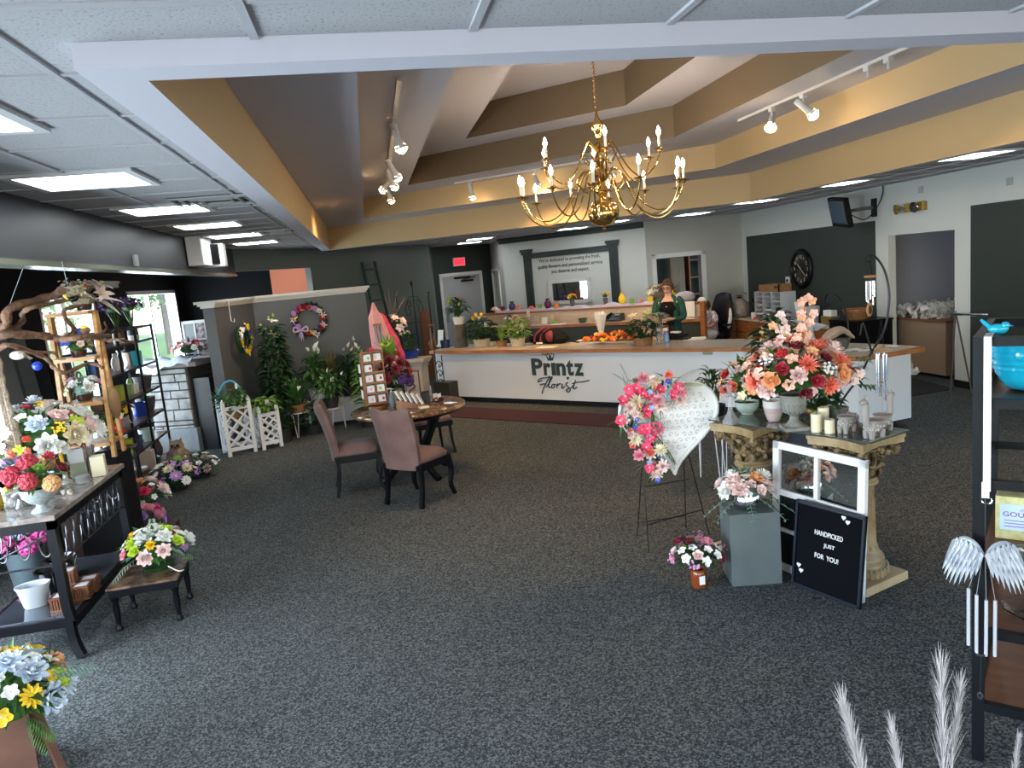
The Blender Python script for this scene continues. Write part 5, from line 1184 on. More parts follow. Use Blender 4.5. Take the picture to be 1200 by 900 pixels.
for k in range(5): 
    g = rad(200+k*35); p = V((.08*math.cos(g), .08*math.sin(g), .16)); q = [p, p+V((.05*math.cos(g),.05*math.sin(g),.01)), p+V((.08*math.cos(g),.08*math.sin(g),-.07)), p+V((.10*math.cos(g),.09*math.sin(g),-.14))]; m.tube(q,.002,4)
    for s in q[1:]: m.leaf(s,(math.cos(g),math.sin(g),-.3),.04,.02,.3,.1,2)
m.build('trailing_stems', M_leafyl, t)
def monstera_leaf(mb, p, d, L):
    d = V(d).normalized(); a = d.cross(V((0,0,1))).normalized()
    for i in range(6):
        s = .12+i*.15; w = L*.55*math.sin(PI*min(1,s*.9+.1))
        for k in (-1,1): mb.leaf(V(p)+d*L*s, a*k + d*.5+V((0,0,.05)), w, L*.15, .35, .1, 3)
    mb.leaf(p, d, L, L*.32, .3, .1, 4)
t = thing('monstera_plant', 'dark green split-leaf monstera in a pot right of the arrangement', 'plant', (3.17,4.62,.802)); pot(t, P_straight(.06,.075,.12), mat('slate_pot',(.10,.10,.10),.6))
m = MB(); rnd = random.Random(6)
for g, L, z in ((2.9,.16,.24),(3.6,.18,.34),(4.1,.17,.20),(4.8,.18,.28),(5.5,.17,.20),(4.0,.15,.42),(4.6,.15,.38),(.3,.15,.3),(5.3,.15,.40)):
    e = V((math.cos(g)*.14, math.sin(g)*.10, z+.08)); m.tube(smoothpts([(0,0,.10),(e.x*.4,e.y*.4,z),tuple(e)],4), .003, 5); monstera_leaf(m, e, (math.cos(g), math.sin(g), .0), L)
m.build('foliage', mat('monstera_green',(.012,.06,.028),.3,var=(.02,.10,.045),vscale=8), t)
t = thing('chime_hook_stand', 'tall black curved shepherd hook stand holding wooden wind chimes', 'hook stand', (3.41,4.56,0), rad(-14))
m = MB(); pts = smoothpts([(-.22,.10,.815),(-.18,.08,.95),(-.08,.03,1.12),(.0,0,1.30),(.08,0,1.43),(.115,0,1.58),(.12,0,1.72),(.09,0,1.86),(.03,0,1.955),(-.01,0,1.96),(-.02,0,1.93),(0,0,1.92)],6); m.tube(pts, .008, 7); m.lathe([(0,.802),(.05,.802),(.05,.812),(0,.82)],(-.22,.10,0), n=16)
m.tube(smoothpts([(.0,0,1.28),(-.03,0,1.40),(-.06,0,1.50),(-.08,0,1.42)],5), .007, 6); m.build('hook', M_blackmetal, t, True)
def chime(label, loc, zt, L, r=.045, n=5, par=None):
    t = thing('wind_chime', label, 'wind chime', loc, .3, 'wooden wind chimes on the black hook')
    m = MB(); m.lathe([(0,-.006),(r*.9,-.006),(r,0),(r*.9,.008),(0,.009)], n=20); m.build('wood_disc', mat('chime_wood',(.40,.20,.07),.4), t, True)
    m = MB()
    for k in range(3): g = k*2.09; m.tube([(r*.7*math.cos(g), r*.7*math.sin(g), .005),(0,0,zt)], .0012, 3)
    m.build('cord', M_black, t)
    for k in range(n):
        g = k*2*PI/n; l = L*(1-.09*k); m = MB(); m.cyl((r*.65*math.cos(g), r*.65*math.sin(g), -.03), (r*.65*math.cos(g), r*.65*math.sin(g), -.03-l), .0065, 8); m.build('tube', M_chrome, t, True)
    m = MB(); m.lathe([(0,-.004),(.018,-.004),(.018,.004),(0,.004)], (0,0,-L*.6-.03), n=10); m.tube([(0,0,0),(0,0,-L-.1)], .001, 3); m.build('striker', M_oak, t)
chime('upper small wind chime with short silver tubes below the hook tip', (3.405,4.56,1.82), .10, .17, .04)
chime('lower larger wind chime with long grey tubes beside the monstera', (3.07,4.02,1.402), .18, .30, .042, 6)
t = thing('wooden_planchet', 'teardrop wooden chime sail with a black silhouette', 'ornament', (3.35,4.50,1.60), .2); m = MB(); m.ball((0,0,0),.05,12,(.6,.12,1)); m.build('disc', MATS['chime_wood'], t, True); m = MB(); m.ball((0,-.008,0),.03,8,(.5,.1,1.1)); m.build('silhouette', M_black, t)
# plants by the counter behind the columns
hairpin('white hairpin plant stand by the counter, behind the left column', (2.98,6.2), .52, .13)
potted('foliage_plant', 'dark spiky plant in a black pot by the counter front, left of the columns', 'plant', (2.98,6.2,.522), 'arch', .20, .46, 44, P_straight(.09,.12,.18), M_dkpot, [], M_leafdk, .4, 42)
potted('foliage_plant', 'dark leafy plant directly behind the big arrangement', 'plant', (3.3,5.7,0), 'tall', .34, 1.12, 130, P_straight(.14,.18,.34), M_dkpot, [], M_leafdk, .5, 43)
# counter-end items
t = thing('shell_bowl', 'dark pot with driftwood-coloured leaves on the counter end', 'planter', (5.05,7.3,.873)); m = MB(); m.lathe(P_straight(.10,.15,.13), n=4); m.build('pot', mat('verdigris_box',(.06,.07,.06),.5), t); m = MB(); m.tube(smoothpts([(-.22,0,.12),(-.1,-.02,.2),(.05,0,.22),(.2,.02,.12)],5), [.01,.03,.04,.05,.055,.06,.06,.055,.05,.045,.04,.03,.03,.02,.02,.01], 8); m.build('driftwood', mat('driftwood',(.36,.26,.20),.7), t, True)
t = thing('angel_figurine', 'small grey winged angel figurine on the counter end', 'figurine', (5.0,7.75,.873)); m = MB(); m.lathe([(0,0),(.07,0),(.05,.1),(.03,.2),(.035,.24),(.0,.27)], n=14); m.ball((0,0,.29),.03,10); m.build('body', M_gp, t, True)
for s in (-1,1): m = MB(); m.leaf((0,.03,.2),(s,0,.9),.24,.12,.5,.1,4,up=(0,-1,0)); m.build('wing', M_gp, t)
m = MB(); rnd = random.Random(3)
for i in range(9): m.box((rnd.uniform(-.3,.3), rnd.uniform(-.12,.12), .003+.0022*i), (.12,.09,.002), rz=rnd.uniform(0,3))
simple('paper_sheets', m, M_paper, 'loose white papers spread at the right end of the counter', 'paper', (5.35,7.1,.8725))
potted('foliage_plant', 'dark striped leafy plant on the counter behind the tall blossoms', 'plant', (4.75,8.05,.873), 'arch', .25, .42, 44, P_straight(.09,.12,.14), M_dkpot, [], M_leafdk, .5, 44)
# ================================================================ standing heart with flower spray on a wire easel
t = thing('heart_display', 'large white scroll-patterned standing heart with a flower spray down its left side', 'heart', (2.04,4.95,.86), rad(0)); t.rotation_euler = (rad(-8), rad(-2), rad(-18))
def heartpts(s, n=48):
    out = []
    for i in range(n):
        a = 2*PI*i/n; x = 16*math.sin(a)**3; z = 13*math.cos(a)-5*math.cos(2*a)-2*math.cos(3*a)-math.cos(4*a); out.append((x*s, z*s*1.03+.04))
    return out
hp = heartpts(.0218); k = len(hp); hi = heartpts(.0205)
m = MB(); m.add([(a,0,b) for a,b in hp]+[(a,.02,b) for a,b in hp], [tuple(range(k))[::-1], tuple(range(k,2*k))]+[(i,(i+1)%k,k+(i+1)%k,k+i) for i in range(k)]); m.build('heart_board', mat('heart_white',(.74,.73,.71),.5), t)
m = MB(); m.tube([(a,-.006,b) for a,b in hp]+[(hp[0][0],-.006,hp[0][1])], .014, 8, False); m.build('rim', MATS['heart_white'], t, True)
m = MB(); rnd = random.Random(12)
for i in range(15):
    for j in range(15):
        x = -.33+i*.047+(.02 if j % 2 else 0); z = -.33+j*.046
        if not inside(x, z, heartpts(.0192)): continue
        a = rnd.uniform(0,6.28); sg = rnd.choice((-1,1)); pts = []
        for q in range(8): th = a+sg*q*.75; r = .019*(1-q/9.5); pts.append((x+r*math.cos(th), -.004, z+r*math.sin(th)))
        m.tube(pts, .0016, 4)
m.build('scroll_pattern', mat('heart_scroll',(.30,.29,.28),.6), t)
rnd = random.Random(22)
SP = [(-.28,.30),(-.20,.34),(-.10,.33),(-.02,.26),(-.30,.20),(-.22,.22),(-.13,.24),(-.33,.10),(-.24,.12),(-.15,.13),(-.06,.18),(-.28,.02),(-.20,.02),(-.12,.03),(-.26,-.07),(-.17,-.06),(-.22,-.15),(-.14,-.15),(-.20,-.24),(-.13,-.25),(-.17,-.33),(.04,.30),(.08,.22),(.0,.36)]
KS = [('blossom','hot',.05),('rose','coral',.045),('carnation','blush',.065),('blossom','hot',.05),('dahlia','cream',.07),('carnation','taupe',.04),('blossom','hot',.05),('blossom','blue',.028),('peony','pink',.06),('blossom','ltblue',.028),('rose','blush',.045),('blossom','hot',.055)]
for i, (x, z) in enumerate(SP*3):
    kd = KS[(i*5+i//24*3) % len(KS)]; x += rnd.uniform(-.04,.04) + (.02 if i >= 24 else 0); z += rnd.uniform(-.035,.035)
    put_flower(t, kd[0], kd[1], (x, -.06-rnd.random()*.05, z), (rnd.uniform(-.5,.5), -1, rnd.uniform(-.3,.6)), kd[2]*.84, rnd)
m = MB()
for i in range(190):
    x, z = SP[i % len(SP)]; g = rnd.uniform(0,6.28); m.m = i % 3; m.leaf((x,-.03,z), (math.cos(g), -.35, math.sin(g)), rnd.uniform(.08,.16), .03 if i % 2 else .012, .15, .15, 3)
m.build('greenery', [M_leafgy, M_leaf, M_leafdk], t)
fronds(t, (-.25,-.03,.33), [((-.6,-.2,.7),.16,.3),((-.3,-.2,1),.18,.2)], 'palm_sprig', M_leafdk, 10, .05, .006)
fronds(t, (.02,-.03,.30), [((.8,-.2,.7),.22,.5),((1,-.2,.2),.22,.4)], 'palm_sprig', M_leafyl, 12, .07, .007)
fronds(t, (-.1,-.04,-.05), [((.5,-.2,-.8),.22,.3),((.2,-.2,-1),.26,.2),((-.3,-.2,-1),.3,.1)], 'palm_sprig', M_leaf, 12, .06, .008)
t = thing('wire_easel', 'thin black wire easel holding the white heart', 'easel', (2.04,4.95,0))
def P_(x, y, z): return (x-2.04, y-4.95, z)
for a, b in ((P_(1.80,4.90,.75),P_(1.76,4.80,0)),(P_(2.16,4.98,.75),P_(2.30,4.95,0))): m = MB(); m.cyl(a, b, .005, 5); m.build('leg', M_blackmetal, t)
for a, b in ((P_(1.84,4.98,.75),P_(1.80,5.14,0)),(P_(2.16,5.0,.75),P_(2.20,5.14,0))): m = MB(); m.cyl(a, b, .005, 5); m.build('leg', M_blackmetal, t)
for a, b in ((P_(1.772,4.83,.20),P_(2.262,4.955,.20)),(P_(1.81,5.10,.12),P_(2.19,5.10,.12)),(P_(1.80,4.90,.46),P_(2.16,4.93,.46))): m = MB(); m.cyl(a, b, .005, 5); m.build('crossbar', M_blackmetal, t)
# ================================================================ on the floor: grey box, bowl of roses, red vase, frame, letter board
box_thing('display_box', 'dark grey-green square display box on the carpet', 'plinth', (2.215,4.17,0), rad(-14), [(-.155,.155,-.135,.135,0,.47)], mat('greygreen_paint',(.085,.105,.105),.5,var=(.10,.12,.12),vscale=6))
t = thing('flower_arrangement', 'blush and white roses in a silver bowl on the grey display box', 'flower arrangement', (2.20,4.17,.472))
pot(t, [(0,0),(.06,0),(.085,.02),(.092,.05),(.08,.085),(.074,.085),(.08,.06)], M_chrome, 'bowl', 24)
bouquet(t, (0,0,.12), (.15,.13,.10), [('peony','blush',6,.066),('peony','white',4,.062),('carnation','peach',2,.055),('blossom','white',8,.035),('rose','blush',3,.045),('spray','white',2,.05)], 15, -.15, leaf=M_leafgy, nleaf=70, lw=.35, lmat2=M_leaf)
m = MB()
for g, L in ((.2,.2),(5.2,.2),(5.8,.24),(4.4,.16),(3.0,.2),(3.5,.2)):
    p = V((.10*math.cos(g), .10*math.sin(g), .07)); pts = [p.copy()]
    for i in range(5): p = p + V((math.cos(g), math.sin(g), -.35-.12*i))*(L/6); pts.append(p.copy()); m.leaf(p, (math.cos(g+1), math.sin(g+1), .1), .035, .022, .2, .1, 2); m.leaf(p, (math.cos(g-1), math.sin(g-1), .1), .035, .022, .2, .1, 2)
    m.tube(pts, .0018, 4)
m.build('trailing_leaves', M_leafgy, t)
t = thing('flower_arrangement', 'red, white and lime flowers in an amber jar on the carpet beside the grey box', 'flower arrangement', (1.85,4.17,0))
pot(t, [(0,0),(.045,0),(.05,.01),(.05,.10),(.044,.11),(.046,.12),(.042,.12),(.04,.1)], mat('amber_jar',(.20,.045,.012),.15), 'jar')
bouquet(t, (0,0,.21), (.15,.14,.10), [('rose','dkred',4,.05),('dahlia','mauve',3,.05),('blossom','white',9,.032),('daisy','lime',3,.042),('carnation','pink',3,.045),('spray','mauve',4,.05),('rose','blush',2,.04)], 19, -.3, leaf=M_leafdk, nleaf=50)
m = MB(); m.bx(-.018,.018,-.054,-.050,.03,.085); m.build('white_label', M_paper, t)
FA, FB = V((2.44,4.27)), V((2.62,3.60)); FW = Wall(FA, FB)
t = thing('window_frame_mirror', 'old white four-pane window frame leaning on the right column', 'window frame', (*FA,0), FW.rz); FL = FW.L
tilt = Matrix.Rotation(rad(-3.5), 4, 'X')
m = MB(); m.M = tilt
for a in ((0,FL,.0,.05),(0,FL,.80,.85),(0,.05,0,.85),(FL-.05,FL,0,.85),(FL/2-.015,FL/2+.015,.05,.80),(0,FL,.50,.54),(0,FL,.26,.285)): m.bx(a[0],a[1],-.03,.0,a[2],a[3])
m.build('frame', M_white, t, bevel=.003)
for x0, x1 in ((.05,FL/2-.015),(FL/2+.015,FL-.05)):
    m = MB(); m.M = tilt; m.bx(x0,x1,-.016,-.012,.54,.80); m.build('mirror_pane', mat('mirror_silver',(0,0,0)), t)
    m = MB(); m.M = tilt; m.bx(x0,x1,-.016,-.012,.05,.50); m.build('dark_pane', mat('dark_pane',(.012,.016,.016),.08), t)
LW = Wall(V((2.395,3.98)), V((2.55,3.54)))
t = thing('letter_board', 'black letter board reading handpicked just for you, leaning on the window frame', 'letter board', (*LW.a,0), LW.rz); LL = LW.L
tb = Matrix.Rotation(rad(-8), 4, 'X'); m = MB(); m.M = tb; m.bx(0,LL,-.012,.0,0.0,.54); m.build('felt', mat('black_felt',(.003,.003,.005),.95,spec=.1), t)
m = MB(); m.M = tb
for a in ((0,LL,0,.02),(0,LL,.52,.54),(0,.015,0,.54),(LL-.015,LL,0,.54)): m.bx(a[0],a[1],-.024,-.0,a[2],a[3])
m.build('frame', mat('navy_black',(.004,.007,.016),.4,spec=.3), t)
def ltxt(s, x, z, w):
    o = text_mesh(s, 1, 'letters', mat('letter_white',(.8,.8,.8),.5), t, (0,0,0), (PI/2+rad(-8),0,0), .001, .006); xs = [v.co.x for v in o.data.vertices]; ys = [v.co.y for v in o.data.vertices]
    for v in o.data.vertices: v.co.x = (v.co.x-min(xs))*w/(max(xs)-min(xs)); v.co.y = (v.co.y-min(ys))*.030/(max(ys)-min(ys))
    o.location = tb @ V((x,-.015,z))
ltxt('HANDPICKED', LL*.30, .355, .19); ltxt('JUST', LL*.44, .285, .075); ltxt('FOR  YOU!', LL*.32, .215, .16)
for x, z in ((LL*.70,.48),(LL*.76,.46),(LL*.09,.115),(LL*.13,.085)):
    m = MB(); h = heartpts(.0009, 20); k = len(h); m.M = tb; m.add([(x+a,-.018,z+b-.02) for a,b in h]+[(x+a,-.013,z+b-.02) for a,b in h], [tuple(range(k))[::-1], tuple(range(k,2*k))]+[(i,(i+1)%k,k+(i+1)%k,k+i) for i in range(k)]); m.build('heart_symbol', MATS['letter_white'], t)
t = thing('pink_blossom', 'small pink flower head peeking out behind the right column', 'flower', (3.02,4.05,.42)); put_flower(t, 'blossom', 'blush', (0,0,0), (1,-.5,.3), .035); m = MB(); m.cyl((0,0,-.42),(0,0,0),.003,5); m.build('stem', M_stem, t)
# ================================================================ metal and wood shelf at the right edge
SR = math.atan2(-.74,.67); A_ = (2.14,2.31,0)
t = thing('shelving_unit', 'black metal shelving unit with brown wooden boards at the right edge', 'shelf', A_, SR); UW, UD = 1.15, .64
for x in (0,UW-.04):
    for y in (0,UD-.04): m = MB(); m.bx(x,x+.04,y,y+.04,0,1.70); m.build('post', M_rack, t)
m = MB()
for z in (1.70,1.47,1.163,.568,.257): 
    for y in (0,UD-.03): m.bx(.04,UW-.04,y,y+.03,z-.035,z)
    for x in (0,UW-.03): m.bx(x,x+.03,.04,UD-.04,z-.035,z)
m.build('rails', M_rack, t)
M_board = mat('brown_board', (.11,.045,.025), .4, var=(.16,.07,.04), vscale=4, stretch=(1,6,1))
for z in (1.445,.86,.555,.245): m = MB(); m.bx(.03,UW-.03,.03,UD-.03,z-.012,z+.008); m.build('shelf_board', M_board, t)
Mt = Matrix.Translation(V(A_)) @ Matrix.Rotation(SR, 4, 'Z')
def SL(x, y, z): return tuple(Mt @ V((x, y, z)))
M_turq = mat('turquoise_glaze', (.01,.38,.58), .12, coat=.5)
def bird(mb, c, s, head=True, fx=1):
    c = V(c); mb.ball(c+V((0,0,.35*s)), 1, 14, (.62*s,.34*s,.36*s)); mb.ball(c+V((fx*.42*s,0,.58*s)), .26*s, 12); mb.tube([c+V((fx*.62*s,0,.56*s)), c+V((fx*.86*s,0,.53*s))], [.07*s,.01*s], 6); mb.tube([c+V((-fx*.40*s,0,.42*s)), c+V((-fx*.80*s,0,.82*s)), c+V((-fx*.98*s,0,1.02*s))], [.16*s,.13*s,.08*s], 8)
t = thing('bird_figurine', 'small shiny turquoise bird figurine on top of the black shelf', 'figurine', SL(.07,.10,1.70)); t.rotation_euler = (0,0,SR); m = MB(); bird(m, (0,0,-.003), .055); m.build('body', M_turq, t, True)
t = thing('bird_planter', 'large turquoise ribbed bird-shaped bowl planter on the upper shelf', 'planter', SL(.165,.30,1.4545)); t.rotation_euler = (0,0,SR)
m = MB(); prof = [(0,0),(.05,0)]
for i in range(8): r = .07+.062*math.sin(PI*.5*min(1,(i+1)/6)); prof += [(r-.006,.012+i*.022),(r+.003,.023+i*.022)]
prof += [(.126,.19),(.118,.195),(.11,.17)]; m.lathe(prof, n=36); m.build('bowl', M_turq, t, True)
m = MB(); m.ball((-.125,0,.165), 1, 12, (.045,.03,.035)); m.tube([(-.155,0,.165),(-.185,0,.168)], [.015,.003], 6); m.tube([(.12,0,.16),(.17,0,.20)], [.03,.012], 8); m.lathe([(0,0),(.012,.002),(.014,.006),(0,.008)], (-.03,-.125,.15), axis=(0,-1,0), n=10); m.build('bird_head', M_turq, t, True)
t = thing('hanging_strap', 'white fabric strap with a silver ring hanging from the black shelf top', 'strap', SL(.047,-.012,1.70)); t.rotation_euler = (0,0,SR)
m = MB(); m.bx(-.012,.012,-.004,.0,-.575,.004); m.bx(-.012,.012,-.004,.1,.0,.004); m.bx(-.016,.008,-.008,-.004,-.60,-.54); m.build('webbing', M_paper, t); m = MB(); m.tube([(.017*math.cos(a*.524), -.004, -.61+.013*math.sin(a*.524)) for a in range(13)], .0022, 5); m.build('ring', M_chrome, t, True)
t = thing('gift_box', 'gold foil box with a blue gourmet label on the shelf', 'box', SL(.16,.20,.869)); t.rotation_euler = (0,0,SR)
m = MB(); m.bx(-.10,.16,0,.09,0,.175); m.build('box', mat('gold_foil',(.52,.50,.20),.35,metal=.3,var=(.66,.64,.36),vscale=40), t, bevel=.003)
m = MB(); m.bx(-.085,.10,-.002,0,.04,.145); m.build('label', mat('label_blue',(.42,.55,.80),.5), t)
fit_text('GOURMET', t, (-.075,-.003,.095), .15, .020, mat('label_purple',(.20,.06,.30),.5), 0, .0005, .01)
fit_text('chocolates', t, (-.02,-.003,.12), .08, .009, MATS['label_purple'], 0, .0004)
for i in range(3): m = MB(); m.bx(-.07,.08-.02*i,-.003,-.002,.078-i*.012,.081-i*.012); m.build('label_line', MATS['label_purple'], t)
t = thing('angel_wing_chime', 'silver angel wings wind chime with four tubes on the shelf front', 'wind chime', SL(.045,-.06,.93)); t.rotation_euler = (0,0,SR)
M_wing = mat('weathered_silver', (.42,.45,.50), .45, metal=.3, var=(.26,.29,.34), vscale=20)
for s in (-1,1):
    m = MB()
    for r_, (n, L0) in enumerate(((9,.13),(8,.09),(6,.055))):
        for i in range(n):
            f = i/(n-1); x = s*(.012+.075*f); z = -.02+.045*math.sin(f*PI*.62)-.012*r_*0
            m.leaf((x, -.004-.004*r_, z), (s*(.16+.20*f), 0, -1), L0*1.35*(.60+.55*math.sin(f*PI*.85)), .024, .0, .25, 4, up=(0,-1,0))
    m.tube(smoothpts([(s*.005,0,-.045),(s*.03,0,.0),(s*.065,0,.018),(s*.092,0,-.005)],4), [.010]*13, 7); m.build('wing', M_wing, t, True)
for x, z0, z1 in ((-.051,-.18,-.41),(-.025,-.20,-.43),(.006,-.215,-.44),(.034,-.21,-.435)): m = MB(); m.cyl((x,.0,z0),(x,.0,z1),.0062,8); m.tube([(x,0,z0),(x*.3,0,-.05)], .0008, 3); m.build('chime_tube', mat('bright_aluminium',(.70,.73,.78),.3,metal=.5), t, True)
m = MB(); m.lathe([(0,-.43),(.018,-.43),(.018,-.437),(0,-.437)], (-.012,0,0), n=12); m.tube([(-.01,0,-.43),(-.012,0,-.59)], .0008, 3); m.ball((-.012,0,-.61), .014, 6, (.8,.5,1.2)); m.build('striker', M_chrome, t)
m = MB(); m.tube([(0,0,-.03),(0,.055,.25)], .0008, 3); m.build('cord', M_black, t)
t = thing('lily_of_the_valley_spray', 'artificial white lily of the valley stems lying on the shelf edge', 'flower', SL(.13,.05,.8695)); t.rotation_euler = (0,0,SR); rnd = random.Random(3)
for i in range(9): put_flower(t, 'bud' if i % 2 else 'tulip', 'white', (-.06+.025*i, -.05+rnd.uniform(-.015,.015), .02+rnd.uniform(0,.045)), (rnd.uniform(-1,1),-.5,-.2), .018, rnd)
m = MB(); m.tube(smoothpts([(-.08,-.04,.02),(.02,-.03,.05),(.16,.0,.03)],4), .002, 4)
for k in range(5): m.leaf((-.03+.03*k,-.02,.02),(.6-.3*k,-.6,.1),.07,.02,.2,.1,3)
m.build('leaves', M_leafgy, t)
t = thing('glass_platter', 'clear scalloped glass platter lying on the lower shelf', 'platter', SL(.20,.2,.564)); m = MB(); n = 36; vs = []
for r, z in ((0.001,.0),(.07,.0),(.115,.03),(.118,.034)):
    for j in range(n): g = 2*PI*j/n; q = r*(1+(.04*math.cos(9*g) if r > .1 else 0)); vs.append((q*math.cos(g), q*math.sin(g), z+.001))
m.add(vs, [(i*n+j,i*n+(j+1)%n,(i+1)*n+(j+1)%n,(i+1)*n+j) for i in range(3) for j in range(n)]); o = m.build('glass', M_glass, t, True); sm = o.modifiers.new('s','SOLIDIFY'); sm.thickness = .004
# pampas plumes at the bottom right corner
def plume(root, base, d, L, seed, n=300):
    rnd = random.Random(seed); m = MB(); b = V(base); d = V(d).normalized(); bend = V((d.x*.6, d.y*.6, 0))
    spine = [b + d*L*s + bend*L*.16*s*s for s in [i/12 for i in range(13)]]
    m.tube([b - d*.35] + spine, [.004]*2+[.003]*6+[.002]*6, 5)
    for i in range(n):
        s = rnd.random()**.75; j = min(11, int(s*12)); p = spine[j].lerp(spine[j+1], s*12-j)
        g = rnd.uniform(0,6.28); side = V((math.cos(g), math.sin(g), 0)); dd = (d + side*rnd.uniform(.04,.34)).normalized()
        l = L*(.16+.26*rnd.random()**2)*(1.1-.35*s); m.leaf(p, dd, l, .0024, rnd.uniform(-.25,.25), .3, 4)
    return m.build('plume', mat('pampas_cream', (.42,.40,.40), .9, var=(.56,.54,.54), vscale=30), root, False)
t = thing('pampas_grass', 'pale feathery pampas grass plumes in a floor vase at the bottom right', 'dried grass', (1.28,1.60,0))
m = MB(); m.lathe(P_vase(.12,.42,.4,.5), n=20); m.build('vase', M_dkpot, t, True)
for (x, y, z, dx, dy, dz, L, sd) in ((-.13,-.02,.60,-.20,.03,1,.30,1),(-.02,-.02,.56,-.12,.05,1,.24,2),(.115,.0,.58,.02,.05,1,.33,3),(.155,.02,.60,.16,.05,1,.24,4),(.34,.0,.52,.15,.05,1,.14,5)):
    plume(t, (x,y,z), (dx,dy,dz), L, sd, 620 if L > .25 else 420)
    m = MB(); m.tube([(0,0,.38),(x*.6,y,.48),(x,y,z)], .003, 4); m.build('stem', MATS['pampas_cream'], t)
# ================================================================ left foreground: console table
M_cmar = marble('grey_brown_marble', (.19,.15,.13), (.33,.29,.27), (.26,.22,.20))
t = thing('console_table', 'black console table with a marble top and wire lattice apron at the left edge', 'table', (-2.23,5.30,0))
m = MB(); m.bx(-.31,.27,-.65,.65,.888,.92); m.build('marble_top', M_cmar, t, bevel=.004)
m = MB()
for a in ((-.29,.25,-.63,-.59),(-.29,.25,.59,.63),(-.29,-.25,-.63,.63),(.21,.25,-.63,.63)): m.bx(a[0],a[1],a[2],a[3],.83,.888)
m.build('top_frame', M_black, t)
for sx in (-.26,.225):
    for sy in (-.60,.60):
        m = MB(); ox = 1 if sx > 0 else -1; pts = smoothpts([(sx,sy,.86),(sx,sy,.50),(sx,sy,.34),(sx+.012*ox,sy*1.0,.24)],4)
        for a, b in zip(pts, pts[1:]): m.bar(a, b, .05, .05, up=(0,1,0))
        pts = smoothpts([(sx,sy,.26),(sx+.005*ox,sy*1.01,.12),(sx+.04*ox,sy*1.04,.012)],4)
        for a, b in zip(pts, pts[1:]): m.bar(a, b, .045, .05, up=(0,1,0))
        m.build('leg', M_black, t)
m = MB(); m.bx(-.29,.26,-.60,.60,.20,.255); m.build('lower_shelf', M_black, t)
m = MB(); m.bx(-.26,.22,-.56,.56,.255,.262); m.build('shelf_glass', mat('shelf_mirror',(.20,.22,.26),.06,metal=.8), t)
M_iron = mat('brushed_iron', (.10,.10,.11), .25, metal=.8)
m = MB()
for y, s in ((-.60,1),(.60,1)):
    m.cyl((-.25,y,.60),(.21,y,.60),.007,6); m.cyl((-.25,y,.62),(.21,y,.80),.006,6)
    for i in range(4): x = -.19+i*.12; n = 14; m.tube([(x+.035*math.cos(2*PI*k/n), y, .745+.085*math.sin(2*PI*k/n)) for k in range(n+1)], .005, 5, False)
for x in (.225,-.25):
    m.cyl((x,-.58,.60),(x,.58,.60),.007,6)
    for i in range(9): y = -.50+i*.125; n = 14; m.tube([(x, y+.05*math.cos(2*PI*k/n), .72+.11*math.sin(2*PI*k/n)) for k in range(n+1)], .005, 5, False)
m.build('lattice_apron', M_iron, t, True)
TZ = .921
def arr(label, loc, potp, potm, c, r, spec, seed, potname='pot', **k):
    t = thing('flower_arrangement', label, 'flower arrangement', loc); pot(t, potp, potm, potname); bouquet(t, c, r, spec, seed, **k); return t
arr('red and orange blooms in a grey footed bowl at the front corner of the console', (-2.08,4.80,TZ), [(0,0),(.06,0),(.055,.01),(.03,.03),(.028,.045),(.06,.06),(.095,.10),(.105,.15),(.098,.15),(.085,.11)], mat('speckled_grey',(.24,.28,.28),.35,var=(.38,.43,.43),vscale=60), (0,0,.21), (.14,.13,.11), [('hydrangea','crimson',3,.062),('hydrangea','apricot',2,.055),('rose','dkred',2,.05),('carnation','crimson',2,.055),('rose','green',2,.04),('hydrangea','taupe',1,.06)], 51, 'bowl', zmin=-.35, nleaf=46, lmat2=M_leafgy)
t = arr('big mass of white, peach and pink blooms in a tall green pot on the console', (-2.36,5.72,TZ), P_straight(.09,.12,.22), mat('olive_pot',(.06,.10,.05),.4), (-.02,-.04,.34), (.34,.30,.22), [('peony','cream',4,.10),('rose','blush',4,.09),('peony','white',5,.10),('tulip','coral',4,.07),('blossom','white',10,.05),('blossom','hot',3,.05),('daisy','lime',3,.06),('lily','white',3,.10),('spray','yellow',4,.06),('carnation','ice',4,.07),('peony','ice',3,.09)], 52, zmin=-.5, nleaf=110, lmat2=M_leafgy)
arr('small pastel cluster of coral tulips and turquoise leaves behind the red blooms', (-2.42,5.36,TZ), P_straight(.05,.07,.08), M_dkpot, (0,0,.16), (.14,.12,.10), [('tulip','coral',3,.065),('rose','lilac',3,.06),('blossom','white',5,.04),('blossom','ltblue',4,.04)], 53, zmin=-.3, nleaf=40, leaf=M_leafgy)
for (x, y, h, ch, lab) in ((-2.20,5.50,.135,.25,'silver candlestick with a slightly leaning yellow taper, nearer one'),(-2.36,5.56,.14,.27,'silver candlestick with an upright yellow taper, farther one')):
    t = thing('candlestick', lab, 'candlestick', (x,y,TZ), 0, 'silver candlesticks with yellow tapers'); m = MB(); m.lathe([(0,0),(.042,0),(.04,.01),(.02,.03),(.014,.06),(.02,h*.7),(.03,h*.9),(.042,h),(.038,h+.008),(0,h+.006)], n=20); m.build('holder', mat('aged_silver',(.45,.44,.40),.35,metal=.5), t, True)
    m = MB(); m.tube([(0,0,h),(-.008,0,h+ch*.6),(-.012 if 'lean' in lab else 0,0,h+ch)], [.013,.012,.008], 10); m.build('taper', mat('yellow_wax',(.80,.42,.03),.4), t, True)
t = thing('pillar_candle', 'square cream candle block at the far right corner of the console', 'candle', (-2.02,5.62,TZ), .2); m = MB(); m.bx(-.045,.045,-.045,.045,0,.145); m.build('wax', MATS['ivory_wax'], t, bevel=.004)
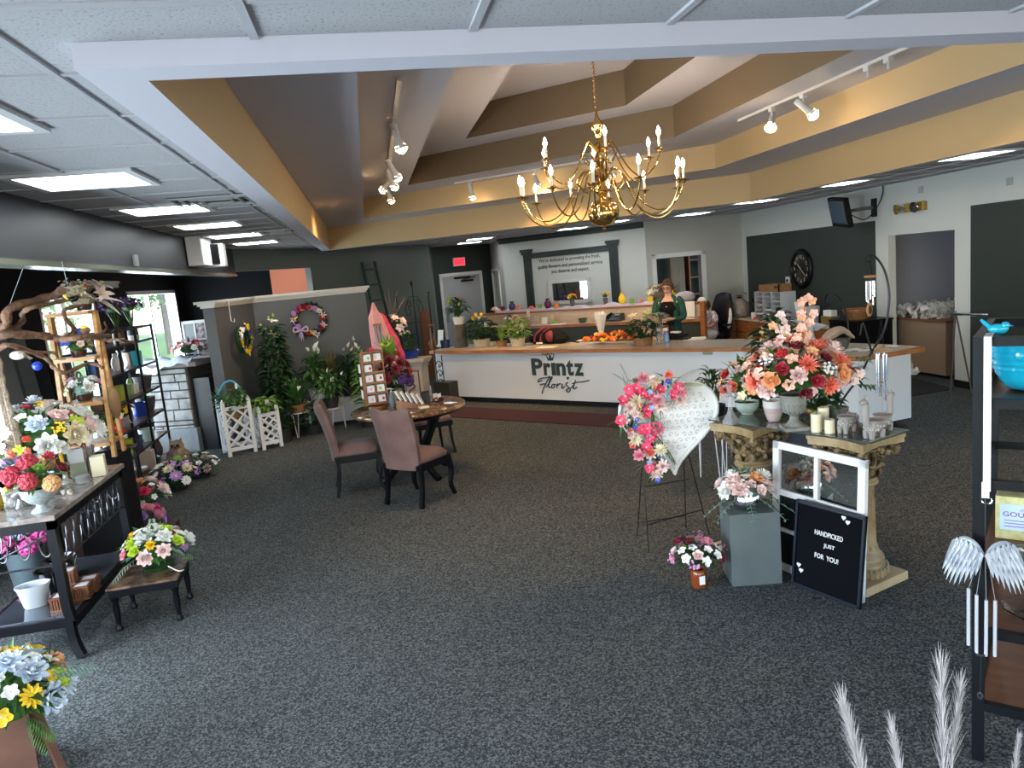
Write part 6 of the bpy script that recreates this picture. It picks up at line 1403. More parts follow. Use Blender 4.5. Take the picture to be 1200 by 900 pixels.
t = thing('glass_jar', 'small clear glass jar with a white lid beside the cream candle', 'jar', (-2.07,5.44,TZ)); m = MB(); m.lathe([(0,0),(.04,0),(.045,.01),(.045,.05),(.04,.055)], n=18); m.build('jar', M_cry, t, True); m = MB(); m.lathe([(0,.02),(.04,.02),(.04,.045),(0,.047)], n=18); m.build('label', M_paper, t, True)
t = thing('striped_vase', 'tall glass vase of red and white candy-striped sticks on the console', 'vase', (-2.13,5.78,TZ)); m = MB(); m.lathe(P_straight(.035,.045,.20), n=16); m.build('glass', M_cry, t, True)
rnd = random.Random(5); m = MB()
for i in range(14): g = rnd.uniform(0,6.28); m.m = i % 2; m.tube([(.02*math.cos(g),.02*math.sin(g),.01),(.05*math.cos(g),.05*math.sin(g),.30+rnd.random()*.06)], .004, 5)
m.build('sticks', [pm('red'), M_paper], t)
t = thing('gift_box', 'white and pale green boxed candle set behind the candlesticks', 'box', (-2.16,5.66-.02,TZ), .3); m = MB(); m.bx(-.05,.05,-.035,.035,0,.11); m.build('lower_box', mat('sage_box',(.30,.33,.25),.6), t); m = MB(); m.bx(-.055,.045,-.03,.03,.11,.21); m.build('upper_box', mat('glass_white',(.62,.64,.68),.3), t)
m = MB(); rnd = random.Random(1)
for i in range(9): m.ball((rnd.uniform(-.04,.04), rnd.uniform(-.03,.03), .012+rnd.random()*.012), .013, 6)
simple('shell_pile', m, mat('shell_beige',(.42,.36,.30),.5), 'small heap of beige shells on the console behind the footed bowl', 'shells', (-2.06,5.14,TZ), smooth=True)
t = thing('yellow_basket_pot', 'mustard yellow woven-texture pot at the left edge of the console', 'pot', (-2.44,4.98,TZ)); m = MB(); m.lathe([(0,0),(.05,0),(.062,.03),(.064,.08),(.055,.11),(.05,.105),(.055,.08)], n=24)
for k in range(6):
    for i in range(18): g = 2*PI*(i+.5*(k%2))/18; r = .061+.003*math.sin(k); m.ball((r*math.cos(g), r*math.sin(g), .012+k*.017), .0085, 5)
m.build('pot', mat('mustard_glaze',(.42,.32,.03),.35), t, True)
t = thing('glass_ornament', 'clear glass dish and silver horn-shaped ornament on the console', 'ornament', (-2.27,4.98,TZ)); m = MB(); m.ball((-.05,0,.035), 1, 12, (.035,.03,.035)); m.build('glass_ball', M_cry, t, True); m = MB(); m.lathe([(0,0),(.04,0),(.025,.03),(.02,.05),(.035,.06),(0,.07)], n=12); m.tube(smoothpts([(0,0,.05),(-.03,0,.07),(.03,0,.10),(.05,.01,.13)],4), [.006,.008,.012,.018,.02,.018,.016,.013,.012,.01,.008,.005,.002], 8); m.build('horn', mat('pewter',(.32,.33,.33),.25,metal=.7), t, True)
t = thing('glass_swan_vase', 'milky ribbed glass vase with a curved lip beside the footed bowl', 'vase', (-2.22,5.18,TZ)); m = MB(); m.lathe([(0,0),(.05,0),(.04,.03),(.045,.07),(.07,.13),(.085,.15),(.078,.15),(.06,.12)], n=20); m.build('glass', mat('milky_glass',(.62,.68,.72),.15,trans=.5), t, True)
t = thing('fruit_dish', 'pale footed dish of small sugared fruits at the left edge', 'dish', (-2.45,5.30-.1,TZ)); m = MB(); m.lathe([(0,0),(.03,0),(.02,.03),(.075,.05),(.078,.055),(0,.052)], n=18); m.build('dish', M_pglaz, t, True)
m = MB(); rnd = random.Random(2)
for i in range(10): m.m = i % 3; m.ball((rnd.uniform(-.05,.05), rnd.uniform(-.05,.05), .065+rnd.random()*.01), .016, 7)
m.build('sugared_fruit', [pm('cream'), pm('blush'), pm('lime')], t, True)
t = thing('blue_strand_vase', 'blue glass-strand vase with tall knitted pampas plumes at the left edge', 'vase', (-2.46,5.48,TZ)); rnd = random.Random(5)
m = MB()
for i in range(34): g = 2*PI*i/34; m.tube(smoothpts([(.045*math.cos(g),.045*math.sin(g),0),(.052*math.cos(g+.3),.052*math.sin(g+.3),.1),(.045*math.cos(g+.1),.045*math.sin(g+.1),.2),(.058*math.cos(g+.3),.058*math.sin(g+.3),.27)],3), .005, 4)
m.build('strands', mat('blue_glass',(.03,.12,.33),.2,trans=.3), t, True)
m = MB()
for k, (x, dx) in enumerate(((-.03,-.02),(.0,-.03))):
    vs = [(x+dx*s*1.0, .02*k, .2+.72*s) for s in [i/14 for i in range(15)]]; m.tube(vs, [.03+.010*(i%2)+.008*math.sin(i*.5) for i in range(15)], 10)
m.build('knitted_plume', mat('knit_beige',(.42,.33,.26),.9,var=(.55,.46,.38),vscale=70,bump=1,bscale=80,dist=.01), t)
# ---- lower shelf
SZ = .263
t = thing('oval_planter', 'glossy white oval planter at the front of the console shelf', 'pot', (-2.30,4.98,SZ), .3); m = MB(); m.lathe([(0,0),(.055,0),(.06,.01),(.078,.12),(.088,.14),(.088,.148),(.078,.146),(.066,.09),(0,.08)], n=28); m.v = [(x*1.15,y*.8,z) for x,y,z in m.v]; m.build('pot', mat('white_gloss',(.60,.64,.66),.12,coat=.5), t, True)
for (x, y, lab) in ((-2.27,5.20,'glossy black round pot right behind the white planter'),(-2.30,5.42,'glossy black round pot, farthest back on the console shelf')):
    m = MB(); m.lathe([(0,0),(.07,0),(.085,.10),(.105,.15),(.108,.16),(.098,.16),(.08,.1),(0,.09)], n=28); simple('black_pot', m, mat('black_gloss',(.010,.009,.010),.10,coat=.5), lab, 'pot', (x,y,SZ), group='glossy black pots on the console shelf', smooth=True)
M_bamb = mat('bamboo_brown', (.20,.07,.028), .35, var=(.10,.035,.015), vscale=20)
def bpot(x, y, z, lab, rz=0):
    t = thing('slatted_pot', lab, 'pot', (x,y,z), rz, 'brown slatted square pots on the console shelf'); m = MB(); m.bx(-.045,.045,-.045,.045,.0,.012)
    for k in range(4):
        m.M = Matrix.Rotation(k*PI/2, 4, 'Z')
        for i in range(6): m.bx(-.045+i*.016,-.035+i*.016,-.050,-.042,0,.085)
        m.bx(-.05,.05,-.054,-.042,0,.014); m.bx(-.05,.05,-.054,-.042,.078,.092)
    m.M = None; m.build('slats', M_bamb, t); m = MB(); m.bx(-.044,.044,-.044,.044,.08,.088); m.build('liner', mat('glass_white',(0,0,0)), t); m = MB(); m.bx(-.040,.040,-.040,.040,.012,.08); m.build('inner_box', mat('bamboo_pale',(.34,.22,.10),.6), t)
bpot(-2.10,4.86,SZ,'brown slatted square pot at the front of the small stack'); bpot(-2.03,5.00,SZ,'brown slatted square pot at the right of the small stack',.1); bpot(-2.12,5.08,SZ,'brown slatted square pot hidden at the back under the top pots',.2)
bpot(-2.12,5.05,SZ+.093,'brown slatted square pot at the top back of the stack',.15); bpot(-2.02,5.11,SZ+.0,'brown slatted square pot behind the console leg',.1)
# ---- stool with bouquet
t = thing('low_table', 'small low black turned-leg table with a burl wood top', 'table', (-1.67,5.18,0), rad(2))
m = MB(); m.bx(-.21,.21,-.20,.20,.235,.285); m.build('apron', M_black, t); m = MB(); m.bx(-.22,.22,-.21,.21,.285,.302); m.build('tabletop', mat('burl_wood',(.05,.028,.018),.25,var=(.20,.12,.075),vscale=9), t, bevel=.004)
for a in (-1,1):
    for b in (-1,1): m = MB(); m.lathe([(0,0),(.022,0),(.024,.015),(.015,.03),(.014,.05),(.022,.16),(.018,.2),(.026,.215),(.026,.24),(0,.24)], (a*.185,b*.175,0), n=14); m.build('leg', M_black, t, True)
t = arr('white, yellow and pink bouquet resting on the small low black table', (-1.62,5.24,.303), [(0,0),(.09,0),(.11,.03),(.1,.03)], M_leafdk, (0,0,.14), (.21,.18,.15), [('peony','white',5,.075),('peony','blush',2,.06),('rose','pink',3,.05),('rose','lime',3,.05),('dahlia','lime',2,.06),('blossom','white',8,.04),('daisy','lilac',2,.05),('carnation','yellow',2,.045),('blossom','hot',1,.05)], 55, 'tray', zmin=-.1, nleaf=70, lmat2=M_leafgy)
m = MB(); m.tube(smoothpts([(.10,-.15,.05),(.17,-.19,.02),(.20,-.17,.015)],4), .004, 5); m.build('white_pick', M_white, t)
fronds(t, (.1,-.02,.10), [((1,.1,.3),.2,.8),((1,-.4,.2),.16,.8)], 'fern_sprig', M_leaf, 10, .04, .008)
fronds(t, (-.12,-.05,.10), [((-.6,-.6,-.1),.22,.8)], 'fern_sprig', M_leafgy, 10, .04, .008)
# ---- floor bouquets
arr('coral, pink and white bouquet on the carpet right of the console', (-2.36,7.55,0), P_straight(.10,.13,.12), M_dkpot, (0,0,.24), (.22,.20,.17), [('carnation','blush',4,.075),('carnation','hot',3,.07),('carnation','peach',2,.07),('blossom','white',12,.035),('rose','pink',4,.055)], 56, zmin=-.2, nleaf=70, lmat2=M_leafgy)
arr('pink peony and pale lilac bouquet on the carpet behind the console leg', (-2.26,6.95,0), [(0,0),(.10,0),(.12,.05),(.11,.05)], M_dkpot, (0,0,.17), (.20,.18,.14), [('rose','lilac',3,.065),('carnation','mag',3,.065),('blossom','white',8,.04),('peony','pink',3,.07),('blossom','ltblue',3,.035)], 57, zmin=-.2, nleaf=60, leaf=M_leafgy)
t = arr('purple and cream daisy bouquet lying low on the carpet by the black etagere', (-2.36,8.68,0), [(0,0),(.12,0),(.14,.04),(.13,.04)], M_dkpot, (0,0,.14), (.27,.24,.19), [('daisy','lilac',7,.07),('dahlia','cream',4,.07),('blossom','blush',5,.045),('daisy','white',3,.06),('spray','lilac',3,.05),('hydrangea','green',1,.06)], 58, zmin=-.05, nleaf=80, leaf=M_leafdk)
arr('white and dusty pink bouquet on the carpet behind the purple daisies', (-2.20,9.15,0), [(0,0),(.10,0),(.12,.04),(.11,.04)], M_dkpot, (0,0,.13), (.24,.20,.14), [('blossom','white',7,.045),('carnation','taupe',3,.055),('rose','white',3,.05),('bud','white',4,.03)], 59, zmin=-.05, nleaf=70, leaf=M_leafdk)
t = thing('owl_figurine', 'brown carved owl figurine standing on the carpet near the fireplace', 'figurine', (-2.52,9.55,0)); m = MB(); m.lathe([(0,0),(.09,0),(.12,.08),(.125,.18),(.10,.28),(.085,.31)], n=20); m.ball((0,0,.34),1,14,(.09,.08,.07)); 
for s in (-1,1): m.tube([(s*.05,0,.38),(s*.065,0,.43)],[.02,.004],6); m.ball((s*.11,0,.17),1,10,(.03,.08,.11))
m.build('body', mat('owl_brown',(.13,.08,.045),.7,var=(.26,.18,.12),vscale=18,bump=1,bscale=30,dist=.01), t, True)
m = MB(); 
for s in (-1,1): m.ball((s*.032,-.07,.35), .022, 10)
m.build('eyes', M_terra, t, True); m = MB(); m.tube([(0,-.075,.335),(0,-.10,.31)],[.012,.002],6); m.build('beak', M_terra, t)
# bucket of hydrangeas and dark boxes under/behind the console
t = arr('magenta hydrangeas in a blue-grey metal bucket behind the console', (-2.78,6.0,0), [(0,0),(.10,0),(.135,.34),(.142,.345),(.142,.355),(.13,.35),(.12,.3)], mat('galvanised_blue',(.17,.23,.26),.35,metal=.4), (0,0,.42), (.19,.17,.10), [('hydrangea','mag',5,.08),('hydrangea','pink',3,.08),('blossom','ltblue',4,.05)], 60, 'bucket', zmin=-.1, nleaf=36, lmat2=M_leafgy)
box_thing('wooden_step', 'dark stepped wooden crate on the carpet behind the console', 'crate', (-2.20,7.0,0), 0, [(-.22,.22,-.2,.2,0,.08),(-.22,.1,-.2,.2,.08,.15)], M_dkwood)
t = thing('red_display_tray', 'tray of red cloth and small dark glass jars behind the console', 'display', (-2.62,7.15,0)); m = MB(); m.bx(-.28,.28,-.5,.3,0,.42); m.build('stand', M_dkwood, t)
m = MB(); m.ball((0,-.1,.42),1,12,(.24,.3,.05)); m.build('red_cloth', pm('red'), t, True)
for i, (x, y) in enumerate(((-.12,-.2),(.05,-.3),(.14,-.05),(-.05,.05))): m = MB(); m.lathe(P_straight(.04,.05,.15), (x,y,.45), 14); m.build('jar', mat('smoke_jar',(.10,.11,.14),.12,trans=.3), t, True)
# ---- bottom-left bouquet on a wooden crate
t = thing('trellis_crate', 'rust brown slanted wooden stand under the yellow bouquet, bottom left', 'stand', (-1.88,3.45,0), .3)
m = MB(); m.box((0,0,.165),(.30,.03,.33),R=Euler((-.15,0,0)).to_matrix()); m.box((0,.20,.165),(.34,.03,.33),R=Euler((.15,0,0)).to_matrix()); m.bx(-.17,.17,-.02,.22,.315,.335); m.build('panels', mat('redwood',(.16,.06,.03),.6,var=(.11,.04,.02),vscale=5,stretch=(1,6,1)), t)
for s in (-1,1): m = MB(); m.bar((s*.16,.1,.3),(s*.24,-.05,.01),.03); m.build('strut', MATS['redwood'], t)
t = arr('yellow, white and lime bouquet at the bottom left corner', (-1.82,3.50,.34), [(0,0),(.09,0),(.11,.04),(.1,.04)], M_leafdk, (0,0,.08), (.24,.22,.20), [('daisy','yellow',4,.05),('peony','white',4,.075),('carnation','ice',4,.085),('carnation','peach',3,.06),('hydrangea','lime',1,.06),('peony','ice',3,.08),('blossom','yellow',5,.045),('blossom','white',8,.04),('rose','lime',2,.05),('spray','cream',3,.05)], 61, 'tray', zmin=-.3, nleaf=110, lmat2=M_leafdk)
fronds(t, (.15,.0,.12), [((1,.2,.5),.24,.9),((1,.5,.3),.18,.8)], 'fern_sprig', M_leafgy, 14, .05, .012)
fronds(t, (.12,-.1,-.0), [((1,-.4,-.1),.16,.9),((.7,-.6,-.3),.18,.9)], 'fern_sprig', M_leaf, 12, .05, .010)
m = MB(); m.tube(smoothpts([(.18,-.06,.05),(.25,-.10,.02),(.27,-.09,.035)],4), .003, 5); m.build('white_pick', M_white, t)
# ================================================================ tall black etagere with pots
t = thing('etagere', 'tall open black metal etagere with wooden shelves before the left window', 'shelf', (-2.97,9.25,0))
for x in (-.19,.17):
    for y in (-1.08,-.33,.33,1.05): m = MB(); m.bx(x,x+.025,y,y+.025,0,1.84); m.build('post', M_rack, t)
LV = (.10,.42,.72,1.03,1.36,1.66)
m = MB()
for z in LV+(1.83,):
    for x in (-.185,.178): m.bx(x,x+.015,-1.08,1.07,z-.02,z)
    for y in (-1.075,-.33,.33,1.055): m.bx(-.18,.18,y,y+.015,z-.02,z)
m.build('rails', M_rack, t)
for z in LV:
    for y0, y1 in ((-1.06,-.32),(-.30,.33),(.36,1.05)): m = MB(); m.bx(-.18,.18,y0,y1,z-.012,z+.004); m.build('shelf_board', M_dkwood, t)
def sp(label, y, lv, prof, m_, name='planter_pot', cat='pot', n=18, sq=False, x=.04):
    m = MB(); 
    if sq: m.lathe([(r*1.35,z) for r,z in prof], n=4); m.v = [tuple(Matrix.Rotation(PI/4,3,'Z') @ V(v)) for v in m.v]
    else: m.lathe(prof, n=n)
    return simple(name, m, m_, label, cat, (-2.97+x, y, LV[lv]+.005), 0, 'pots and vases on the black etagere', smooth=not sq)
G = lambda c, n, **k: mat(n, c, .2, **k)
for a in (('cobalt blue glazed pot on a middle etagere shelf',9.80,2,P_straight(.085,.10,.17),G((.01,.05,.30),'cobalt_glaze')),
 ('chartreuse square pot on the upper etagere shelf',9.03,3,P_straight(.07,.08,.17),G((.30,.36,.02),'chartreuse'),'planter_pot','pot',4,True),
 ('grey-green round glazed pot on the etagere',9.30,3,P_bowl(.09,.15,.7),G((.20,.24,.15),'graygreen')),
 ('small white square pot beside the grey-green one',9.62,3,P_straight(.06,.065,.12),G((.62,.60,.58),'whiteglaze'),'planter_pot','pot',4,True),
 ('green cactus-shaped bottle on the etagere',9.56,3,[(0,0),(.03,0),(.035,.05),(.035,.14),(.02,.19),(0,.2)],G((.16,.33,.10),'cactus'),'bottle','bottle'),
 ('dark stacked-slate pot on the upper etagere shelf',10.08,3,[(0,0),(.08,0),(.09,.03),(.085,.035),(.1,.07),(.095,.075),(.11,.11),(.105,.115),(.12,.16),(.11,.16),(.1,.1)],mat('slate_stack',(.035,.035,.04),.6)),
 ('grey tub with a copper side on the etagere',9.88,4,P_straight(.09,.10,.16),mat('copper_grey',(.12,.08,.06),.3,metal=.6)),
 ('turquoise patterned square jar on a high etagere shelf',9.72,5-1,P_straight(.045,.05,.18),G((.02,.36,.45),'turqjar'),'jar','jar',4,True,.12),
 ('white bottle on a high etagere shelf',9.20,4,P_vase(.05,.2,.4,.5),G((.66,.66,.68),'whiteglaze2'),'vase','vase'),
 ('clear glass vase on a high etagere shelf',9.42,4,P_vase(.06,.22,.5,.8),M_cry,'vase','vase'),
 ('pale pink-white ball vase beside the cobalt pot',10.18,2,P_vase(.07,.14,.5,.6),G((.60,.56,.55),'pinkwhite'),'vase','vase'),
 ('large dark pewter pot on the etagere right side',10.05,2,P_bowl(.12,.20,.6),mat('pewter_dark',(.06,.055,.06),.3,metal=.5)),
 ('yellow square pot on a middle etagere shelf',8.98,2,P_straight(.06,.07,.13),G((.62,.42,.02),'yellowpot'),'planter_pot','pot',4,True,-.02),
 ('navy square pot with yellow blooms on the etagere',9.22,1,P_straight(.06,.07,.15),G((.03,.025,.09),'navypot'),'planter_pot','pot',4,True,.10),
 ('lime square pot on a lower etagere shelf',8.98,1,P_straight(.05,.06,.17),G((.36,.44,.03),'limepot'),'planter_pot','pot',4,True,.10),
 ('white footed cup on a lower etagere shelf',9.82,1,P_bowl(.08,.13,.5),G((.62,.60,.60),'whiteglaze'),),
 ('celadon mug-shaped pot on a lower etagere shelf',9.68,1,P_straight(.085,.09,.15),G((.38,.50,.47),'celadon'),'planter_pot','pot',18,False,.10),
 ('flat verdigris bowl on a lower etagere shelf',9.36,1,P_bowl(.11,.07,.5),G((.14,.22,.20),'verdigris')),
 ('tall brown stoneware vase on the lowest etagere shelf',10.08,0,P_vase(.10,.30,.6,.8),mat('stoneware',(.035,.025,.025),.5),'vase','vase'),
 ('teal shallow bowl on the lowest etagere shelf',9.80,0,P_bowl(.13,.08,.5),G((.03,.10,.09),'tealbowl'),'bowl','bowl',20,False,.05),
 ('white dish on the lowest etagere shelf',9.35,0,P_bowl(.10,.06,.5),G((.60,.60,.60),'whiteglaze'),'dish','dish'),
 ('olive glass vase on the near etagere shelf',8.55,2,P_vase(.07,.22,.5,.7),G((.14,.13,.03),'oliveglass'),'vase','vase'),
 ('white jar on the near etagere shelf',8.75,3,P_straight(.06,.06,.16),G((.60,.62,.64),'whiteglaze'),'jar','jar'),
 ('blue glass jar on the near upper etagere shelf',8.50,4,P_straight(.06,.06,.18),G((.05,.12,.30),'bluejar',trans=.3),'jar','jar'),
 ('brown cylinder pot on the near etagere shelf',8.40,3,P_straight(.06,.07,.15),G((.16,.09,.05),'brownpot'))): sp(*a)
for i, (y, c, lab) in enumerate(((9.36,(.40,.30,.22),'tan book at the left of two on the lowest shelf'),(9.46,(.66,.64,.60),'white book at the right of two on the lowest shelf'))):
    box_thing('book', lab, 'book', (-2.87,y+.15,LV[0]+.005), 0, [(-.08,.08,-.035,.035,0,.22)], mat('book_%s' % ('tan','white')[i], c, .6), 'books on the lowest etagere shelf')
for (y, c, x) in ((9.42,'left purple iris in a brown and cream bottle on the etagere top',.05),(9.98,'right purple iris in a dark jar on the etagere top',.05)):
    t = thing('iris_vase', c, 'flower arrangement', (-2.97+x,y,LV[5]+.005), 0, 'purple irises on the etagere top'); m = MB(); m.lathe([(0,0),(.06,0),(.065,.06)], n=16); m.m = 1; m.lathe([(.065,.06),(.06,.15),(.035,.17),(.03,.17)], n=16); m.build('vase', [M_pglaz, M_bamb if 'left' in c else M_dkpot], t, True)
    bouquet(t, (0,0,.42), (.13,.13,.09), [('lily','purple',7,.085),('rose','dkpurple',4,.06)], 71, -.2, nleaf=8); m = MB()
    for k in range(5): g = k*1.25; m.leaf((0,0,.15),(math.cos(g)*.3,math.sin(g)*.3,1),.34,.025,.15,.1,3); m.cyl((0,0,.1),(.05*math.cos(g),.05*math.sin(g),.38),.004,4)
    m.build('iris_leaves', M_leaf, t)
arr('red and cream poinsettia-like blooms in a dark pot before the etagere', (-2.62,7.75,.72), P_straight(.06,.075,.13), M_dkpot, (0,0,.2), (.16,.13,.13), [('lily','red',3,.09),('tulip','cream',4,.07),('rose','taupe',2,.06)], 62, zmin=-.1, nleaf=26, lw=.6)
t = thing('side_stand', 'slim black stand carrying the red and cream blooms', 'stand', (-2.62,7.75,0)); m = MB(); m.bx(-.16,.16,-.16,.16,.69,.718); m.build('top', M_dkwood, t)
for a in (-1,1):
    for b in (-1,1): m = MB(); m.bx(a*.14-.012,a*.14+.012,b*.14-.012,b*.14+.012,0,.69); m.build('leg', M_rack, t)
arr('lime flowers and silver leaves at the near end of the etagere', (-2.90,8.45,LV[2]+.24+.005-.24), P_straight(.05,.06,.10), M_dkpot, (0,0,.19), (.16,.16,.12), [('daisy','lime',4,.06),('rose','cream',2,.05),('blossom','yellow',3,.04)], 63, zmin=-.1, nleaf=36, leaf=M_leafgy)
arr('yellow and dark red blooms on a lower etagere shelf', (-2.90,9.08,LV[2]+.14), [(0,0),(.03,0),(.035,.02),(.03,.02)], M_dkpot, (0,0,.06), (.11,.10,.06), [('blossom','yellow',6,.045),('rose','dkred',3,.045),('daisy','orange',2,.045)], 64, zmin=-.1, nleaf=16)
box_thing('display_stand', 'tall black display stand under the golden ladder shelf', 'stand', (-2.32,6.50,0), 0, [(-.185,.185,-.17,.20,0,.898)], mat('matt_black_stand',(.008,.008,.009),.9,spec=.1))
# ================================================================ golden wooden ladder shelf, hanging branch
M_gw = mat('golden_wood', (.42,.19,.05), .35, var=(.55,.30,.10), vscale=5, stretch=(1,1,5))
t = thing('ladder_shelf', 'golden wooden A-frame ladder shelf behind the console flowers', 'shelf', (-2.32,6.38,.0))
for s in (-1,1): m = MB(); m.bar((s*.165,.10,2.08),(s*.165,-.02,.90),.03,.045); m.bar((s*.165,.13,2.08),(s*.165,.22,.90),.025,.04); m.build('side_rail', M_gw, t)
for z, d in ((2.06,.06),(1.70,.08),(1.34,.10),(1.0,.10)): m = MB(); w_ = .155; m.bx(-w_,w_,.05-d,.13+d,z,z+.03); m.build('step', M_gw, t)
def onl(lab, z, x, spec, seed, r=(.14,.12,.10), **k): return arr(lab, (-2.32+x,6.48,z), [(0,0),(.05,0),(.06,.05),(.05,.05)], M_dkwood, (0,0,.10), r, spec, seed, zmin=-.2, **k)
t = onl('dried neutral spray with pink berries on top of the ladder shelf', 2.092, .10, [('peony','cream',2,.07),('berry','coral',2,.035),('lily','taupe',3,.09),('spray','cream',4,.07)], 81, (.17,.15,.10), nleaf=50, leaf=mat('dried_leaf',(.30,.24,.15),.8))
for k, (dx, dz) in enumerate(((.9,.05),(.8,-.35),(-.5,.5))): m = MB(); m.leaf((.1,-.05,.08),(dx,-.3,dz),.26,.075,.2,.2,4); m.build('pale_feather', mat('feather_white',(.55,.52,.45),.8), t)
onl('blue and white small blooms with red ribbon on the ladder shelf', 1.732, .0, [('hydrangea','blue',2,.05),('peony','cream',2,.055),('blossom','red',3,.035),('rose','blush',2,.04)], 82, (.13,.11,.09), nleaf=24)
onl('white and rose pink blooms on the middle ladder step', 1.372, -.02, [('peony','white',3,.055),('rose','mauve',3,.045),('blossom','cream',4,.04)], 83, (.13,.12,.09), nleaf=30, leaf=M_leafgy)
t = thing('wooden_birdhouse', 'brown driftwood ornament hanging at the ladder shelf side', 'ornament', (-2.05,6.25,1.35)); m = MB(); m.ball((0,0,0),1,10,(.045,.03,.13)); m.tube([(0,0,.12),(0,0,.25)],.003,4); m.build('body', mat('brownwood',(.24,.12,.05),.6), t, True)
M_bark = mat('vine_bark', (.085,.042,.022), .85, var=(.20,.105,.06), vscale=11, bump=1, bscale=30, dist=.02)
t = thing('hanging_branch', 'large twisting brown driftwood branch hung on wires over the console', 'branch', (-2.1,5.3,2.0))
def BR(pts, r0, r1, dy=0):
    q = smoothpts([(x+2.1, dy+.12*math.sin(i*1.7), z-2.0) for i, (x, z) in enumerate(pts)], 6); rs = [.84*(r0+(r1-r0)*k/(len(q)-1))*(1+.16*math.sin(k*1.3)) for k in range(len(q))]
    m = MB(); m.tube(q, rs, 9); return m.build('bough', M_bark, t, True)
BR([(-2.9,2.10),(-2.5,2.07),(-2.29,2.035),(-2.213,2.143),(-2.104,2.187),(-1.998,2.215),(-1.903,2.234)], .038, .030)
BR([(-2.27,2.0),(-2.22,2.06),(-2.15,2.11),(-2.06,2.14),(-1.98,2.16),(-1.84,2.19)], .022, .014, -.06)
BR([(-2.9,1.98),(-2.5,2.0),(-2.34,1.985),(-2.24,1.99),(-2.12,1.955),(-2.045,1.925),(-1.93,1.92),(-1.82,1.925),(-1.73,1.912)], .042, .018)
BR([(-1.84,1.925),(-1.75,1.875),(-1.68,1.885),(-1.60,1.88),(-1.575,1.845)], .016, .009, .02)
BR([(-1.80,1.92),(-1.75,1.95),(-1.70,2.005)], .012, .007)
BR([(-2.9,1.86),(-2.5,1.90),(-2.32,1.90),(-2.22,1.925),(-2.15,1.85),(-2.09,1.79),(-2.0,1.755),(-1.94,1.712),(-1.86,1.745),(-1.76,1.71)], .024, .013, -.08)
BR([(-2.18,1.86),(-2.08,1.835),(-2.0,1.80),(-1.93,1.80)], .014, .008, -.04)
BR([(-1.97,1.92),(-1.95,1.97),(-1.935,2.05),(-1.90,2.11),(-1.85,2.13)], .022, .013, .02)
m = MB(); m.tube([(-.19,0,.10),(-.02,0,.42)], .0015, 4); m.tube([(.21,0,.23),(.20,0,.42)], .0015, 4); m.build('wire', M_gp, t)
t = thing('bird_ornament', 'small clip-on black and yellow bird on the hanging branch', 'ornament', (-1.88,5.32,2.155)); m = MB(); bird(m, (0,0,0), .05); m.build('body', M_black, t, True); m = MB(); m.tube([(-.03,0,.02),(-.07,0,.08)], .01, 6); m.build('yellow_tail', pm('yellow'), t)
t = thing('blue_glass_ball', 'cobalt blue glass ball hanging below the branch', 'ornament', (-2.12,5.2,1.77)); m = MB(); m.ball((0,0,0), .03, 14); m.build('ball', mat('cobalt_ball',(.02,.06,.55),.08), t, True); m = MB(); m.cyl((0,0,.03),(0,0,.10),.001,3); m.build('thread', M_black, t)
t = thing('feather_bird', 'white feathery bird ornament nestled under the branch', 'ornament', (-2.24,5.25,1.85)); m = MB(); m.ball((0,0,0),1,10,(.05,.03,.03))
for i in range(10): g = -1.2+i*.2; m.leaf((.02,0,0),(1,math.sin(g)*.5,-.3+.1*math.cos(i)),.07,.025,.2,.2,3)
m.build('feathers', mat('feather_white',(0,0,0)), t)
t = thing('chick_ornament', 'small brown and yellow bird sitting on the thick branch', 'ornament', (-1.83,5.28,1.945)); m = MB(); m.ball((0,0,.02),1,12,(.035,.026,.026)); m.build('body', pm('brown'), t, True); m = MB(); m.ball((0,-.005,.04),1,10,(.022,.02,.014)); m.build('yellow_cap', pm('yellow'), t, True)
# ================================================================ stone fireplace display, leaning boards, header speaker
t = thing('stone_fireplace', 'stone-faced mock fireplace pillar with a shelf and dark firebox side', 'fireplace', (-2.78,11.0,0), rad(-20))
M_stone = mat('stone_block', (.17,.17,.165), .85, var=(.32,.315,.30), vscale=6, bump=1, bscale=12, dist=.02); M_mort = mat('dark_mortar', (.04,.04,.04), .9)
m = MB(); m.bx(-.30,.32,-.15,.5,.30,1.20); m.build('core', M_mort, t)
rnd = random.Random(14); m = MB(); z = .34; row = 0
while z < 1.17:
    h = rnd.choice((.04,.09,.15,.11,.06)); h = min(h, 1.18-z); x = -.30
    if h > .03:
        sp_ = rnd.choice((.42,.18,.32,.47,.12))
        for x0, x1 in ((-.30,-.30+sp_),(-.30+sp_+.012,.30)): m.box(((x0+x1)/2,-.165,z+h/2),(x1-x0,.04,h-.012)); 
        m.box((-.315,.17,z+h/2),(.03,.60,h-.012))
    z += h+.006
m.build('stone_facing', M_stone, t, bevel=.006)
m = MB(); m.bx(-.33,.34,-.19,.52,0,.34); m.build('base_slab', mat('base_slate',(.16,.18,.18),.7,var=(.22,.24,.23),vscale=4,bump=1,bscale=8,dist=.02), t, bevel=.01)
m = MB(); m.bx(-.38,.52,-.26,.52,1.20,1.26); m.build('mantel_shelf', mat('grey_mantel',(.10,.09,.085),.6), t, bevel=.006)
m = MB(); m.bx(.30,.58,-.10,.5,.0,1.02); m.build('firebox_side', mat('firebox_black',(.02,.02,.022),.4), t)
m = MB(); m.bx(.44,.56,.50,.53,.0,1.22); m.build('tan_brick', mat('tan_brick',(.36,.28,.13),.7,var=(.42,.34,.18),vscale=6), t)
m = MB(); n = 16; vs = []; rnd = random.Random(5)
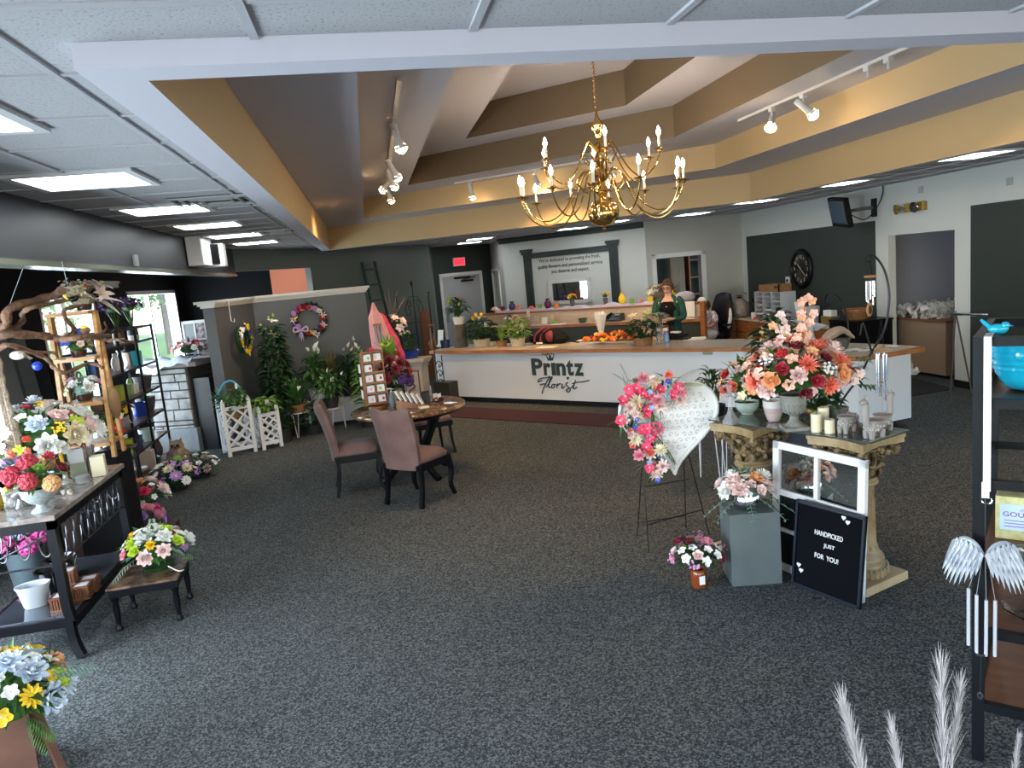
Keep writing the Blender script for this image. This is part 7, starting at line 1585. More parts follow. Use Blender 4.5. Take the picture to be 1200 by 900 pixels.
for i in range(n+1):
    for j in range(7):
        u = i/n; vv = j/6; x = -.36+.78*u; y = -.30+.42*vv; zz = 1.275+.05*abs(math.sin(u*9+vv*3))+rnd.uniform(0,.025)
        if j == 0: zz -= .12+.06*math.sin(u*6)
        if j == 1: zz -= .02
        vs.append((x,y,zz))
m.add(vs, [(i*7+j,(i+1)*7+j,(i+1)*7+j+1,i*7+j+1) for i in range(n) for j in range(6)])
simple('white_cloth', m, mat('icy_satin',(.60,.68,.78),.35), 'crumpled icy white satin cloth draped on the fireplace shelf', 'fabric', (-2.78,11.0,0), rad(-20), smooth=True)
arr('hot pink and blush roses lying on the fireplace shelf', (-2.52,10.93,1.33), [(0,0),(.05,0),(.06,.02),(.05,.02)], M_dkpot, (0,0,.10), (.20,.14,.11), [('rose','hot',3,.065),('rose','blush',5,.055),('blossom','pink',5,.04),('peony','white',2,.05)], 65, zmin=-.1, nleaf=44, leaf=M_leafdk)
t = thing('photo_window_frame', 'small white window frame with a floral picture on the fireplace shelf', 'frame', (-2.44,11.15,1.262), rad(-12)); m = MB()
for a in ((-.18,.18,0,.03),(-.18,.18,.50,.54),(-.18,-.15,0,.54),(.15,.18,0,.54),(-.01,.01,0,.54),(-.18,.18,.26,.28)): m.bx(a[0],a[1],-.015,.015,a[2],a[3])
m.build('frame', M_white, t); m = MB(); m.bx(-.15,-.01,-.003,.003,.03,.5); m.build('grey_pane', mat('greyblue_pane',(.16,.20,.23),.2), t); m = MB(); m.bx(.01,.15,-.003,.003,.03,.5); m.build('floral_picture', mat('floral_print',(.50,.45,.46),.6,var=(.08,.04,.06),vscale=22), t)
for i, (y, h, c) in enumerate(((7.35,2.28,(.15,.17,.20)),(7.75,2.28,(.15,.17,.20)),(8.15,2.0,(.11,.125,.15)))):
    m = MB(); m.box((0,0,h/2),(.05,.30,h),R=Euler((0,-.09,0)).to_matrix()); simple('grey_board', m, mat('greyboard_%s' % ('light' if i < 2 else 'dark'), c, .6), 'tall grey board leaning on the left wall, %s' % ('leftmost of three','middle of three','rightmost of three, shorter')[i], 'board', (-3.40,y,.012), group='grey boards leaning on the left wall')
t = thing('ornate_headboard', 'dark ornate scroll-patterned panel leaning on the left wall', 'panel', (-3.3,8.75,0)); m = MB(); m.box((0,0,.78),(.05,.5,1.56),R=Euler((0,-.06,0)).to_matrix()); m.build('panel', M_black, t); m = MB()
for i in range(5):
    for j in range(3): m.tube(smoothpts([(.04,-.2+j*.2,.5+i*.2),(.04,-.12+j*.2,.58+i*.2),(.04,-.2+j*.2,.62+i*.2),(.04,-.24+j*.2,.56+i*.2)],4), .012, 5)
m.build('scrollwork', mat('scroll_cream',(.40,.37,.34),.6), t)
t = thing('wall_speaker', 'white wall speaker on a bracket at the left header', 'speaker', (-1.94,9.45,2.44)); m = MB(); m.bx(0,.17,-.42,.20,.03,.36); m.build('cabinet', M_wmetal, t, bevel=.01); m = MB(); m.bx(.05,.30,.16,.34,.02,.30); m.build('side_panel', M_white, t, bevel=.01); m = MB(); m.box((.20,.12,.17),(.02,.14,.24),R=Euler((0,0,-.7)).to_matrix()); m.build('grille', M_black, t)
m = MB(); m.bx(-.0,.02,-.05,.05,0,.10); simple('junction_box', m, M_gp, 'small pale junction box on the dark left header', 'junction box', (-1.948,7.05,2.43))
for y, lab in ((7.0,'nearer black track rail above the left windows'),(10.6,'farther black track rail above the left windows')):
    m = MB(); m.bx(-.03,.03,-.9,.9,0,.03); m.bx(-.02,.02,-.85,.85,-.06,0); simple('curtain_rail', m, mat('rail_dark',(.03,.03,.035),.25), lab, 'rail', (-3.45,y,2.42), group='black rails above the left windows')
# ================================================================ things standing on the reception counter
CZ = .8735
t = thing('stone_cylinder', 'dark weathered stone pillar vase on the left of the counter', 'plinth', (1.47,12.44,CZ)); m = MB(); m.lathe([(0,0),(.11,0),(.115,.01),(.115,.38),(.105,.39),(0,.39)], n=22); m.build('body', mat('dark_stone',(.055,.05,.045),.8,var=(.10,.095,.09),vscale=8), t, True)
potted('lily_plant', 'leafy plant with lime buds in a white pot on top of the stone pillar', 'plant', (1.47,12.44,CZ+.39), 'arch', .24, .42, 50, P_straight(.08,.11,.13), M_pglaz, [('tulip','lime',5,.06,.45),('lily','coral',1,.06,.6)], M_leafdk, .35, 91)
def basket_plant(lab, x, y, r, h, potm, kind, n, seed, lm, blooms=(), hoop=None, prof=None, card=True):
    t = potted('basket_plant', lab, 'plant', (x,y,CZ), kind, r, h, n, prof or P_straight(.12,.15,.13), potm, blooms, lm, .45, seed, 'plant baskets along the counter', tagcard=card)
    if hoop: m = MB(); R_ = max(q[0] for q in (prof or P_straight(.12,.15,.13))); m.tube([(R_*math.cos(PI*i/14), 0, .12+(hoop-.12)*math.sin(PI*i/14)) for i in range(15)], .006, 6); m.build('handle', potm, t, True)
    return t
basket_plant('plant with yellow blooms in a cream wicker basket, first right of the stone pillar', 1.78,12.14,.24,.42,M_pwicker,'bush',90,92,M_leafdk,[('tulip','yellow',3,.07,.75),('tulip','cream',1,.06,.7)])
basket_plant('small variegated plant in a dark wicker basket, between the two pale baskets', 2.06,11.80,.13,.34,M_wicker,'spike',34,93,M_leafyl,prof=P_straight(.07,.09,.09),card=False)
basket_plant('variegated plant in a cream basket with a tall white hoop handle', 2.28,11.58,.19,.36,M_pwicker,'bush',70,94,M_leafyl,[('tulip','cream',1,.05,.6)],hoop=.50,prof=P_straight(.10,.13,.14))
box_thing('card_stack', 'small stack of cream cards between the baskets', 'paper', (1.93,12.12,CZ), crz, [(-.08,.08,-.05,.05,0,.04),(-.07,.07,-.05,.05,.04,.07)], pm('cream'))
m = MB(); m.lathe([(0,0),(.055,0),(.06,.01),(.06,.10),(.03,.16),(.025,.26),(.03,.27),(0,.27)], n=16); simple('amber_bottle', m, mat('amber_glass',(.42,.22,.02),.1,trans=.3), 'amber yellow glass bottle at the left end of the counter', 'bottle', (1.02,12.78,CZ), smooth=True)
m = MB(); m.lathe(P_bowl(.07,.13,.6), n=16); simple('brown_pot', m, mat('honey_brown',(.20,.08,.02),.3), 'honey brown glazed pot at the left end of the counter', 'pot', (1.00,12.62,CZ), smooth=True)
m = MB(); m.lathe(P_straight(.075,.085,.13), n=18); simple('blue_pot', m, mat('dark_blue_glaze',(.012,.035,.12),.2), 'dark blue round pot left of the stone pillar', 'pot', (1.22,12.66,CZ), smooth=True)
m = MB(); m.box((0,0,.16),(.12,.02,.26),R=Euler((-.15,0,0)).to_matrix()); m.bx(-.08,.08,-.06,.06,0,.03); simple('white_card_stand', m, M_paper, 'white card on a stand behind the blue pot', 'card', (1.18,12.95,CZ), crz)
# backpack
t = thing('backpack', 'black and maroon backpack lying on the counter', 'backpack', (2.78,11.42,CZ), crz)
M_bp = mat('backpack_black',(.005,.005,.006),.8,bump=.6,bscale=30,spec=.2); M_bm = mat('backpack_maroon',(.16,.012,.03),.6)
m = MB(); m.ball((0,0,.12), 1, 18, (.30,.16,.13)); m.ball((-.24,.0,.08),1,12,(.16,.13,.085)); m.ball((.2,0,.08),1,12,(.15,.13,.085)); m.v = [(x,y,max(z,0)) for x,y,z in m.v]; m.build('body', M_bp, t, True)
m = MB(); m.ball((.07,-.06,.125), 1, 14, (.10,.12,.10)); m.v = [(x,y,max(z,.01)) for x,y,z in m.v]; m.build('front_pocket', M_bm, t, True)
for x in (-.17,-.05): m = MB(); m.tube(smoothpts([(x-.04,-.15,.05),(x-.02,-.135,.15),(x+.06,-.07,.235),(x+.12,.02,.25)],5), .016, 6); m.build('piping', M_bm, t, True)
m = MB(); m.tube(smoothpts([(.28,-.02,.05),(.40,-.04,.06),(.48,-.02,.02),(.52,.02,.012)],5), .012, 6); m.build('strap', M_bp, t, True)
m = MB(); m.bx(-.16,-.04,-.175,-.165,.02,.04); m.build('white_tag', M_paper, t)
for x, y, rz, lab in ((2.60,10.95,.1,'white paper sheet on the counter in front of the backpack'),(3.34,11.30,.2,'white paper sheet in the middle of the counter behind the orange leaves'),(4.50,9.80,.15,'white and cream papers on the counter by the stapler')):
    m = MB(); m.bx(-.15,.15,-.10,.10,0,.003)
    if 'cream' in lab: m.box((.02,.12,.008),(.2,.12,.01),rz=.2)
    simple('paper_sheet', m, M_paper, lab, 'paper', (x,y,CZ-.0005), crz+rz, 'paper sheets on the counter')
t = thing('autumn_garland', 'orange, red and yellow autumn leaf garland lying on the counter', 'flower arrangement', (3.47,10.42,CZ), crz)
rnd = random.Random(31); sp_ = [('rose','orange',.055),('blossom','orange',.06),('sunflower','yellow',.05),('rose','red',.055),('blossom','coral',.05),('berry','red',.03),('lily','orange',.06),('blossom','yellow',.045)]
for i in range(42): k = sp_[i % 8]; x = -.40+.80*(i/41); put_flower(t, k[0], k[1], (x, -.02+rnd.uniform(-.10,.08), .06+.09*rnd.random()*(1.4 if .1 < x+.1 < .4 else 1)), (rnd.uniform(-.6,.6), -.7, 1), k[2], rnd)
m = MB()
for i in range(80): g = rnd.uniform(0,6.28); m.m = i % 2; m.leaf((rnd.uniform(-.38,.38), rnd.uniform(-.08,.06), .05), (math.cos(g), math.sin(g), .4), .11, .05, .3, .15, 3)
m.build('autumn_leaves', [mat('orange_leaf',(.55,.16,.02),.6), M_leafdk], t)
t = thing('cellophane_holder', 'clear plastic bouquet sleeves standing in a dark pot on the counter', 'holder', (3.50,11.0,CZ)); m = MB(); m.lathe(P_straight(.05,.06,.10), n=14); m.build('pot', M_dkpot, t, True)
m = MB(); rnd = random.Random(4)
for k in range(7): g = k*.9; c = (.06*math.cos(g), .06*math.sin(g)); m.lathe([(.02,.08),(.055,.42+.03*math.sin(k*2))], (0,0,0), 7); m.v[-14:] = [(x+c[0]*z*2.2, y+c[1]*z*2.2, z) for x,y,z in m.v[-14:]]
m.build('sleeves', mat('cellophane',(.85,.87,.9),.1,alpha=.35), t, True)
basket_plant('dark leafy dish plant with lily blooms in a brown basket before the woman', 3.72,9.80,.20,.30,M_wicker,'bush',90,95,M_leafdk,[('lily','cream',2,.08,.8),('tulip','lime',2,.05,.9)],prof=P_straight(.12,.14,.12))
t = thing('silver_leaf_vase', 'glass vase of silvery white leaves on the counter before the woman', 'vase', (3.93,9.74,CZ)); m = MB(); m.lathe([(0,0),(.05,0),(.03,.02),(.025,.07),(.05,.12),(.06,.2),(.055,.24)], n=16); m.build('glass', M_cry, t, True)
m = MB(); rnd = random.Random(6)
for i in range(70): g = rnd.uniform(0,6.28); e = rnd.uniform(0,1.3); p = V((math.cos(g)*math.cos(e)*.12, math.sin(g)*math.cos(e)*.12, .30+.13*math.sin(e))); m.leaf(p, (math.cos(g), math.sin(g), .5), .08, .04, .3, .2, 3)
for i in range(8): g = i*.8; m.tube([(0,0,.05),(.08*math.cos(g),.08*math.sin(g),.32)], .003, 4)
m.build('silver_leaves', mat('silver_leaf',(.48,.46,.43),.5,metal=.2), t)
t = thing('cork_jar', 'glass jar with a cork lid on the back of the counter', 'jar', (3.86,10.55,CZ)); m = MB(); m.lathe([(0,0),(.06,0),(.065,.01),(.065,.20),(.04,.24)], n=16); m.build('glass', M_cry, t, True); m = MB(); m.lathe([(0,.235),(.045,.235),(.05,.27),(0,.275)], n=14); m.build('cork', mat('cork',(.30,.12,.05),.8), t, True)
t = thing('spray_bottle', 'light blue spray bottle on the counter right of the silver leaves', 'bottle', (4.06,9.78,CZ)); m = MB(); m.lathe([(0,0),(.035,0),(.038,.01),(.038,.11),(.015,.15),(.015,.17)], n=14); m.build('bottle', mat('light_blue_plastic',(.16,.32,.55),.3), t, True); m = MB(); m.box((-.02,0,.19),(.08,.03,.04)); m.tube([(-.03,0,.18),(-.045,0,.13)],.006,5); m.build('trigger', pm('blush'), t)
t = thing('stapler', 'black stapler-like device at the back of the counter', 'stapler', (4.34,9.98,CZ), crz); m = MB(); m.bx(-.14,.14,-.05,.05,0,.02); m.box((0,0,.06),(.26,.06,.04),R=Euler((0,-.1,0)).to_matrix()); m.bx(-.12,-.06,-.04,.04,.02,.10); m.build('body', M_black, t, bevel=.004); m = MB(); m.bx(-.12,.02,-.035,.035,.095,.12); m.build('white_top', M_white, t)
t = thing('framed_box', 'wood-framed tan paper tray on the counter in front of the woman', 'tray', (4.02,10.35,CZ), crz); m = MB(); m.bx(-.25,.25,-.02,.12,0,.18); m.build('panel', M_lamt, t); m = MB(); m.bx(-.27,.27,-.03,.13,.18,.20); m.bx(-.27,-.25,-.03,.13,0,.2); m.bx(.25,.27,-.03,.13,0,.2); m.build('oak_frame', M_oak, t)
# ================================================================ chandelier
CH = (2.34,7.0)
t = thing('chandelier', 'large two-tier brass chandelier with lit candle bulbs', 'chandelier', (*CH,0))
m = MB(); m.lathe([(0,2.37),(.012,2.38),(.018,2.41),(.008,2.425),(.03,2.425),(.09,2.44),(.135,2.485),(.155,2.555),(.135,2.62),(.09,2.665),(.03,2.685),(.02,2.71),(.05,2.73),(.07,2.76),(.045,2.80),(.03,2.84),(.065,2.88),(.08,2.91),(.05,2.95),(.025,2.98),(.045,3.02),(.06,3.05),(.035,3.09),(.022,3.13),(.05,3.17),(.025,3.21),(.022,3.27),(.035,3.30),(.06,3.34),(.065,3.37),(.03,3.42),(.015,3.46),(.012,3.50),(0,3.51)], n=32); m.build('body', M_brass, t, True)
m = MB(); m.lathe([(0,4.149),(.07,4.149),(.06,4.13),(.02,4.11),(0,4.105)], n=20); n = 26
for i in range(n):
    z0 = 3.49+(4.11-3.49)*i/n; g = (i%2)*PI/2; h = (4.11-3.49)/n*.72
    m.tube([(math.cos(g)*.012*math.cos(a), math.sin(g)*.012*math.cos(a), z0+h*.6+h*math.sin(a)) for a in [2*PI*k/8 for k in range(9)]], .003, 4, False)
m.build('chain', M_brass, t, True)
M_cand = mat('candle_sleeve',(.75,.72,.64),.5)
M_bulb = mat('lit_bulb',(1,.85,.6),.3,emit=55*K_CHAN,ecol=(1,.76,.50))
def arm(g, r, zc, z0, low, parts=[]):
    e = V((math.cos(g), math.sin(g), 0)); m = MB()
    pts = [e*.03+V((0,0,z0)), e*(.05+r*.10)+V((0,0,z0+.10)), e*r*.28+V((0,0,z0+.03)), e*r*.48+V((0,0,low+.10)), e*r*.70+V((0,0,low)), e*r*.90+V((0,0,low+.07)), e*r*1.0+V((0,0,zc-.03))]
    m.tube(smoothpts(pts, 6), .0075, 7)
    m.tube(smoothpts([e*r*.30+V((0,0,z0-.02)), e*r*.20+V((0,0,z0-.10)), e*r*.12+V((0,0,z0-.05)), e*r*.17+V((0,0,z0-.01))],4), .006, 5)
    a = m.build('arm', M_brass, t, True)
    m = MB(); m.lathe([(0,zc-.03),(.015,zc-.025),(.02,zc-.005),(.05,zc),(.052,zc+.004),(.02,zc+.004),(.016,zc+.02),(0,zc+.02)], e*r, 16); m.build('drip_pan', mat('dark_brass',(.25,.13,.04),.3,metal=.9), a, True)
    m = MB(); m.lathe([(0,zc+.01),(.013,zc+.01),(.013,zc+.115),(0,zc+.118)], e*r, 10); m.build('candle', M_cand, a, True)
    m = MB(); m.lathe([(0,zc+.115),(.010,zc+.12),(.019,zc+.145),(.015,zc+.17),(.006,zc+.19),(0,zc+.205)], e*r, 10); m.build('bulb', M_bulb, a, True)
for k in range(12): arm(k*PI/6+.12, .83-(.06 if k % 2 else 0), 2.745+(.03 if k % 2 else 0), 2.86, 2.47+(.06 if k % 2 else 0))
for k in range(6): arm(k*PI/3+.30, .60, 3.06, 3.12, 2.84)
# ================================================================ track lights
M_trk = mat('track_white',(.62,.60,.58),.4)
M_lamp = mat('lit_reflector',(1,.85,.6),.4,emit=34*K_TRK,ecol=(1,.74,.42))
def spot(p, d, power, size=80):
    l = bpy.data.lights.new('track_beam','SPOT'); l.energy = power*K_TRK; l.color = (1,.62,.28); l.spot_size = rad(size); l.spot_blend = .9; l.shadow_soft_size = .04
    o = bpy.data.objects.new('track_beam', l); COL.objects.link(o); o.location = p; o.rotation_mode = 'QUATERNION'; o.rotation_quaternion = V((0,0,-1)).rotation_difference(V(d).normalized())
def track(label, a, b, heads, group='ceiling track light rails'):
    a, b = V(a), V(b); t = thing('track_light', label, 'track light', tuple((a+b)/2), 0, group); O = (a+b)/2
    m = MB(); m.bar(a-O+V((0,0,-.012)), b-O+V((0,0,-.012)), .035, .024); m.build('rail', M_trk, t)
    for (s, d, lit, pw) in heads:
        p = a.lerp(b, s) - O; d = V(d).normalized(); m = MB(); m.bx(p.x-.02,p.x+.02,p.y-.03,p.y+.03,p.z-.06,p.z-.02); m.cyl(p+V((0,0,-.05)), p+V((0,0,-.11)), .009, 6)
        if not lit and not pw: m.build('adapter', M_trk, t); continue
        c = p+V((0,0,-.13)); m.tube([c-d*.09, c-d*.085, c+d*.05, c+d*.09, c+d*.13], [.02,.030,.030,.045,.055], 14, False)
        h = m.build('lamp_head', M_trk, t, True); m = MB(); m.ball(c+d*.115, 1, 12, (.05,.05,.05)); m.build('bulb', M_lamp if lit else M_pglaz, h, True)
        if lit: spot(O+c+d*.19, d, pw)
Zt = Z2-.001
track('white ceiling track on the left soffit with a cluster of lit spotlights', (.38,5.15,Zt), (.46,11.3,Zt), [(.20,(.25,.0,-1),1,60),(.50,(.5,.2,-1),1,50),(.62,(.35,.1,-1),1,50),(.70,(-.85,.3,-.8),1,70),(.86,(.3,.3,-1),1,60)])
track('white ceiling track on the right soffit with two lit spotlights', (4.02,4.5,Zt), (4.02,7.4,Zt), [(.22,(-.1,0,-1),0,0),(.30,(.1,0,-1),0,0),(.60,(.35,-.45,-.6),1,75),(.78,(-.45,-.5,-.7),1,75)])
track('white ceiling track along the far soffit behind the chandelier', (1.45,11.0,Zt), (3.45,9.25,Zt), [(.10,(.2,.35,-1),1,60),(.50,(.35,.6,-.6),1,130),(.92,(.3,.6,-.8),1,60)])
# ================================================================ people
M_skin = mat('skin',(.62,.34,.25),.5); M_hair = mat('brown_hair',(.045,.020,.010),.6,var=(.09,.042,.02),vscale=30,bump=.8,bscale=60,dist=.01)
def skinned(name, verts, edges, radii, m, parent, sub=2):
    me = bpy.data.meshes.new(name); me.from_pydata(verts, edges, []); me.materials.append(m); o = bpy.data.objects.new(name, me); COL.objects.link(o); o.parent = parent
    md = o.modifiers.new('skin','SKIN'); md.use_smooth_shade = True
    for i, sv in enumerate(me.skin_vertices[0].data): r = radii[i]; sv.radius = r if hasattr(r,'__len__') else (r, r); sv.use_root = (i == 0)
    s2 = o.modifiers.new('sub','SUBSURF'); s2.levels = s2.render_levels = sub
    bpy.context.view_layer.update(); dg = bpy.context.evaluated_depsgraph_get()
    me2 = bpy.data.meshes.new_from_object(o.evaluated_get(dg)); me2.name = name; o.modifiers.clear(); o.data = me2
    return o
class Sk:
    def __init__(s): s.v = []; s.e = []; s.r = []
    def ch(s, pts, start=None):
        prev = start
        for p, r in pts:
            s.v.append(tuple(p)); s.r.append(r); i = len(s.v)-1
            if prev is not None: s.e.append((prev, i))
            prev = i
        return prev
def hand(sk, w, wi, d, up, side, s=1.0):
    """palm and five fingers from wrist index wi; d pointing direction, side = thumb side"""
    d = V(d).normalized(); side = V(side).normalized(); up = V(up).normalized(); p = V(w)
    k = sk.ch([(p+d*.045*s, (.030*s,.016*s)), (p+d*.085*s, (.034*s,.014*s))], wi)
    for j, L in ((-1.5,.062),(-.5,.075),(.5,.08),(1.5,.07)):
        b = p+d*.095*s+side*j*.019*s; sk.ch([(b,.0095*s),(b+d*L*.5*s-up*.008*s,.0085*s),(b+d*L*.85*s-up*.03*s,.0075*s),(b+d*L*1.0*s-up*.05*s,.0065*s)], k)
    b = p+d*.03*s+side*.03*s; sk.ch([(b,.012*s),(b+side*.025*s+d*.025*s-up*.01*s,.010*s),(b+side*.028*s+d*.055*s-up*.02*s,.0085*s)], k-1)
def head_into(mb, c, s, pitch, yaw):
    """head with face: c = head centre, local -y is the face"""
    R = (Matrix.Rotation(yaw,3,'Z') @ Matrix.Rotation(pitch,3,'X')); C = V(c)
    n, mm = 18, 14; vs = []
    for i in range(mm+1):
        th = PI*i/mm; z = math.cos(th)
        for j in range(n):
            g = 2*PI*j/n; x = math.sin(th)*math.cos(g); y = math.sin(th)*math.sin(g)
            q = V((x*.076, y*.095, z*.118))
            if z < 0: q.x *= 1-.30*(-z)**1.3; q.y *= (1-.22*(-z)**1.2) if y > 0 else (1-.05*(-z)); q.y -= .012*(-z)
            if y < -.6 and -.1 < z < .35: q.y += .006*(1-abs(x))
            vs.append(C + R @ (q*s))
    mb.add(vs, [(i*n+j,(i+1)*n+j,(i+1)*n+(j+1)%n,i*n+(j+1)%n) for i in range(mm) for j in range(n)])
    def P(x,y,z): return C + R @ (V((x,y,z))*s)
    mb.tube([P(0,-.092,.02),P(0,-.108,-.012),P(0,-.118,-.028),P(0,-.10,-.040)], [.007*s,.010*s,.014*s,.009*s], 8)
    for k in (-1,1): mb.tube([P(k*.074,.005,.03),P(k*.084,.012,.015),P(k*.080,.008,-.02)], [.008*s,.014*s,.007*s], 6)
    return P
def lofted(mb, rings_, n=22, a0=0, a1=2*PI, th=0):
    full = abs(a1-a0-2*PI) < 1e-6; k = n if full else n+1; vs = []
    for (cx, cy, z, rx, ry) in rings_:
        for j in range(k): g = a0+(a1-a0)*j/n; vs.append((cx+rx*math.cos(g), cy+ry*math.sin(g), z))
    m_ = len(rings_); mb.add(vs, [(i*k+j, i*k+(j+1)%k, (i+1)*k+(j+1)%k, (i+1)*k+j) for i in range(m_-1) for j in range(k if full else k-1)])
t = thing('person', 'woman in glasses and green cardigan standing behind the counter, looking down', 'person', (4.62,10.95,0), rad(-38))
sk = Sk(); pel = sk.ch([((0,0,.96),(.15,.11))])
wst = sk.ch([((0,0,1.10),(.13,.10)),((0,-.01,1.24),(.14,.11)),((0,0,1.37),(.15,.09)),((0,0,1.44),(.075,.06)),((0,-.015,1.50),(.05,.05)),((0,-.03,1.56),(.055,.06))], pel)
for s in (-1,1):
    sk.ch([((s*.09,0,.86),.09),((s*.10,0,.50),.055),((s*.10,.02,.28),.048),((s*.10,.03,.09),.035),((s*.10,-.03,.035),(.035,.028)),((s*.11,-.12,.03),(.035,.02))], pel)
    sh = sk.ch([((s*.155,.0,1.385),.05)], 3); el = sk.ch([((s*.215,-.03,1.20),.040),((s*.225,-.05,1.11),.038)], sh)
    tip = ((s*.10-.03,-.30,1.12) if s > 0 else (s*.13-.03,-.30,1.14)); wi = sk.ch([(((tip[0]+s*.225)/2,-.18,1.11),.034),(tip,.024)], el)
    hand(sk, tip, wi, (-s*.25,-.9,.05 if s > 0 else .12), (0,0,1), (-s,0,.2))
body = skinned('body', sk.v, sk.e, sk.r, M_skin, t)
hm = MB(); P = head_into(hm, (0,-.035,1.60), 1.0, rad(16), rad(-4))
hb = hm.build('face_tmp', M_skin, None, True)
bm = bmesh.new(); bm.from_mesh(body.data); bm.from_mesh(hb.data); bm.to_mesh(body.data); bm.free(); bpy.data.objects.remove(hb)
body.data.polygons.foreach_set('use_smooth', [True]*len(body.data.polygons))
m = MB()
for k in (-1,1): m.ball(P(k*.031,-.088,.012), .009, 8)
m.build('eyes', M_terra, t, True)
m = MB(); m.tube([P(-.024,-.090,-.062),P(0,-.098,-.060),P(.024,-.090,-.062)], [.003,.007,.003], 6); m.build('lips', mat('lips',(.42,.10,.09),.4), t, True)
m = MB()
for k in (-1,1): m.tube([P(k*.033+.028*math.cos(a), -.104+.012*abs(math.cos(a))*(1 if k*math.cos(a)>0 else 0), .010+.020*math.sin(a)) for a in [2*PI*i/12 for i in range(13)]], .0045, 5, False); m.tube([P(k*.06,-.098,.015),P(k*.08,-.03,.022),P(k*.082,.01,.02)], .0028, 5)
m.tube([P(-.006,-.107,.014),P(.006,-.107,.014)], .0025, 5); m.build('glasses', M_black, t, True)
m = MB(); rnd = random.Random(3); hc = (0,-.035,1.60); hh = MB()
n, mm = 22, 12; vs = []
for i in range(mm+1):
    th = PI*.62*i/mm
    for j in range(n):
        g = 2*PI*j/n; fr = -math.sin(g); thh = th*(1-.42*max(0,fr)**.7) ; q = V((math.sin(thh)*math.cos(g)*.084, math.sin(thh)*math.sin(g)*.104, math.cos(thh)*.128)); w_ = 1+.02*math.sin(g*9+i*1.3)+rnd.uniform(-.01,.01); q *= w_; vs.append(P(q.x, q.y+.006, q.z))
m.add(vs, [(i*n+j,(i+1)*n+j,(i+1)*n+(j+1)%n,i*n+(j+1)%n) for i in range(mm) for j in range(n)])
m.ball(P(0,.095,.055), .052, 12, (1.1,.9,1)); 
for i in range(14): g = -.35+i*.30; m.tube([P(.080*math.cos(g),.085*math.sin(g)+.01,.03),P(.088*math.cos(g),.092*math.sin(g)+.015,-.02),P(.074*math.cos(g),.085*math.sin(g)+.015,-.055)], [.016,.018,.010], 6)
m.build('hair', M_hair, t, True)
m = MB(); lofted(m, [(0,0,.90,.17,.13),(0,0,1.05,.150,.115),(0,-.015,1.15,.150,.12),(0,-.03,1.26,.16,.145),(0,-.015,1.34,.152,.115),(0,.0,1.375,.13,.085)]); m.build('black_top', mat('black_cloth',(.004,.004,.005),.8,spec=.2), t, True)
m = MB(); m.lathe([(0,0),(.012,.003),(0,.006)], (.0,-.158,1.30), axis=(0,-1,.2), n=10); m.build('pendant', M_chrome, t)
M_card = mat('green_cardigan',(.006,.050,.040),.8,var=(.008,.070,.052),vscale=12,bump=.5,bscale=120)
m = MB(); a0, a1 = -PI/2+.62, 3*PI/2-.62; lofted(m, [(0,.01,.80,.20,.155),(0,.005,.95,.185,.145),(0,0,1.10,.172,.135),(0,-.01,1.22,.178,.145),(0,0,1.33,.185,.13),(0,.0,1.40,.165,.098),(0,.01,1.445,.11,.078),(0,.018,1.475,.075,.066)], 26, a0, a1)
for s in (-1,1):
    tip = (.07,-.27,1.12) if s > 0 else (-.155,-.27,1.14)
    m.tube(smoothpts([(s*.13,.0,1.40),(s*.19,-.005,1.345),(s*.225,-.03,1.20),(s*.225,-.06,1.12),((tip[0]+s*.225)/2,-.17,1.105),tip],4), [.062,.066,.066,.064,.060,.058,.056,.054,.054,.054,.052,.050,.050,.047,.045,.044,.042,.040,.038,.037,.036][:21], 12)
o = m.build('cardigan', M_card, t, True); sm = o.modifiers.new('s','SOLIDIFY'); sm.thickness = .008
m = MB()
for s in (-1,1): lofted(m, [(s*.10,.02,.07,.065,.07),(s*.10,.01,.30,.066,.07),(s*.10,0,.52,.078,.082),(s*.095,0,.75,.10,.105),(s*.085,0,.92,.11,.125)], 16)
lofted(m, [(0,0,.84,.185,.13),(0,0,.92,.18,.135),(0,0,1.0,.162,.122)], 20); m.build('trousers', M_black, t, True)
m = MB()
for s in (-1,1): m.ball((s*.11,-.05,.035),1,12,(.05,.13,.045)); 
m.v = [(x,y,max(0,z)) for x,y,z in m.v]; m.build('shoes', M_black, t, True)
pr = Matrix.Translation((4.62,10.95,0)) @ Matrix.Rotation(rad(-38),4,'Z')
m = MB(); m.box((0,0,0),(.24,.004,.15),R=Euler((.75,.35,0)).to_matrix()); simple('envelope', m, mat('manila',(.60,.47,.20),.6), 'manila envelope held in the hands of the woman in green', 'envelope', tuple(pr @ V((-.17,-.43,1.155))), rad(-38))
# seated person in a chair
SP_ = (6.30,12.70,0); rzs = rad(-75)
t = thing('office_chair', 'black and white high-backed gaming chair behind the work desk', 'chair', (6.42,13.14,0), rad(-60))
m = MB(); pad(m, .50, .50, .42, .50); m.build('seat', M_black, t, True)
m = MB(); lofted(m, [(0,.24,.46,.20,.05),(0,.27,.62,.24,.07),(0,.30,.85,.27,.07),(0,.34,1.05,.22,.06),(0,.37,1.15,.20,.055),(0,.39,1.24,.16,.045),(0,.395,1.27,.06,.02)], 20); m.build('backrest', M_black, t, True)
for s in (-1,1):
    m = MB(); m.tube(smoothpts([(s*.20,.20,.60),(s*.235,.22,.78),(s*.22,.26,.98)],5), [.015,.03,.035,.035,.035,.035,.03,.03,.025,.02,.012], 8); m.build('white_bolster', M_white, t, True)
    m = MB(); m.bx(s*.29-.025,s*.29+.025,-.16,.14,.66,.70); m.bx(s*.27-.015,s*.27+.015,-.02,.03,.40,.66); m.build('armrest', M_black, t, bevel=.006)
m = MB(); m.cyl((0,0,.08),(0,0,.43),.03,10); 
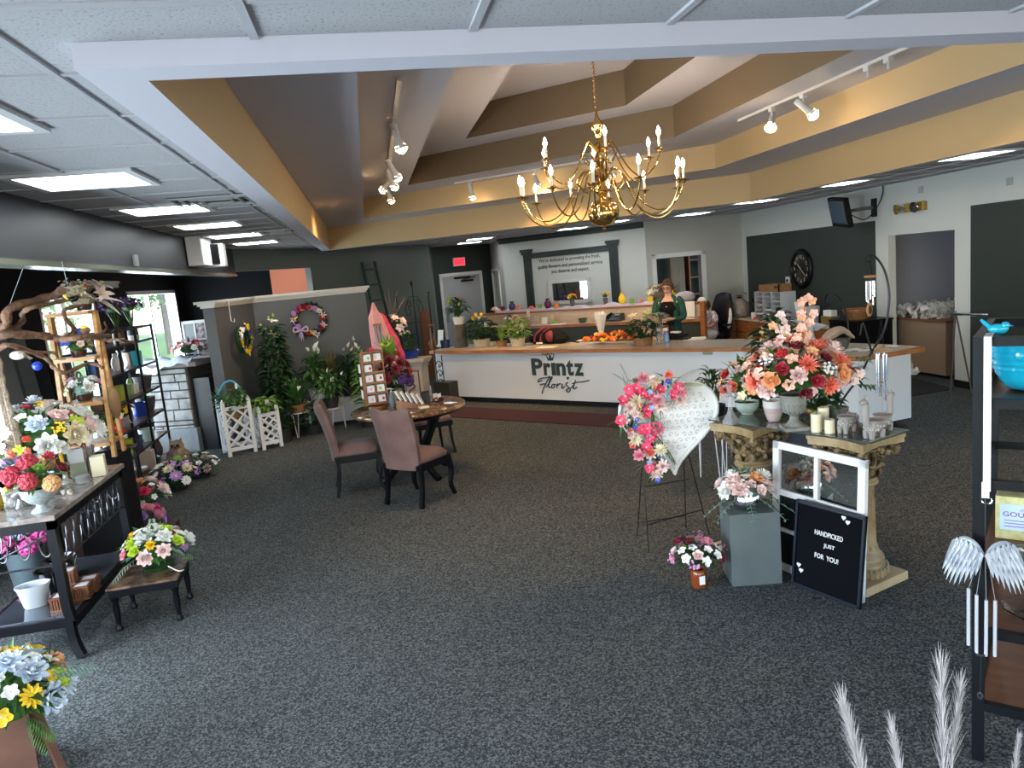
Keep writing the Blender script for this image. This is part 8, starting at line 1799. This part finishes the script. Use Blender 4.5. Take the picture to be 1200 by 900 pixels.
for k in range(5): g = k*1.257; m.bar((0,0,.10),(.30*math.cos(g),.30*math.sin(g),.06),.04,.03); m.ball((.30*math.cos(g),.30*math.sin(g),.03),.03,8)
m.build('base', M_black, t)
t = thing('person', 'seated person in a white cap and flowered blouse, head bowed over folded arms', 'person', (6.20,12.92,0), rad(-62))
M_skd = mat('skin_tan',(.40,.17,.10),.5); sk = Sk(); pel = sk.ch([((0,.06,.58),(.14,.11))]); sk.ch([((0,.04,.72),(.12,.10)),((0,.0,.88),(.13,.10)),((0,-.03,.99),(.07,.06)),((0,-.06,1.04),(.045,.045)),((0,-.09,1.09),(.05,.055))], pel)
for s in (-1,1):
    sk.ch([((s*.09,-.04,.56),.08),((s*.11,-.38,.53),.055),((s*.11,-.42,.30),.045),((s*.11,-.42,.09),.034),((s*.11,-.47,.04),(.03,.025)),((s*.11,-.56,.03),(.033,.02))], pel)
    sh = sk.ch([((s*.15,-.01,.95),.045)], 2); el = sk.ch([((s*.20,-.05,.80),.038),((s*.20,-.12,.72),.036)], sh); tip = (-s*.02,-.26,.72+.02*s); wi = sk.ch([((s*.12,-.22,.72),.032),(tip,.022)], el); hand(sk, tip, wi, (-s*.9,-.2,.0), (0,-.2,1), (0,.5,.8))
body = skinned('body', sk.v, sk.e, sk.r, M_skd, t)
hm = MB(); P = head_into(hm, (0,-.12,1.13), .96, rad(42), 0); hb = hm.build('tmp', M_skd, None, True)
bm = bmesh.new(); bm.from_mesh(body.data); bm.from_mesh(hb.data); bm.to_mesh(body.data); bm.free(); bpy.data.objects.remove(hb)
m = MB()
for k in (-1,1): m.ball(P(k*.031,-.088,.012), .009, 8)
m.build('eyes', M_terra, t, True)
m = MB(); n, mm = 20, 9; vs = []
for i in range(mm+1):
    th = PI*.47*i/mm
    for j in range(n): g = 2*PI*j/n; vs.append(P(math.sin(th)*math.cos(g)*.090, math.sin(th)*math.sin(g)*.110+.004, math.cos(th)*.140+.012))
m.add(vs, [(i*n+j,(i+1)*n+j,(i+1)*n+(j+1)%n,i*n+(j+1)%n) for i in range(mm) for j in range(n)])
m.add([P(x*.075, -.095-y*.07, .03-.008*y*y) for y in (0,.5,1) for x in (-1,-.5,0,.5,1) if True], [(i*5+j,i*5+j+1,i*5+j+6,i*5+j+5) for i in range(2) for j in range(4)])
m.build('cap', M_white, t, True)
m = MB()
for i in range(14): g = -.2+i*.26; m.tube([P(.08*math.cos(g),.085*math.sin(g)+.01,.01),P(.09*math.cos(g),.10*math.sin(g)+.02,-.07),P(.07*math.cos(g),.11*math.sin(g)+.02,-.15)], [.02,.022,.008], 6)
m.build('hair', M_hair, t, True)
m = MB(); lofted(m, [(0,.05,.54,.18,.15),(0,.04,.70,.165,.14),(0,.0,.86,.175,.14),(0,-.02,.95,.16,.115),(0,-.03,1.01,.09,.08)])
for s in (-1,1): m.tube([(s*.12,-.01,.96),(s*.18,-.03,.88),(s*.205,-.06,.78)], [.06,.065,.062], 12)
o = m.build('blouse', mat('flowered_blouse',(.70,.62,.68),.7,var=(.10,.04,.12),vscale=26), t, True)
m = MB()
for s in (-1,1): m.tube(smoothpts([(s*.08,.04,.56),(s*.10,-.2,.555),(s*.11,-.40,.53),(s*.11,-.44,.42),(s*.11,-.43,.12)],4), [.10]*6+[.085]*5+[.07]*6, 12)
m.build('white_trousers', M_white, t, True)
m = MB()
for s in (-1,1): m.ball((s*.11,-.50,.035),1,12,(.045,.11,.04))
m.v = [(x,y,max(0,z)) for x,y,z in m.v]; m.build('shoes', M_white, t, True)
# ================================================================ lights
def area(name, loc, rot, sx, sy, power, col, spread=180):
    l = bpy.data.lights.new(name, 'AREA'); l.shape = 'RECTANGLE'; l.size = sx; l.size_y = sy; l.energy = power; l.color = col; l.spread = rad(spread)
    o = bpy.data.objects.new(name, l); COL.objects.link(o); o.location = loc; o.rotation_euler = rot; return o
# daylight in the shop windows (left wall and shop front)
for i, (y0,y1,a,b) in enumerate(WIN+NEAR):
    area('window_daylight', (-3.75,(y0+y1)/2,(a+b)/2), (0,-PI/2,0), b-a, y1-y0, (42 if i < 2 else 95)*(y1-y0)*K_WIN, (.74,.87,1))
area('salmon_room_fill', (-1.2,14.5,2.72), (0,0,0), .8, .8, 5, (1,.9,.8))  # added fill that brightens the salmon room; no known fitting there
area('shopfront_daylight', (1.9,-3.05,1.45), (PI/2,0,0), 8.5, 1.8, 200*K_FRONT, (.88,.94,1))
